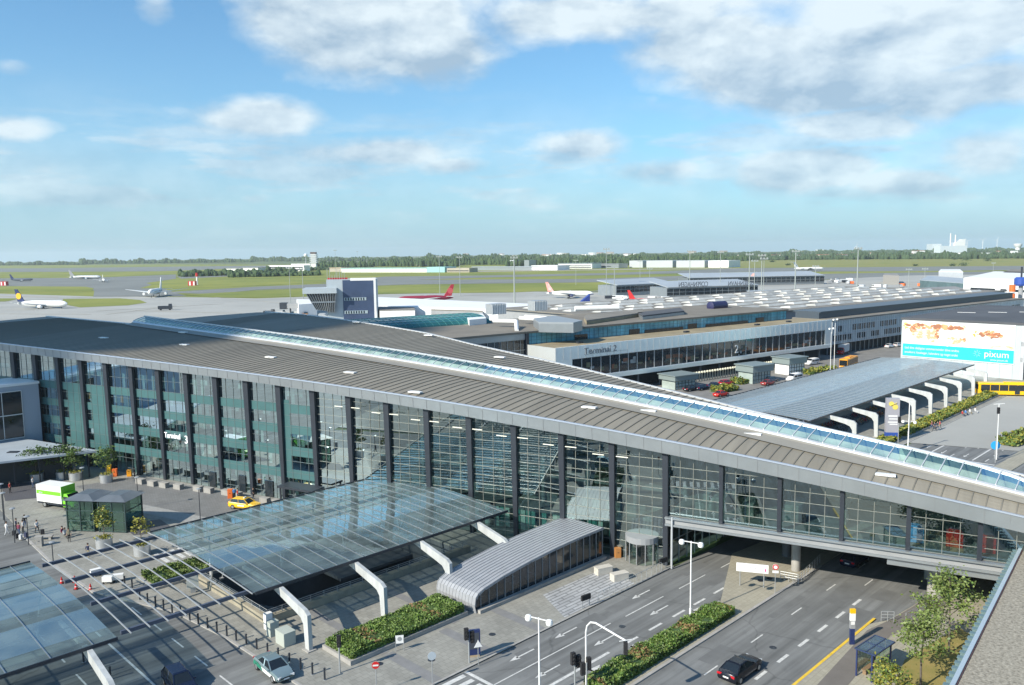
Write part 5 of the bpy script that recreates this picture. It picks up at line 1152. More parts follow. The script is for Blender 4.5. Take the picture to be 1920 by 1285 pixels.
# ================================================================= VEHICLES
def wheel(par,x,y,r,w=.22):
    q=MB(); q.tube((x,y-w/2,r),(x,y+w/2,r),r,n=16); wq=q.build('wheel',black_m,par)
    q=MB(); s=1 if y>0 else -1; q.tube((x,y+s*w*.42,r),(x,y+s*w*.56,r),r*.62,n=12); q.build('rim',steel,wq)
def car(label,loc,rot,paint,L=4.5,W=1.8,H=1.44,kind='sedan',cat='car',roofp=None,extra=None,group=None):
    o=thing('parked_car' if kind=='parked' else 'car',label,cat,loc,rot,group); h=L/2; w=W/2
    q=MB(); st=[(-h,.80,.42,.78),(-h+.10,.92,.26,.92),(-h+.7,.98,.20,.97),(-h*.2,1,.19,.93),(h*.42,1,.19,.90),(h-.65,.97,.20,.84),(h-.12,.88,.26,.70),(h,.74,.40,.58)]
    if kind in('wagon','van'): st[0]=(-h,.86,.40,1.0); st[1]=(-h+.08,.95,.26,1.02); st[2]=(-h+.7,1,.2,1.0)
    rg=[]
    for x,k,zb,zt in st:
        y=w*k; rg.append([(x,-y*.86,zb),(x,-y,zb+.16),(x,-y*.99,zt-.16),(x,-y*.88,zt),(x,0,zt+.03),(x,y*.88,zt),(x,y*.99,zt-.16),(x,y,zb+.16),(x,y*.86,zb)])
    q.loft(rg); q.build('body',paint,o,smooth=True)
    if kind=='sedan': b0,b1,t0,t1=-h+.75,h-1.15,-h+1.45,h*.10
    elif kind=='wagon': b0,b1,t0,t1=-h+.10,h-1.2,-h+.55,h*.12
    elif kind=='coupe': b0,b1,t0,t1=-h+.35,h-1.25,-h+1.25,h*.02
    else: b0,b1,t0,t1=-h+.08,h-.75,-h+.3,h*.38
    zb=.86; wb,wt=w*.90,w*.66
    P=[(b0,-wb,zb),(b1,-wb,zb),(b1,wb,zb),(b0,wb,zb)]; T=[(t0,-wt,H-.05),(t1,-wt,H-.05),(t1,wt,H-.05),(t0,wt,H-.05)]
    q=MB(); q.add(P+T,[(4,5,6,7),(0,1,5,4),(1,2,6,5),(2,3,7,6),(3,0,4,7)]); cab=q.build('cabin_glass',carglass,o)
    q=MB(); q.loft([[(t0-.04,-wt-.02,H-.06),(t0-.04,wt+.02,H-.06)][::1]+[(t0+.15,wt*.9,H),(t0+.15,-wt*.9,H)],[(t1+.06,-wt-.02,H-.06),(t1+.06,wt+.02,H-.06),(t1-.15,wt*.9,H),(t1-.15,-wt*.9,H)]]); q.build('roof_panel',roofp or paint,o)
    q=MB()
    for i in range(4): q.bar(P[i],T[i],.09,.05)
    for s in (-1,1):
        mx=(b0+b1)/2; q.bar((mx,s*wb,zb),((t0+t1)/2,s*wt,H-.05),.07,.04); q.bar((b0,s*(wb+.01),zb),(b1,s*(wb+.01),zb),.04,.05)
    q.build('pillar',roofp or paint,cab)
    r=.33
    for x in (-h+.82,h-.85):
        for s in (-1,1): wheel(o,x,s*(w-.1),r)
    for s in (-1,1):
        q=MB(); q.box((h-.07,s*w*.62,.60),(.14,.36,.15),rot=-s*.35); q.build('headlight',lampglass,o)
        q=MB(); q.box((-h+.02,s*w*.66,.80),(.10,.40,.16),rot=s*.25); q.build('taillight',tail_red,o)
        q=MB(); q.box((b1-.25,s*(w+.06),.93),(.13,.18,.12)); q.build('mirror',paint,o)
    for x_,z_ in ((-h-.012,.62),(h,.42)): q=MB(); q.box((x_,0,z_),(.03,.50,.12)); q.build('number_plate',white_m,o)
    q=MB(); q.box((h-.02,0,.52),(.06,.7,.12)); q.build('grille',black_m,o)
    return o
VG='cars'
cblack=carpaint('black',(.012,.014,.022)); cdark=carpaint('dark_blue',(.012,.02,.05)); csil=carpaint('silver_green',(.30,.40,.42),.5)
car('black estate car driving on the right-hand carriageway at the bottom of the picture',ab(60.3,33.3,.03),A45,cblack,4.75,1.86,1.42,'coupe')
car('dark blue estate car with lit red lamps in the shade under the bridge',ab(91.6,36.3,.03),A45,cdark,4.6,1.8,1.46,'wagon')
c=car('silver and green patrol car beside the row of black bollards',G(514,1262,.03),R(-48),csil,4.7,1.82,1.42,'sedan',roofp=csil)
q=MB(); 
for s in (-1,1): q.add([(-2.1,s*.925,.45),(-.2,s*.935,.42),(-.5,s*.935,.72),(-1.2,s*.93,.86),(-2.0,s*.905,.82)],[(0,1,2,3,4)])
q.build('green_livery',mat('livery_green',(.02,.20,.13),.35),c)
q=MB()
for s in (-1,1): q.add([(-.2,s*.937,.42),(2.1,s*.90,.40),(1.9,s*.90,.66),(-.5,s*.937,.74)],[(0,1,2,3)])
q.build('white_livery',white_m,c)
car('dark car cut by the bottom edge under the left glass canopy',G(338,1290,.03),R(-50),cdark,4.6,1.8,1.5,'wagon')
t=car('yellow taxi with dark windows waiting before the terminal hall',G(460,953,PVZ),R(-17),yellow_m,4.6,1.8,1.5,'wagon',cat='taxi')
q=MB(); q.box((0,0,1.58),(.2,.5,.14)); q.build('roof_sign',white_m,t)
q=MB()
for s in (-1,1): q.box((-.1,s*.93,.62),(1.1,.02,.18))
q.build('door_lettering',white_m,t)
for i,(px,py,c_,l) in enumerate([(1296,733,cblack,'black car nearest the glass kiosk in the row by the forecourt'),(1318,731,cdark,'dark car second in the row by the forecourt'),(1340,727,carpaint('navy',(.015,.02,.07)),'navy car between the dark car and the red one'),(1362,722,carpaint('red',(.45,.01,.03)),'red car at the right end of the forecourt row'),(1352,743,carpaint('bright_red',(.6,.03,.02)),'bright red car half hidden by the terminal roof edge'),(1447,716,carpaint('grey',(.05,.07,.12)),'grey car behind the white van near the bus canopy'),(1668,652,carpaint('police_white',(.75,.78,.8)),'white patrol car in front of the office block'),(1684,650,carpaint('white2',(.7,.7,.7)),'pale car just behind the white patrol car'),(1440,722,carpaint('dull_red',(.3,.05,.05)),'dull red car behind the shrubs by the bus canopy')]):
    car(l,G(px,py,.2),R(36 if i<4 else 38),c_,4.6,1.8,1.5,'wagon' if i%2 else 'sedan')
def van(label,loc,rot,m,L=5.2,H=2.0,cat='van'):
    o=thing('van',label,cat,loc,rot); q=MB(); h=L/2
    rg=[]
    for x,zt,k in [(-h,H*.93,.93),(-h+.15,H,1),(h-1.9,H,1),(h-1.15,H*.78,.98),(h-.7,H*.52,.97),(h-.1,H*.42,.92),(h,H*.3,.86)]:
        y=.98*k; rg.append([(x,-y*.95,.3),(x,-y,.5),(x,-y,zt*.7),(x,-y*.85,zt),(x,y*.85,zt),(x,y,zt*.7),(x,y,.5),(x,y*.95,.3)])
    q.loft(rg); q.build('body',m,o,smooth=True)
    q=MB(); q.add([(h-1.82,-.80,H*.97),(h-1.82,.80,H*.97),(h-.98,.84,H*.72),(h-.98,-.84,H*.72)],[(0,1,2,3)]); q.v=[(x+.06,y,z+.03) for x,y,z in q.v]
    for s in (-1,1): q.b2(h-2.6,h-1.3,s*.985-.01,s*.985+.01,H*.55,H*.82); q.b2(-h+.4,h-2.8,s*.985-.01,s*.985+.01,H*.58,H*.82)
    q.build('window',carglass,o)
    for x in (-h+.95,h-.9):
        for s in (-1,1): wheel(o,x,s*.88,.35)
    for s in (-1,1):
        q=MB(); q.box((h-.06,s*.66,.72),(.1,.34,.2)); q.build('headlight',lampglass,o)
        q=MB(); q.box((-h,s*.85,1.0),(.06,.16,.4)); q.build('taillight',tail_red,o)
    return o
van('white van driving away past the projecting terminal front',G(1522,684,.2),R(216),whiteglare)
van('white van beside the grey box near the bus canopy',G(1489,714,.2),R(216),whiteglare)
def bus(label,loc,rot,m,L=12,H=3.0,nd=3):
    o=thing('bus',label,'bus',loc,rot); h=L/2; q=MB(); rg=[]
    for x,k in [(-h,.94),(-h+.15,1),(h-.3,1),(h,.92)]:
        y=1.25*k; rg.append([(x,-y,.35),(x,-y,H-.25),(x,-y*.88,H),(x,y*.88,H),(x,y,H-.25),(x,y,.35)])
    q.loft(rg); q.build('body',m,o)
    q=MB()
    for s in (-1,1): q.b2(-h+.5,h-.3,s*1.255-.01,s*1.255+.012,1.25,H-.4)
    q.b2(h-.02,h+.02,-1.1,1.1,1.1,H-.35); q.b2(-h-.02,-h+.02,-1,1,1.5,H-.4); w=q.build('window',carglass,o)
    q=MB()
    for s in (-1,1):
        for k in range(1,8): q.b2(-h+.5+k*(L-1)/8,-h+.62+k*(L-1)/8,s*1.27-.01,s*1.27+.01,1.2,H-.4)
    q.build('window_post',m,w)
    for k in range(nd):
        q=MB(); x=h-1.2-k*(L-2.4)/max(1,nd-1); q.b2(x-.55,x+.55,-1.285,-1.262,.45,H-.5); q.build('door',g_dark,o)
    for x in (-h+2.6,h-2.6):
        for s in (-1,1): wheel(o,x,s*1.12,.5,.3)
    q=MB(); q.box((0,0,H+.1),(L*.3,1.4,.22)); q.build('roof_unit',m,o)
    for s in (-1,1):
        q=MB(); q.box((h+.02,s*.95,.75),(.06,.3,.2)); q.build('headlight',lampglass,o)
    return o
bus('orange bus facing the camera beside the red delivery truck',G(1591,689,.2),R(232),amber_m,11,3.1)
bus('long yellow bus passing behind the far end of the bus canopy',G(1880,742,.1)+Vector((3,0,0)),R(-12),yellow_m,17,3.1)
def boxtruck(label,loc,rot,boxm,cabm,L=7,band=None,front=None):
    o=thing('box_truck',label,'truck',loc,rot); h=L/2
    q=MB(); q.b2(-h,h-2.2,-1.15,1.15,.85,3.35); bx=q.build('cargo_box',boxm,o)
    if band:
        q=MB()
        for s in (-1,1): q.b2(-h+.1,h-2.3,s*1.165-.012,s*1.165+.012,2.0,2.55)
        q.build('band',band,bx); text('side_lettering','biler',.42,white_m,bx,(-h+.6,-1.20,2.1),(R(90),0,0),.01)
    if front:
        q=MB(); q.b2(h-2.2,h-2.12,-1.16,1.16,1.9,3.38); q.build('front_panel',front,bx)
    q=MB(); rg=[]
    for x,zt,k in [(h-2.15,2.35,1),(h-1.4,2.3,1),(h-.85,1.45,.98),(h-.1,1.2,.93),(h,.8,.88)]:
        y=1.0*k; rg.append([(x,-y,.4),(x,-y,zt*.75),(x,-y*.88,zt),(x,y*.88,zt),(x,y,zt*.75),(x,y,.4)])
    q.loft(rg); cb=q.build('cab',cabm,o,smooth=True)
    q=MB(); q.add([(h-1.36,-.85,2.24),(h-1.36,.85,2.24),(h-.84,.88,1.50),(h-.84,-.88,1.50)],[(0,1,2,3)]); q.v=[(x+.06,y,z+.02) for x,y,z in q.v]
    for s in (-1,1): q.b2(h-2.0,h-1.25,s*1.005-.01,s*1.005+.01,1.35,1.95)
    q.build('windscreen',carglass,cb)
    q=MB(); q.b2(-h,h-.8,-1.0,1.0,.5,.84); q.build('chassis',dk_m,o)
    for s in (-1,1):
        wheel(o,-h+1.4,s*.95,.42); wheel(o,h-.9,s*.88,.40)
        q=MB(); q.box((h-.02,s*.7,.85),(.1,.35,.2)); q.build('headlight',lampglass,o)
    return o
boxtruck('white and lime green box truck on the plaza left of the glass lift house',G(108,955,PVZ)+Vector((0,1.2,0)),R(-22),whiteglare,lime_m,7.2,lime_m,lime_m)
boxtruck('red and white delivery truck behind the orange bus',G(1580,664,.2),R(232),white_m,red_m,7.5)
# ================================================================= STREET FURNITURE
def street_lamp(label,loc,h,armrot,group='two-headed street lamps'):
    o=thing('street_lamp',label,'street lamp',loc,armrot,group)
    q=MB(); q.tube((0,0,0),(0,0,h),.09,.06,n=8); q.tube((0,0,0),(0,0,.9),.13,n=8); q.build('post',white_m,o)
    q=MB(); q.bar((-.95,0,h-.1),(.95,0,h-.1),.07); q.build('arm',white_m,o)
    for s in (-1,1):
        q=MB(); q.lathe([(.05,-.42),(.24,-.32),(.30,-.12),(.22,.08),(.08,.14)],(s*.95,0,h-.1),n=14); q.build('lamp_globe',mat('lamp_white',(.85,.85,.83),.3),o,smooth=True)
    return o
street_lamp('white double-headed street lamp standing before the bridge by the clipped hedge',ab(66.5,42.2,PVZ),7.75,R(-30))
street_lamp('white double-headed street lamp at the bottom edge, cut off at its foot',ab(45.6,43.0,PVZ)+Vector((0,0,-.5)),7.3,R(-30))
street_lamp('double-headed street lamp beyond the skylight on the right pavement',ab(149,50.5,PVZ),5.6,R(-30))
street_lamp('tall double-headed lamp in front of the orange bus',G(1563,715,.2),17,R(40))
street_lamp('double-headed lamp nearer the bus canopy on the forecourt',G(1556,720,.2),15,R(40))
def plaza_lamp(label,loc,h,m=dk_m,group='slim dark plaza lamps'):
    o=thing('plaza_lamp',label,'street lamp',loc,0,group); q=MB(); q.tube((0,0,0),(0,0,h),.06,.05,n=8); q.build('post',m,o); q=MB(); q.lathe([(.08,h),(.34,h+.06),(.34,h+.14),(.1,h+.22)],n=12); q.build('lamp_head',galv,o)
for px,py,h,l in [(158,940,5.0,'plaza lamp standing by the planters behind the truck'),(260,955,4.6,'plaza lamp in the middle of the forecourt paving'),(376,980,4.6,'plaza lamp nearest the glass canopy corner'),(100,1055,2.4,'short plaza lamp at the left end of the bare rafters'),(28,1018,4.4,'plaza lamp among the waiting travellers at the left'),(54,1022,3.6,'pale-headed plaza lamp right of the waiting travellers'),(7,975,5,'plaza lamp at the left picture edge'),(10,988,4.6,'second plaza lamp at the left picture edge'),(1290,705,5,'plaza lamp below the dark end of the terminal front'),(1320,703,5,'plaza lamp by the row of forecourt bollards'),(1384,690,5,'plaza lamp right of the larger glass kiosk'),(1500,672,5,'plaza lamp beside the white driving van')]: plaza_lamp(l,G(px,py,PVZ if px<1000 else .2),h)
# bollards
bo=thing('bollard','black bollard in the long row along the station kerb','bollard',ab(34.4,60,PVZ),A45,'black bollards along the station kerb')
q=MB(); q.tube((0,0,0),(0,0,.95),.085,n=10); q.lathe([(.085,.95),(.11,.97),(.11,1.03),(.04,1.09)],n=10); q.build('post',dk_m,bo); q=MB(); q.tube((0,0,0),(0,0,.03),.15,n=10); q.build('foot',galv,bo)
bpts=[(609,1275),(586,1265),(564,1256),(543,1246),(522,1236),(502,1227),(481.6,1218),(462,1209.5),(443,1201.6),(425.5,1193),(407,1186),(389.5,1178),(372,1170),(356,1163),(339,1156),(323,1150),(307,1144),(292,1137.5),(277,1131),(262.5,1125)]
for i,(x,y) in enumerate(bpts):
    p=G(x,y,PVZ)
    if i==0: bo.location=p
    else: dup(bo,p,A45)
for i,(x,y) in enumerate([(248,1103),(234,1098),(157,1242),(173,1250),(190,1261),(207,1272)]):
    dup(bo,G(x,y,PVZ),A45,'black bollard beside the drive under the left canopy edge' if i>1 else 'black bollard near the barrier at the crossing','black bollards by the drive')
# forecourt bollards
fb=None
a,b=G(1296,718,.2),G(1450,694,.2)
for k in range(34):
    p=a.lerp(b,k/33)
    if fb is None:
        fb=thing('forecourt_bollard','pale bollard in the dense row along the forecourt','bollard',p,0,'pale bollards along the forecourt'); q=MB(); q.tube((0,0,0),(0,0,2.2),.16,n=8); q.build('post',mat('bollard_pale',(.45,.43,.34),.6),fb); q=MB(); q.lathe([(.18,2.2),(.34,2.3),(.34,2.7),(.1,2.85)],n=8); q.build('cap',mat('cap_cream',(.72,.70,.55),.5),fb)
    else: dup(fb,p)
# traffic lights
def signal(label,loc,h,rot,n=1,group='traffic lights'):
    o=thing('traffic_light',label,'traffic light',loc,rot,group); q=MB(); q.tube((0,0,0),(0,0,h),.07,n=8); q.build('post',galv,o)
    for k in range(n):
        x=(-.25 if k==0 else .28) if n>1 else 0; z=h-.15+(-.35 if k==1 else 0)
        q=MB(); q.box((x,-.12,z),(.36,.28,1.05)); hd=q.build('signal_head',black_m,o)
        q=MB()
        for j in range(3): q.lathe([(.12,-.0),(.13,-.14)],(x,-.26,z+.33-.33*j),'y',10)
        q.build('lens_hood',black_m,hd)
    return o
signal('traffic light on a pale post before the planter end',ab(36.6,58.2,PVZ),3.1,R(20))
signal('double traffic light beside the blue information pillar',ab(45.5,51.4,PVZ),2.9,R(20),2)
signal('double traffic light at the bottom edge left of the mast arm',G(1078,1292,.2),2.9,R(30),2)
signal('traffic light on the foot of the curved mast arm',G(1100,1300,.2),2.6,R(200),2)
signal('traffic light on the pavement beyond the skylight strip',G(1683,852,.2),6.3,R(10))
signal('traffic light on the far road island at the right',G(1866,868,.2),9,R(10))
ml=thing('mast_arm_signal','curved white mast arm holding a signal over the left-turn lane','traffic light',G(1099,1293,.2),0)
b0=ml.location; q=MB(); T_=Vector((0,0,6.1)); e=G(1173,1206,5.75)-b0; e.z=5.75
pts=[(0,0,0),(0,0,4.9),(e.x*.03,e.y*.03,5.5),(e.x*.12,e.y*.12,5.95),(e.x*.25,e.y*.25,6.1),(e.x,e.y,5.75)]
for a,b in zip(pts,pts[1:]): q.tube(a,b,.075,.07,n=8)
q.build('mast',white_m,ml); q=MB(); q.box((e.x,e.y,5.15),(.3,.34,1.0)); sh=q.build('signal_head',black_m,ml)
q=MB(); q.bar((e.x-.5,e.y-.1,5.75),(e.x+.5,e.y+.1,5.8),.05); q.build('bracket',white_m,ml)
# signs
def sign_post(name,label,loc,h,rot,shape,m,size=.62,plate=None,back=None):
    o=thing(name,label,'sign',loc,rot); q=MB(); q.tube((0,0,0),(0,0,h),.035,n=8); q.build('post',galv,o)
    q=MB()
    if shape=='disc': q.lathe([(size/2,0),(size/2,.03)],(0,-.06,h-size/2),'y',24)
    elif shape=='tri':
        q.add([(-size/2,-.05,h-size*.85),(size/2,-.05,h-size*.85),(0,-.05,h),(-size/2,-.08,h-size*.85),(size/2,-.08,h-size*.85),(0,-.08,h)],[(0,1,2),(5,4,3),(0,3,4,1),(1,4,5,2),(2,5,3,0)])
    else: q.box((0,-.06,h-size/2),(size*.8,.03,size))
    s=q.build('sign_face',m,o)
    return o,s
o,s=sign_post('no_entry_sign','red round sign with a white bar on a thin post at the bottom edge',G(706,1300,PVZ),2.75,R(8),'disc',red_m,.62); q=MB(); q.box((0,-.085,2.44),(.46,.02,.13)); q.build('white_bar',white_m,s)
sign_post('round_sign','back of a round grey sign on two thin posts left of the crossing',G(811,1284,PVZ),2.9,R(15),'disc',mat('sign_back',(.55,.62,.68),.4,.3),.72)
sign_post('warning_sign','white triangular sign in front of the blue information pillar',G(897,1247,PVZ),2.3,R(15),'tri',white_m,.75)
o,s=sign_post('parking_ban_sign','white and red no-parking sign beside the white board on the island',G(1453,1113,PVZ),3.2,R(-12),'disc',white_m,.62); q=MB(); q.lathe([(.30,0),(.30,.02)],(0,-.09,2.89),'y',20); q.build('red_ring',red_m,s); q=MB(); q.lathe([(.19,0),(.19,.02)],(0,-.115,2.89),'y',20); q.build('white_centre',white_m,s); q=MB(); q.box((0,-.07,2.38),(.62,.03,.26)); q.build('text_plate',white_m,s)
wb=thing('direction_board','long white direction board on two posts on the paved island','sign',G(1410,1100,PVZ),R(-17)); q=MB(); q.box((0,0,2.05),(3.3,.12,.92)); pb=q.build('board',whiteglare,wb)
for x in (-1.25,1.2): q=MB(); q.tube((x,0,0),(x,0,1.6),.05,n=8); q.build('post',galv,wb)
text('lettering','Terminal 2 · Parkering',.2,mat('ink_grey',(.35,.35,.4),.6),pb,(-1.4,-.08,2.05),(R(90),0,0),.004); q=MB(); q.box((1.35,-.075,1.95),(.12,.02,.3)); q.build('red_mark',mat('mark_magenta',(.6,.05,.25),.5),pb)
q=MB()
o=thing('information_pillar','dark blue information pillar beside the double traffic light','sign',ab(46.6,51.9,PVZ),R(12)); q.box((0,0,1.35),(1.05,.28,2.3)); q.build('panel',navy_m,o); q=MB(); q.box((0,-.15,1.5),(.85,.02,1.5)); q.build('map_face',mat('map_dark',(.06,.07,.09),.3),o); q=MB(); q.box((0,0,.1),(.9,.24,.2)); q.build('foot',mat('foot_tan',(.4,.3,.2),.7),o)
o=thing('bus_stop_pillar','tall bus stop pillar, yellow and white above a navy foot','sign',G(1597,1208,PVZ),R(0)); q=MB(); q.box((0,0,.75),(.42,.22,1.5)); q.build('foot_panel',navy_m,o); q=MB(); q.box((0,0,3.15),(.46,.24,.4)); q.build('yellow_cap',yellow_m,o); q=MB(); q.box((0,0,2.6),(.46,.24,.7)); tp=q.build('timetable_panel',whiteglare,o); q=MB(); q.box((0,0,1.87),(.44,.23,.72)); q.build('grey_panel',grey_m,o); q=MB(); q.box((0,-.13,2.05),(.34,.02,.3)); q.build('notice',white_m,o)
sh=thing('bus_shelter','bus shelter with a dark framed glass roof and navy post at the right','bus shelter',G(1640,1262,PVZ),R(40)); 
q=MB(); 
for x0,x1 in ((-1.7,-.05),(.05,1.7)):
    for y0,y1 in ((-.75,0),(.03,.85)): q.b2(x0,x1,y0,y1,2.42,2.45)
rf=q.build('glass_roof',glass('shelter_glass',(.35,.45,.5),.25,.05,(.8,.9,1),diff=.35,dcol=(.2,.26,.3)),sh)
q=MB(); 
for x in (-1.75,0,1.75): q.bar((x,-.8,2.44),(x,.9,2.44),.09,.1)
for y in (-.8,.0,.9): q.bar((-1.8,y,2.44),(1.8,y,2.44),.09,.1)
q.build('roof_frame',mat('shelter_navy',(.03,.05,.12),.4),rf)
for x_,y_,w_ in ((-1.6,-.55,.28),(1.6,-.55,.12),(1.6,.8,.1),(-1.6,.8,.1)): q=MB(); q.box((x_,y_,1.2),(w_,.12,2.4)); q.build('post',navy_m,sh)
q=MB(); q.b2(-1.6,1.6,.79,.81,.25,2.25); q.b2(1.59,1.61,-.5,.78,.25,2.25); q.build('glass_wall',g_clear,sh); q=MB(); q.box((0,.45,.45),(2.2,.4,.06)); q.box((-.9,.45,.22),(.08,.3,.42)); q.box((.9,.45,.22),(.08,.3,.42)); q.build('bench',mat('bench_wood',(.25,.17,.1),.6),sh)
tt=thing('totem_sign','tall grey station totem with a yellow emblem and navy base right of the bus canopy','sign',G(1671,828,PVZ),R(-8)); q=MB(); q.box((0,0,5.0),(2.3,.9,6.4)); q.build('panel',mat('totem_grey',(.42,.41,.45),.45,.2),tt); q=MB(); q.box((0,0,.9),(2.3,.9,1.8)); q.build('base',blue_m,tt)
q=MB(); q.lathe([(.45,0),(.45,.03)],(-.35,-.5,7.2),'y',16); q.lathe([(.5,0),(.5,.03)],(.35,-.5,6.6),'y',16); q.bar((-.5,-.52,6.9),(.6,-.52,7.4),.25,.02); q.build('emblem',mat('emblem_yellow',(.75,.6,.12),.5),tt)
q=MB(); q.box((0,-.47,4.9),(1.6,.03,.28)); q.box((.1,-.47,4.35),(1.5,.03,.2)); q.box((0,-.47,3.75),(1.7,.03,.22)); q.box((.15,-.47,3.35),(1.4,.03,.2)); q.build('text_bar',white_m,tt)
q=MB()
o=thing('blue_round_sign','blue round direction sign on a post at the far island','sign',G(1865,860,.2),R(-10)); q.lathe([(.75,0),(.75,.05)],(0,-.1,2.3),'y',20); q.build('sign_face',skyb_m,o); q=MB(); q.tube((0,0,0),(0,0,3),.06); q.build('post',galv,o)
o=thing('street_lamp','tall white single lamp post right of the station totem','street lamp',G(1702,848,.2),R(0)); q=MB(); q.tube((0,0,0),(0,0,9),.12,.08); q.build('post',white_m,o); q=MB(); q.box((.2,0,9),(.8,.25,.12)); q.build('lamp_head',white_m,o)
o=thing('street_lamp','slim mast with a crossbar on the far island beside the blue sign','street lamp',G(1868,862,.2),R(0)); q=MB(); q.tube((0,0,0),(0,0,9.5),.1,.07); q.build('post',white_m,o); q=MB(); q.bar((-.9,0,9.5),(.9,0,9.6),.1); q.build('crossbar',white_m,o)
# A-frame sign, boxes, blocks, bins
o=thing('notice_sign','white square notice on two legs behind the long planter','sign',ab(42.6,57.6,PVZ),R(10)); q=MB(); q.box((0,0,1.1),(.75,.05,.75)); f_=q.build('notice',white_m,o); q=MB(); q.box((-.36,0,.65),(.05,.05,1.3)); q.box((.36,0,.65),(.05,.05,1.3)); q.build('leg',galv,o); q=MB(); q.lathe([(.2,0),(.2,.02)],(0,-.04,1.15),'y',16); q.build('emblem',grey_m,f_)
def bevbox(name,label,cat,loc,rot,d,m,lid=None,group=None):
    o=thing(name,label,cat,loc,rot,group); x,y,z=d; q=MB(); q.box((0,0,z/2),(x,y,z)); q.box((0,0,z/2),(x*.94,y+.02,z*.9)); q.build('body',m,o); q=MB(); q.box((0,0,z+.03),(x*1.03,y*1.03,.06)); q.build('lid',lid or m,o); 
    if 'block' not in name: q=MB(); q.box((0,-y/2-.02,z*.6),(x*.3,.03,.05)); q.build('handle',dk_m,o)
    return o
bevbox('utility_cabinet','large pale grey utility cabinet beside the front bent canopy support','cabinet',ab(36.2,66.6,PVZ),A45+R(90),(1.6,1.2,1.25),mat('cabinet_grey',(.42,.46,.42),.6))
bevbox('utility_cabinet','narrow pale cabinet left of the large one by the canopy support','cabinet',ab(36.2,69.0,PVZ),A45+R(90),(.8,.9,1.35),mat('cabinet_grey'))
bevbox('ticket_machine','slim white ticket machine behind the two cabinets','machine',ab(36.6,70.6,PVZ),A45,(.7,.5,1.5),whiteglare)
bevbox('stone_block','pale stone block on the paving nearest the metal pavilion','stone block',ab(69.4,55.4,PVZ),A45-R(20),(1.9,.9,.75),mat('block_stone',(.55,.52,.46),.8,0,1,.1))
bevbox('stone_block','pale stone block by the railing in front of the revolving door','stone block',ab(69.2,53.0,PVZ),A45-R(20),(1.9,.9,.75),mat('block_stone'))
for i,(x,y) in enumerate([(264,907),(286,911),(308,914),(335,917),(372,921),(392,924),(425,928),(445,932),(497,943),(520,947)]):
    bevbox('seat_block','grey concrete seat block in the row along the terminal wall','seat block',G(x,y,PVZ),FR,(1.5,.8,.75),conc,None,'concrete seat blocks along the terminal wall')
for (x,y,l,m,h) in [(205,893,'slim yellow machine among the entrance planters',yellow_m,1.8),(216,893,'orange waste bin by the entrance planters',orange_m,1.2),(243,893,'small amber bin left of the dark wall pier',amber_m,1.0),(432,934,'orange bin at the end of the seat block row',orange_m,1.3),(1158,1045,'orange wooden kiosk box beside the revolving door',mat('wood_box',(.45,.2,.06),.6),1.1),(75,1024,'grey waste bin by the kerb at the left',conc,1.2)]: bevbox('waste_bin',l,'bin',G(x,y,PVZ),R(10),(.7,.6,h),m)
o=thing('stone_bench','pale stone bench near the kerb by the waiting travellers','bench',G(66,1022,PVZ)+Vector((0,2,0)),R(5)); q=MB(); q.box((0,0,.45),(2.2,.6,.12)); q.build('seat',conc,o)
for x in (-.8,.8): q=MB(); q.box((x,0,.2),(.3,.5,.4)); q.build('leg',conc,o)
# advertisement column and barriers at the crossing
o=thing('advert_board','pale advertising board with a shadow on the crossing pavement','sign',ab(35.2,84.3,PVZ),A45-R(20)); q=MB(); q.box((0,0,1.3),(1.2,.2,1.4)); q.build('panel',mat('panel_pale',(.5,.53,.5),.5),o); q=MB(); q.box((0,0,.35),(.5,.15,.7)); q.build('foot',galv,o)
o=thing('barrier_post','thin leaning barrier pole beside the green planter bed','barrier',ab(39.0,85.5,PVZ),A45); q=MB(); q.tube((0,0,0),(1.9,1.2,4.0),.05); q.build('pole',galv,o); q=MB(); q.box((0,0,.1),(.4,.4,.2)); q.build('foot',conc,o)
for i,(x,y) in enumerate([(116,1094),(140,1092),(170,1107),(143,1105)]):
    o=thing('traffic_cone','red and white traffic cone by the crossing','traffic cone',G(x,y,.03),0,'traffic cones by the crossing'); q=MB(); q.lathe([(.2,.04),(.04,.75)],n=12); q.build('cone',red_m,o); q=MB(); q.box((0,0,.02),(.45,.45,.04)); q.build('base',black_m,o); q=MB(); q.lathe([(.148,.28),(.105,.45)],n=12); q.build('white_band',white_m,o)
for i,(x,y,l) in enumerate([(203,1094,'white pushcart left one at the crossing'),(222,1090,'white pushcart right one at the crossing'),(180,1080,'white box on the crossing pavement')]):
    o=thing('luggage_cart',l,'cart',G(x,y,PVZ),R(20*i)); q=MB(); q.box((0,0,.55),(1.1,.6,.55)); q.build('basket',whiteglare,o); q=MB()
    for a_ in (-.4,.4): q.tube((a_,-.28,.12),(a_,-.22,.12),.12); q.tube((a_,.22,.12),(a_,.28,.12),.12)
    q.build('wheel',black_m,o); q=MB(); q.bar((-.6,-.25,.8),(-.6,.25,.8),.04); q.build('handle',galv,o)
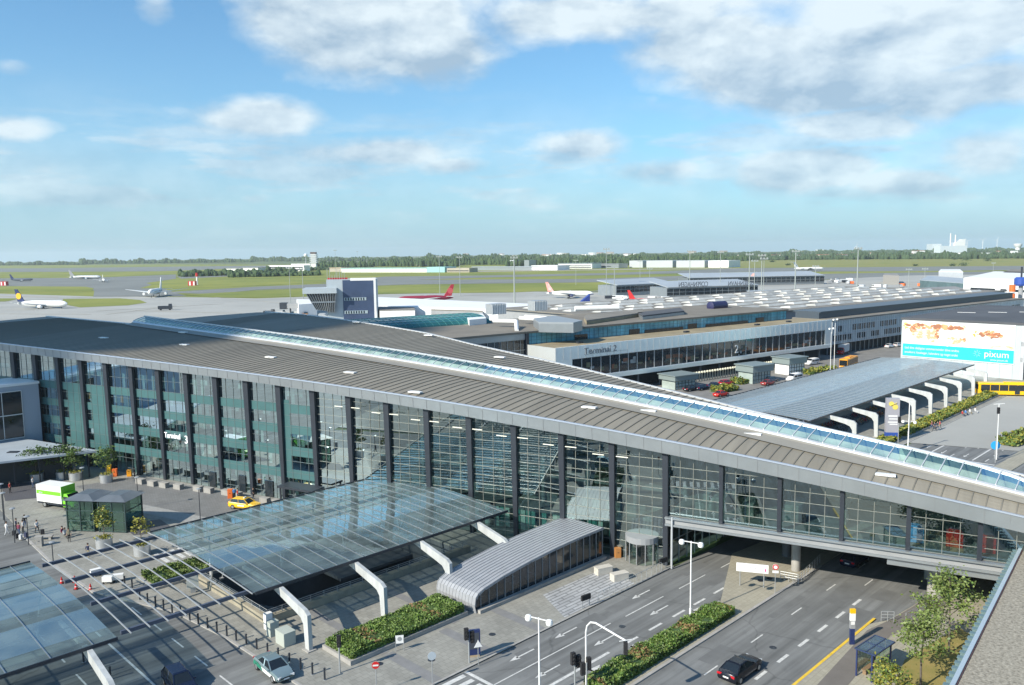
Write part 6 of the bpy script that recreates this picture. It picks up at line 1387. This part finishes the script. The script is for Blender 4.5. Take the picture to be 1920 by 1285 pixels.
# railing at the kerb
def railing(label,p,q_,h=1.1,n=10,m=galv,rails=(1.1,.75,.4)):
    d=q_-p; L=d.length; o=thing('railing',label,'railing',p,math.atan2(d.y,d.x)); b=MB()
    for k in range(n+1): b.tube((L*k/n,0,0),(L*k/n,0,h),.03,n=6)
    b.build('post',m,o); b=MB()
    for z in rails: b.tube((0,0,z*h/1.1),(L,0,z*h/1.1),.028,n=6)
    b.build('rail',m,o); return o
railing('thin railing along the kerb before the revolving door',ab(63.0,51.0,PVZ),ab(74.3,51.0,PVZ),1.05,12,galv,(1.1,))
for a_,l in ((61.3,'dark notice box on legs at the near end of the kerb railing'),(74.9,'dark notice box on legs at the door end of the kerb railing')):
    o=thing('notice_box',l,'sign',ab(a_,51.2,PVZ),A45-R(8)); q=MB(); q.box((0,0,1.05),(1.2,.2,.55)); q.build('box',black_m,o); q=MB(); q.box((-.5,0,.4),(.05,.05,.8)); q.box((.5,0,.4),(.05,.05,.8)); q.build('leg',galv,o)
railing('sturdy railing beside the bridge pillar on the island',G(1497,1095,PVZ),G(1537,1056,PVZ),1.0,8,galv,(1.1,.8,.5))
railing('curved end of the island railing near the white board',G(1463,1088,PVZ),G(1495,1094,PVZ),1.0,4,galv,(1.1,.8,.5))
railing('grey railing on the lawn edge behind the right-hand trees',G(1698,1172,PVZ),G(1750,1146,PVZ),1.2,5,galv,(1.1,.8,.45))
railing('grey railing across the cycle path under the bridge',G(1652,1165,PVZ),G(1676,1166,PVZ),1.0,2,galv)
# bicycle stands at the planter tip
def bicycle(label,loc,rot,m,group):
    o=thing('bicycle',label,'bicycle',loc,rot,group); q=MB()
    for a_,b_ in [((-.5,0,.34),(-.1,0,.3)),((-.5,0,.34),(-.2,0,.75)),((-.1,0,.3),(-.22,0,.85)),((-.2,0,.75),(.38,0,.8)),((-.1,0,.3),(.38,0,.75)),((.38,0,.85),(.52,0,.34)),((.3,-.25,.98),(.3,.25,.98)),((.38,0,.85),(.3,0,.98))]: q.tube(a_,b_,.03,n=5)
    q.build('frame',m,o)
    for x in (-.5,.52):
        q=MB()
        for k in range(14):
            t0,t1=2*math.pi*k/14,2*math.pi*(k+1)/14; q.bar((x+.33*math.cos(t0),0,.34+.33*math.sin(t0)),(x+.33*math.cos(t1),0,.34+.33*math.sin(t1)),.045,.045)
        q.build('wheel',black_m,o)
    q=MB(); q.box((-.24,0,.9),(.26,.14,.06)); q.build('saddle',black_m,o); return o
bk=[bicycle('bicycle parked in the crowded stands under the bus canopy',ab(150,66,PVZ),A45,m,'bicycles parked under the bus canopy') for m in (dk_m,red_m,galv,amber_m)]
rr=random.Random(14); n=0
for a_ in [142+i*.75 for i in range(64)]:
    if a_>190: break
    for b_ in (66.2,69.5):
        if rr.random()<.25: continue
        l=ab(a_+rr.uniform(-.1,.1),b_+rr.uniform(-.2,.2),PVZ); r_=A45+R(90)+rr.uniform(-.2,.2)
        if n<4: bk[n].location=l; bk[n].rotation_euler=(0,0,r_)
        else: dup(bk[rr.randrange(4)],l,r_)
        n+=1
st=thing('bicycle_stand','white toothed bicycle stand beside the planter grasses','bicycle stand',ab(44.4,63.6,PVZ),A45); q=MB()
for k in range(9): q.bar((k*.4,0,0),(k*.4,.1,.45),.06,.1); q.bar((k*.4,.1,.45),(k*.4+.2,.0,.1),.05,.06)
q.build('tooth',white_m,st); q=MB(); q.bar((-.1,0,.06),(3.4,0,.06),.06); q.build('rail',galv,st)
# ================================================================= LIFT HOUSE AND KIOSKS
lh=thing('lift_house','two-part glass lift house with dark low roofs on the plaza','lift house',G(186,1001,PVZ)+Vector((-.3,2.6,0)),R(-8))
for sx in (-2.35,2.2):
    q=MB(); q.add([(sx-2.3,-2.3,4.25),(sx+2.3,-2.3,4.25),(sx+2.3,2.3,4.25),(sx-2.3,2.3,4.25),(sx-.9,-1.2,4.85),(sx+.9,-1.2,4.85),(sx+.9,1.2,4.85),(sx-.9,1.2,4.85)],[(0,3,2,1),(4,5,6,7),(0,1,5,4),(1,2,6,5),(2,3,7,6),(3,0,4,7)]); q.build('roof',mat('lift_roof',(.14,.16,.18),.35,.2,.5,.15),lh)
    q=MB()
    for x in (-1.9,0,1.9):
        for y in (-1.9,1.9): q.box((sx+x,y,2.12),(.14,.14,4.25))
    for z in (.1,1.4,2.8,4.1):
        for y in (-1.9,1.9): q.bar((sx-1.9,y,z),(sx+1.9,y,z),.1)
        for x in (-1.9,1.9): q.bar((sx+x,-1.9,z),(sx+x,1.9,z),.1)
    q.build('frame',mat('lift_frame',(.04,.07,.07),.4,.2),lh)
    q=MB(); q.b2(sx-1.85,sx+1.85,-1.88,-1.86,.1,4.1); q.b2(sx-1.85,sx+1.85,1.86,1.88,.1,4.1); q.b2(sx-1.88,sx-1.86,-1.85,1.85,.1,4.1); q.b2(sx+1.86,sx+1.88,-1.85,1.85,.1,4.1); q.build('glass_wall',glass('lift_glass_%d'%int(sx),(.75,.85,.80),.05,.02,(.7,.9,.85)),lh)
q=MB(); q.b2(-3.2,-1.5,-.9,.9,.1,3.9); q.b2(1.4,3.1,-.9,.9,.1,3.9); q.build('lift_shaft',mat('shaft_green',(.10,.16,.14),.5),lh)
for i,(x0,y0,w,d,h,l) in enumerate([(1272,727,7,5,3.8,'small glass kiosk with a flat roof beside the forecourt row of cars'),(1414,716,6.8,5,5.0,'larger glazed stair kiosk with white panes on the forecourt'),(1480,700,6.5,5,5.0,'grey glass kiosk behind the white van on the forecourt')]):
    o=thing('glass_kiosk',l,'kiosk',G(x0,y0,.2),R(32)); q=MB(); q.b2(-w/2,w/2,-d/2,d/2,0,h*.62); q.build('pane_wall',mat('kiosk_pane',(.42,.50,.48),.25,.1,.3,.2) if i<2 else whiteglare,o); q=MB(); q.b2(-w/2-.6,w/2+.6,-d/2-.6,d/2+.6,h*.62,h*.95); q.b2(-w/2-.9,w/2+.9,-d/2-.9,d/2+.9,h*.95,h); q.build('roof',mat('kiosk_roof',(.22,.27,.27),.4),o)
    grid_bars(-w/2,w/2,0,h*.62,-d/2-.05,6,3,.15,.1).build('glazing_bar',mat('kiosk_bar',(.08,.1,.1),.4),o)
# ================================================================= HOTEL WING ROOF (bottom right)
HA,HBb=G(1905,1030,7.4),G(1773,1288,7.4); dd=(HBb-HA).normalized(); nr=Vector((-dd.y,dd.x,0));
if nr.x<0: nr=-nr
hw=thing('hotel_wing','low hotel wing with a gravel roof and pale green edge posts, bottom right','building',(HA.x,HA.y,0),math.atan2(dd.y,dd.x))
Lh=52
sgn=1 if (Vector((math.cos(hw.rotation_euler.z+math.pi/2),math.sin(hw.rotation_euler.z+math.pi/2),0)).dot(nr)>0) else -1
q=MB(); q.b2(-1,Lh,0,sgn*30,0,7.1); q.build('wall',mat('hotel_wall',(.35,.36,.36),.6),hw)
q=MB(); q.b2(-1.2,Lh,sgn*.55,sgn*30,7.1,7.4); q.build('gravel_roof',gravel,hw)
q=MB(); q.b2(-1.2,Lh,sgn*.22,sgn*.5,7.1,7.62); q.build('edge_flashing',mat('flashing',(.50,.58,.62),.4,.3),hw)
q=MB(); q.b2(-1.2,Lh,sgn*.5,sgn*.56,7.1,7.5); q.build('rust_strip',mat('rust_strip',(.22,.10,.09),.7),hw)
for k in range(46):
    q=MB(); x=.3+k*.92; q.box((x,-sgn*.02,7.0),(.36,.34,.62)); q.box((x,-sgn*.02,7.36),(.44,.42,.06)); q.build('edge_post',mat('post_green',(.16,.24,.25),.4,.2),hw)
q=MB(); q.b2(-1.2,Lh,-sgn*.05,sgn*.2,6.6,6.75); q.build('gutter',mat('gutter_blue',(.40,.50,.55),.4,.3),hw)
for (x,y,s) in [(12,3.5,.5),(30,10,.3)]:
    q=MB(); rr=random.Random(int(x)); 
    for _ in range(160): q.leaf((x+rr.gauss(0,s),sgn*(y+rr.gauss(0,s)),7.42+abs(rr.gauss(0,.05))),.14,rr)
    q.build('moss_patch',leaf_y,hw)
# ================================================================= PLANTS
def hedge(label,cat,poly_len,loc,rot,w,h,cols,n,seed,leafs=.16,name='hedge',plinth=None,grp=None):
    """bed of length poly_len along local x and width w along y"""
    o=thing(name,label,cat,loc,rot,grp); r_=random.Random(seed); q=MB(); q.cur=0
    if plinth:
        p=MB(); e=.28; p.b2(-e,poly_len+e,-e,w+e,-.1,plinth); p.build('stone_kerb',kerb_m if plinth<.3 else conc,o)
    z0=(plinth or 0); core=MB(); core.b2(.15,poly_len-.15,.15,w-.15,z0-.02,z0+h*.72); core.build('inner_mass',leaf_c,o)
    for i in range(n):
        x=r_.uniform(0,poly_len); y=r_.uniform(0,w); bump=1+.22*math.sin(x*1.7+seed)+.15*math.sin(x*.6+y*2.0)
        f=r_.random()
        if f<.62: z=z0+h*bump*r_.uniform(.74,1.08)
        else:
            z=z0+h*r_.uniform(.05,.95)
            if r_.random()<.7: y=r_.choice([r_.uniform(-.08,.12),w+r_.uniform(-.12,.08)])
            else: x=r_.choice([r_.uniform(-.08,.12),poly_len+r_.uniform(-.12,.08)])
        q.cur=r_.choices(range(len(cols)),weights=[c[1] for c in cols])[0]
        if len(cols)>3 and cols[3][0] is leaf_r: # seed heads gather in clumps
            q.cur=3 if (math.sin(x*.9+seed)>.80 and f<.62 and r_.random()<.45) else r_.choice([0,0,1,2])
        q.leaf((x,y,z),leafs*r_.uniform(.7,1.3),r_)
    q.build('foliage',[c[0] for c in cols],o); return o
hedge('long planter of green grasses with rusty seed heads before the station entrance','planter',13.3,ab(38.2,58.8,PVZ),A45,4.0,.62,[(leaf_g,4),(leaf_g,3),(leaf_a,1),(leaf_r,1)],15000,5,.20,'planter_bed',.42)
hedge('clipped hedge on the narrow median between the two carriageways','hedge',20.4,ab(49.6,39.4,PVZ),A45,2.2,.8,[(leaf_a,4),(leaf_b,3),(leaf_g,1),(leaf_r,1)],15000,2,.19,'hedge')
hedge('small green hedge bed seen through the bare canopy rafters','hedge',7.4,ab(32.9,88.2,PVZ),A45,4.2,.6,[(leaf_g,4),(leaf_b,3),(leaf_a,1)],5000,9,.20,'hedge',.25)
for (a0,L_,b0,l,sd) in [(160,66,54.6,'long olive green planter bed outside the bus canopy',3),(141,16,54.6,'short olive planter bed behind the station totem',4)]:
    hedge(l,'planter',L_,ab(a0,b0,PVZ),A45,2.6,.7,[(leaf_y,5),(leaf_b,3),(leaf_a,1)],5200 if L_>20 else 1600,sd,.42,'planter_bed',.3)
for px,py,L_,l,sd in [(1388,722,9,'olive shrubs beside the larger glazed kiosk',6),(1352,738,7,'olive shrubs above the bright red car',7),(1525,704,12,'yellow-green shrubs between the vans and the bus canopy',8),(1905,838,12,'green bed on the road island at the right edge',10)]:
    hedge(l,'shrubs',L_,G(px,py,.2),R(36),3.5,1.3,[(leaf_y,4),(leaf_b,3),(leaf_a,2)],900,sd,.5,'shrub_bed')
def tree(label,loc,h,cr,seed,nleaf=2600,leafs=.24,lean=0,cols=(leaf_a,leaf_b,leaf_c),trunk=.1,base=.36,name='tree',grp=None,par=None):
    o=thing(name,label,'tree',loc,seed*1.0,grp); r_=random.Random(seed); q=MB(); top=Vector((lean,0,h*.92)); mid=Vector((lean*.3,.1,h*base))
    q.tube((0,0,0),mid,trunk,trunk*.75,n=8); q.tube(mid,top,trunk*.75,trunk*.15,n=6)
    tips=[]
    for k in range(16):
        t=.05+.9*k/16; b=mid.lerp(top,t); a=k*2.4+r_.uniform(-.4,.4); L_=cr*(1.05-t*.65)*r_.uniform(.7,1.2); e=b+Vector((math.cos(a)*L_,math.sin(a)*L_,L_*r_.uniform(.25,.75)))
        q.tube(b,e,trunk*.32,trunk*.08,n=5); tips.append((b,e))
        for j in range(2):
            c=b.lerp(e,r_.uniform(.4,.8)); a2=a+r_.uniform(-1.2,1.2); e2=c+Vector((math.cos(a2),math.sin(a2),.5))*L_*.5; q.tube(c,e2,trunk*.16,trunk*.05,n=4); tips.append((c,e2))
    q.build('trunk',bark,o); f=MB()
    cl=[(b.lerp(e,r_.uniform(.45,1.05)),r_.uniform(.18,.42)*cr) for b,e in tips for _ in range(2)]
    for i in range(nleaf):
        c,s=r_.choice(cl); p=c+Vector((r_.gauss(0,1),r_.gauss(0,1),r_.gauss(0,.7)))*s*.6; f.cur=r_.choices([0,1,2],weights=[4,4,1])[0]; f.leaf(p,leafs*r_.uniform(.6,1.3),r_)
    f.build('crown',list(cols),o); return o
tree('young tree whose crown covers the painted pillar under the bridge',G(1779,1226,PVZ),7.8,2.3,3,2500,.23,.2,(leaf_b,leaf_b,leaf_a),.11,.28)
tree('young tree in front, its foot at the bottom edge of the lawn',G(1726,1292,PVZ),6.9,1.9,8,1900,.21,-.2,(leaf_b,leaf_b,leaf_a),.10,.36)
tree('small tree top just reaching into the bottom edge',G(1668,1345,PVZ),4.6,1.4,12,1100,.21,0,(leaf_b,leaf_y,leaf_a),.08,.4)
def planter_tree(label,px,py,h,cr,seed,cols=(leaf_a,leaf_b,leaf_c),n=1100):
    p=G(px,py,PVZ); o=thing('tree_planter','steel drum planter under the '+label,'planter',p,0,'steel drum planters'); q=MB(); q.lathe([(.95,0),(1.0,1.25),(.9,1.27)],n=20); q.build('drum',mat('drum_steel',(.58,.60,.62),.3,.6),o,smooth=True); q=MB(); q.lathe([(.88,1.2),(.86,1.24)],n=16); q.build('soil',bark,o)
    f=MB(); r_=random.Random(seed)
    for _ in range(160): f.leaf((r_.gauss(0,.45),r_.gauss(0,.45),1.35+abs(r_.gauss(0,.12))),.2,r_)
    f.build('underplanting',leaf_y,o)
    tree(label,p+Vector((0,0,1.2)),h,cr,seed,n,.26,0,cols,.07,.25,'potted_tree')
planter_tree('tree left in the entrance row',70,902,4.2,2.2,21,(leaf_c,leaf_a,leaf_c)); planter_tree('second tree in the entrance row',118,898,4.4,2.3,22,(leaf_c,leaf_a,leaf_c)); planter_tree('tree in the entrance row above the truck',142,900,4.0,1.8,23,(leaf_a,leaf_b,leaf_c)); planter_tree('lone tree beside the slim yellow machine',200,904,4.6,1.9,24,(leaf_a,leaf_b,leaf_c))
planter_tree('olive leaved tree in front of the glass lift house',196,1027,4.0,1.2,25,(leaf_y,leaf_b,leaf_a),650); planter_tree('sparse yellowing tree by the bare rafters',267,1040,3.8,1.1,26,(leaf_y,leaf_y,leaf_b),260)
# ================================================================= PEOPLE
def make_person(pose,seed):
    """one continuous body grown over a skeleton; returns mesh template and hair mesh"""
    J={'pel':((0,0,.95),.13),'wst':((0,0,1.08),.125),'chs':((.01,0,1.32),.15),'nck':((.02,0,1.50),.06),'hd0':((.04,0,1.58),.075),'hd1':((.045,0,1.68),.10),'hd2':((.04,0,1.76),.075)}
    sw=.30 if pose=='walk' else .05
    for s,n in ((1,'l'),(-1,'r')):
        d=s*sw
        if pose=='sit':
            J['hp'+n]=((0,s*.09,.52),.095); J['kn'+n]=((.42,s*.12,.50),.065); J['an'+n]=((.44,s*.12,.10),.045); J['to'+n]=((.60,s*.13,.04),.04)
        else:
            J['hp'+n]=((d*.15,s*.09,.88),.095); J['kn'+n]=((d*.55+.04,s*.10,.49),.062); J['an'+n]=((d*1.1-.02,s*.10,.09),.042); J['to'+n]=((d*1.1+.14,s*.11,.035),.038)
        J['sh'+n]=((0,s*.19,1.43),.065); J['el'+n]=((-d*.3,s*.25,1.15),.045); J['wr'+n]=((-d*.5+.12,s*.24,.93),.032); J['ha'+n]=((-d*.5+.16,s*.24,.86),.038)
    if pose=='sit':
        for k in list(J):
            if k in('pel','wst','chs','nck','hd0','hd1','hd2') or k[:2] in('sh','el','wr','ha'): p,r=J[k]; J[k]=((p[0],p[1],p[2]-.42),r)
    E=[('pel','wst'),('wst','chs'),('chs','nck'),('nck','hd0'),('hd0','hd1'),('hd1','hd2')]
    for n in 'lr': E+=[('pel','hp'+n),('hp'+n,'kn'+n),('kn'+n,'an'+n),('an'+n,'to'+n),('chs','sh'+n),('sh'+n,'el'+n),('el'+n,'wr'+n),('wr'+n,'ha'+n)]
    ks=list(J); me=bpy.data.meshes.new('sk'); me.from_pydata([J[k][0] for k in ks],[(ks.index(a),ks.index(b)) for a,b in E],[])
    ob=bpy.data.objects.new('sk',me); C.objects.link(ob); ob.modifiers.new('s','SKIN'); sv=me.skin_vertices[0].data
    for i,k in enumerate(ks): sv[i].radius=(J[k][1],J[k][1]); sv[i].use_root=(k=='pel')
    ob.modifiers.new('u','SUBSURF').levels=1
    dg=bpy.context.evaluated_depsgraph_get(); dg.update(); out=bpy.data.meshes.new_from_object(ob.evaluated_get(dg)); bpy.data.objects.remove(ob)
    off=-.42 if pose=='sit' else 0
    return out,off,J['hd2'][0]
tmpl={p:make_person(p,1) for p in ('walk','stand','sit')}
def person(label,loc,rot,pose,top,legs,grp=None,extra=None,hairc=hair_m):
    src,off,hd=tmpl[pose]; me=src.copy(); me.materials.clear()
    for m in (legs,top,skin_m,black_m): me.materials.append(m)
    for p in me.polygons:
        z=p.center.z; y=abs(p.center.y); zz=z-off; k=1
        if pose=='sit': k=0 if z<.62 and p.center.x>-.2 and (p.center.x>.12 or z<.55) else 1
        else: k=0 if z<.96 and y<.19 else 1
        if zz>1.49: k=2
        if y>.2 and zz<1.12 and zz>.6 and pose!='sit': k=2
        if z<.09: k=3
        p.material_index=k
    o=bpy.data.objects.new('person',me); C.objects.link(o); o.location=loc; o.rotation_euler=(0,0,rot); tag(o,label,'person',grp)
    q=MB(); q.lathe([(.06,-.10),(.105,-.06),(.115,.0),(.09,.07),(.03,.10)],(hd[0]-.02,0,hd[2]-.02),n=12); q.build('hair',hairc,o,smooth=True)
    q=MB(); q.box((hd[0]+.105,.035,hd[2]-.075),(.015,.025,.012)); q.box((hd[0]+.105,-.035,hd[2]-.075),(.015,.025,.012)); q.box((hd[0]+.12,0,hd[2]-.105),(.03,.022,.04)); q.box((hd[0]+.10,0,hd[2]-.145),(.012,.05,.012)); q.build('face',mat('face_shade',(.30,.16,.12),.6),o)
    return o
def fab(n,c): return mat('fabric_'+n,c,.85)
W_=fab('white',(.7,.7,.7)); N_=fab('navy',(.03,.04,.09)); K_=fab('black',(.02,.02,.025)); J_=fab('jeans',(.07,.11,.2)); P_=fab('maroon',(.22,.05,.09)); G_=fab('khaki',(.35,.3,.2)); Rr=fab('red',(.5,.05,.04)); Bl=fab('blue',(.08,.25,.6))
for (px,py,r,pose,t,l,lb) in [(13,1003,60,'walk',W_,W_,'person in white clothes walking at the left picture edge'),(31,997,20,'stand',N_,K_,'person in navy standing with the group by the plaza lamps'),(36,1005,80,'stand',P_,J_,'person in a maroon top in the group by the plaza lamps'),(44,1000,200,'stand',W_,K_,'person in a white top and black trousers in the group by the lamps'),(47,990,120,'stand',K_,J_,'person in a black coat behind the group by the lamps'),(70,1000,-30,'walk',W_,K_,'person in a white shirt walking and pulling a dark suitcase'),(117,1006,-10,'sit',P_,G_,'seated person in maroon left of the lift house'),(122,1009,-20,'sit',W_,K_,'seated person in white left of the lift house'),(130,1016,-60,'stand',G_,K_,'person in khaki standing beside the lift house door'),(166,1046,100,'walk',N_,G_,'person in navy top and tan shorts seen from behind near the rafters'),(62,915,0,'stand',W_,J_,'person in pale clothes left of the truck in the shade'),(19,925,0,'stand',Rr,K_,'person in a red top under the entrance canopy'),(85,893,30,'stand',P_,K_,'person in maroon among the entrance trees'),(108,896,30,'stand',W_,J_,'person in white between the entrance trees'),(127,894,200,'walk',W_,K_,'person in white and black walking by the entrance trees'),(253,897,200,'stand',K_,K_,'person in black by the terminal wall'),(440,936,120,'stand',Bl,K_,'person in a bright blue top behind the yellow taxi'),(446,938,20,'stand',Rr,N_,'person in red beside the blue one behind the taxi'),(475,936,0,'stand',K_,K_,'person in black at the terminal wall right of the taxi'),
    (1747,805,150,'walk',P_,J_,'person in pink and jeans leading the walkers on the right pavement'),(1752,808,150,'walk',N_,K_,'person in navy among the walkers on the right pavement'),(1758,807,150,'walk',K_,J_,'person in black among the walkers on the right pavement'),(1762,805,150,'walk',Rr,G_,'person in red among the walkers on the right pavement'),(1804,781,0,'sit',Rr,N_,'person in red sitting on the planter edge at the right'),(1810,779,0,'sit',Bl,N_,'person in blue sitting on the planter edge at the right'),(1818,777,0,'sit',W_,G_,'person in white sitting on the planter edge at the right'),(1828,775,0,'sit',W_,W_,'person all in white sitting at the end of the planter edge'),
    (1330,700,30,'stand',Rr,K_,'person in red by the forecourt bollards'),(1352,697,30,'stand',W_,K_,'person in white by the forecourt bollards'),(1449,685,30,'walk',W_,N_,'person in white near the dark forecourt post')]:
    person(lb,G(px,py,PVZ if px<1700 or True else .2),R(r),pose,t,l)
def case(label,loc,rot,m,h=.62):
    o=thing('suitcase',label,'suitcase',loc,rot); q=MB(); q.box((0,0,h/2+.05),(.42,.26,h)); q.box((0,0,h/2+.05),(.36,.29,h*.9)); q.build('shell',m,o); q=MB(); q.bar((-.12,.1,h),(-.12,.1,h+.4),.025); q.bar((.12,.1,h),(.12,.1,h+.4),.025); q.bar((-.12,.1,h+.4),(.12,.1,h+.4),.03); q.build('handle',galv,o); q=MB()
    for x in (-.16,.16): q.tube((x,-.12,.04),(x,.12,.04),.04,n=8)
    q.build('wheel',black_m,o)
for (px,py,l,m) in [(80,1002,'dark suitcase pulled behind the walking person in a white shirt',K_),(33,1010,'black suitcase left one in front of the lamp group',K_),(39,1012,'pale suitcase in front of the lamp group',W_),(49,1008,'dark suitcase right one beside the lamp group',N_),(27,1004,'dark rucksack-sized case at the kerb by the lamp group',K_)]: case(l,G(px,py,PVZ),R(px*7),m)
# ================================================================= HAZE
q=MB(); q.b2(-19000,19000,-19000,19000,-9,200)
hz_m=bpy.data.materials.new('haze'); hz_m.use_nodes=True; t=hz_m.node_tree; t.nodes.clear(); o_=t.nodes.new('ShaderNodeOutputMaterial'); v=t.nodes.new('ShaderNodeVolumePrincipled'); v.inputs['Color'].default_value=(.88,.96,1,1); v.inputs['Density'].default_value=.00005; v.inputs['Anisotropy'].default_value=.2
t.links.new(v.outputs[0],o_.inputs['Volume']); hzo=q.build('haze',hz_m); tag(hzo,kind='stuff')
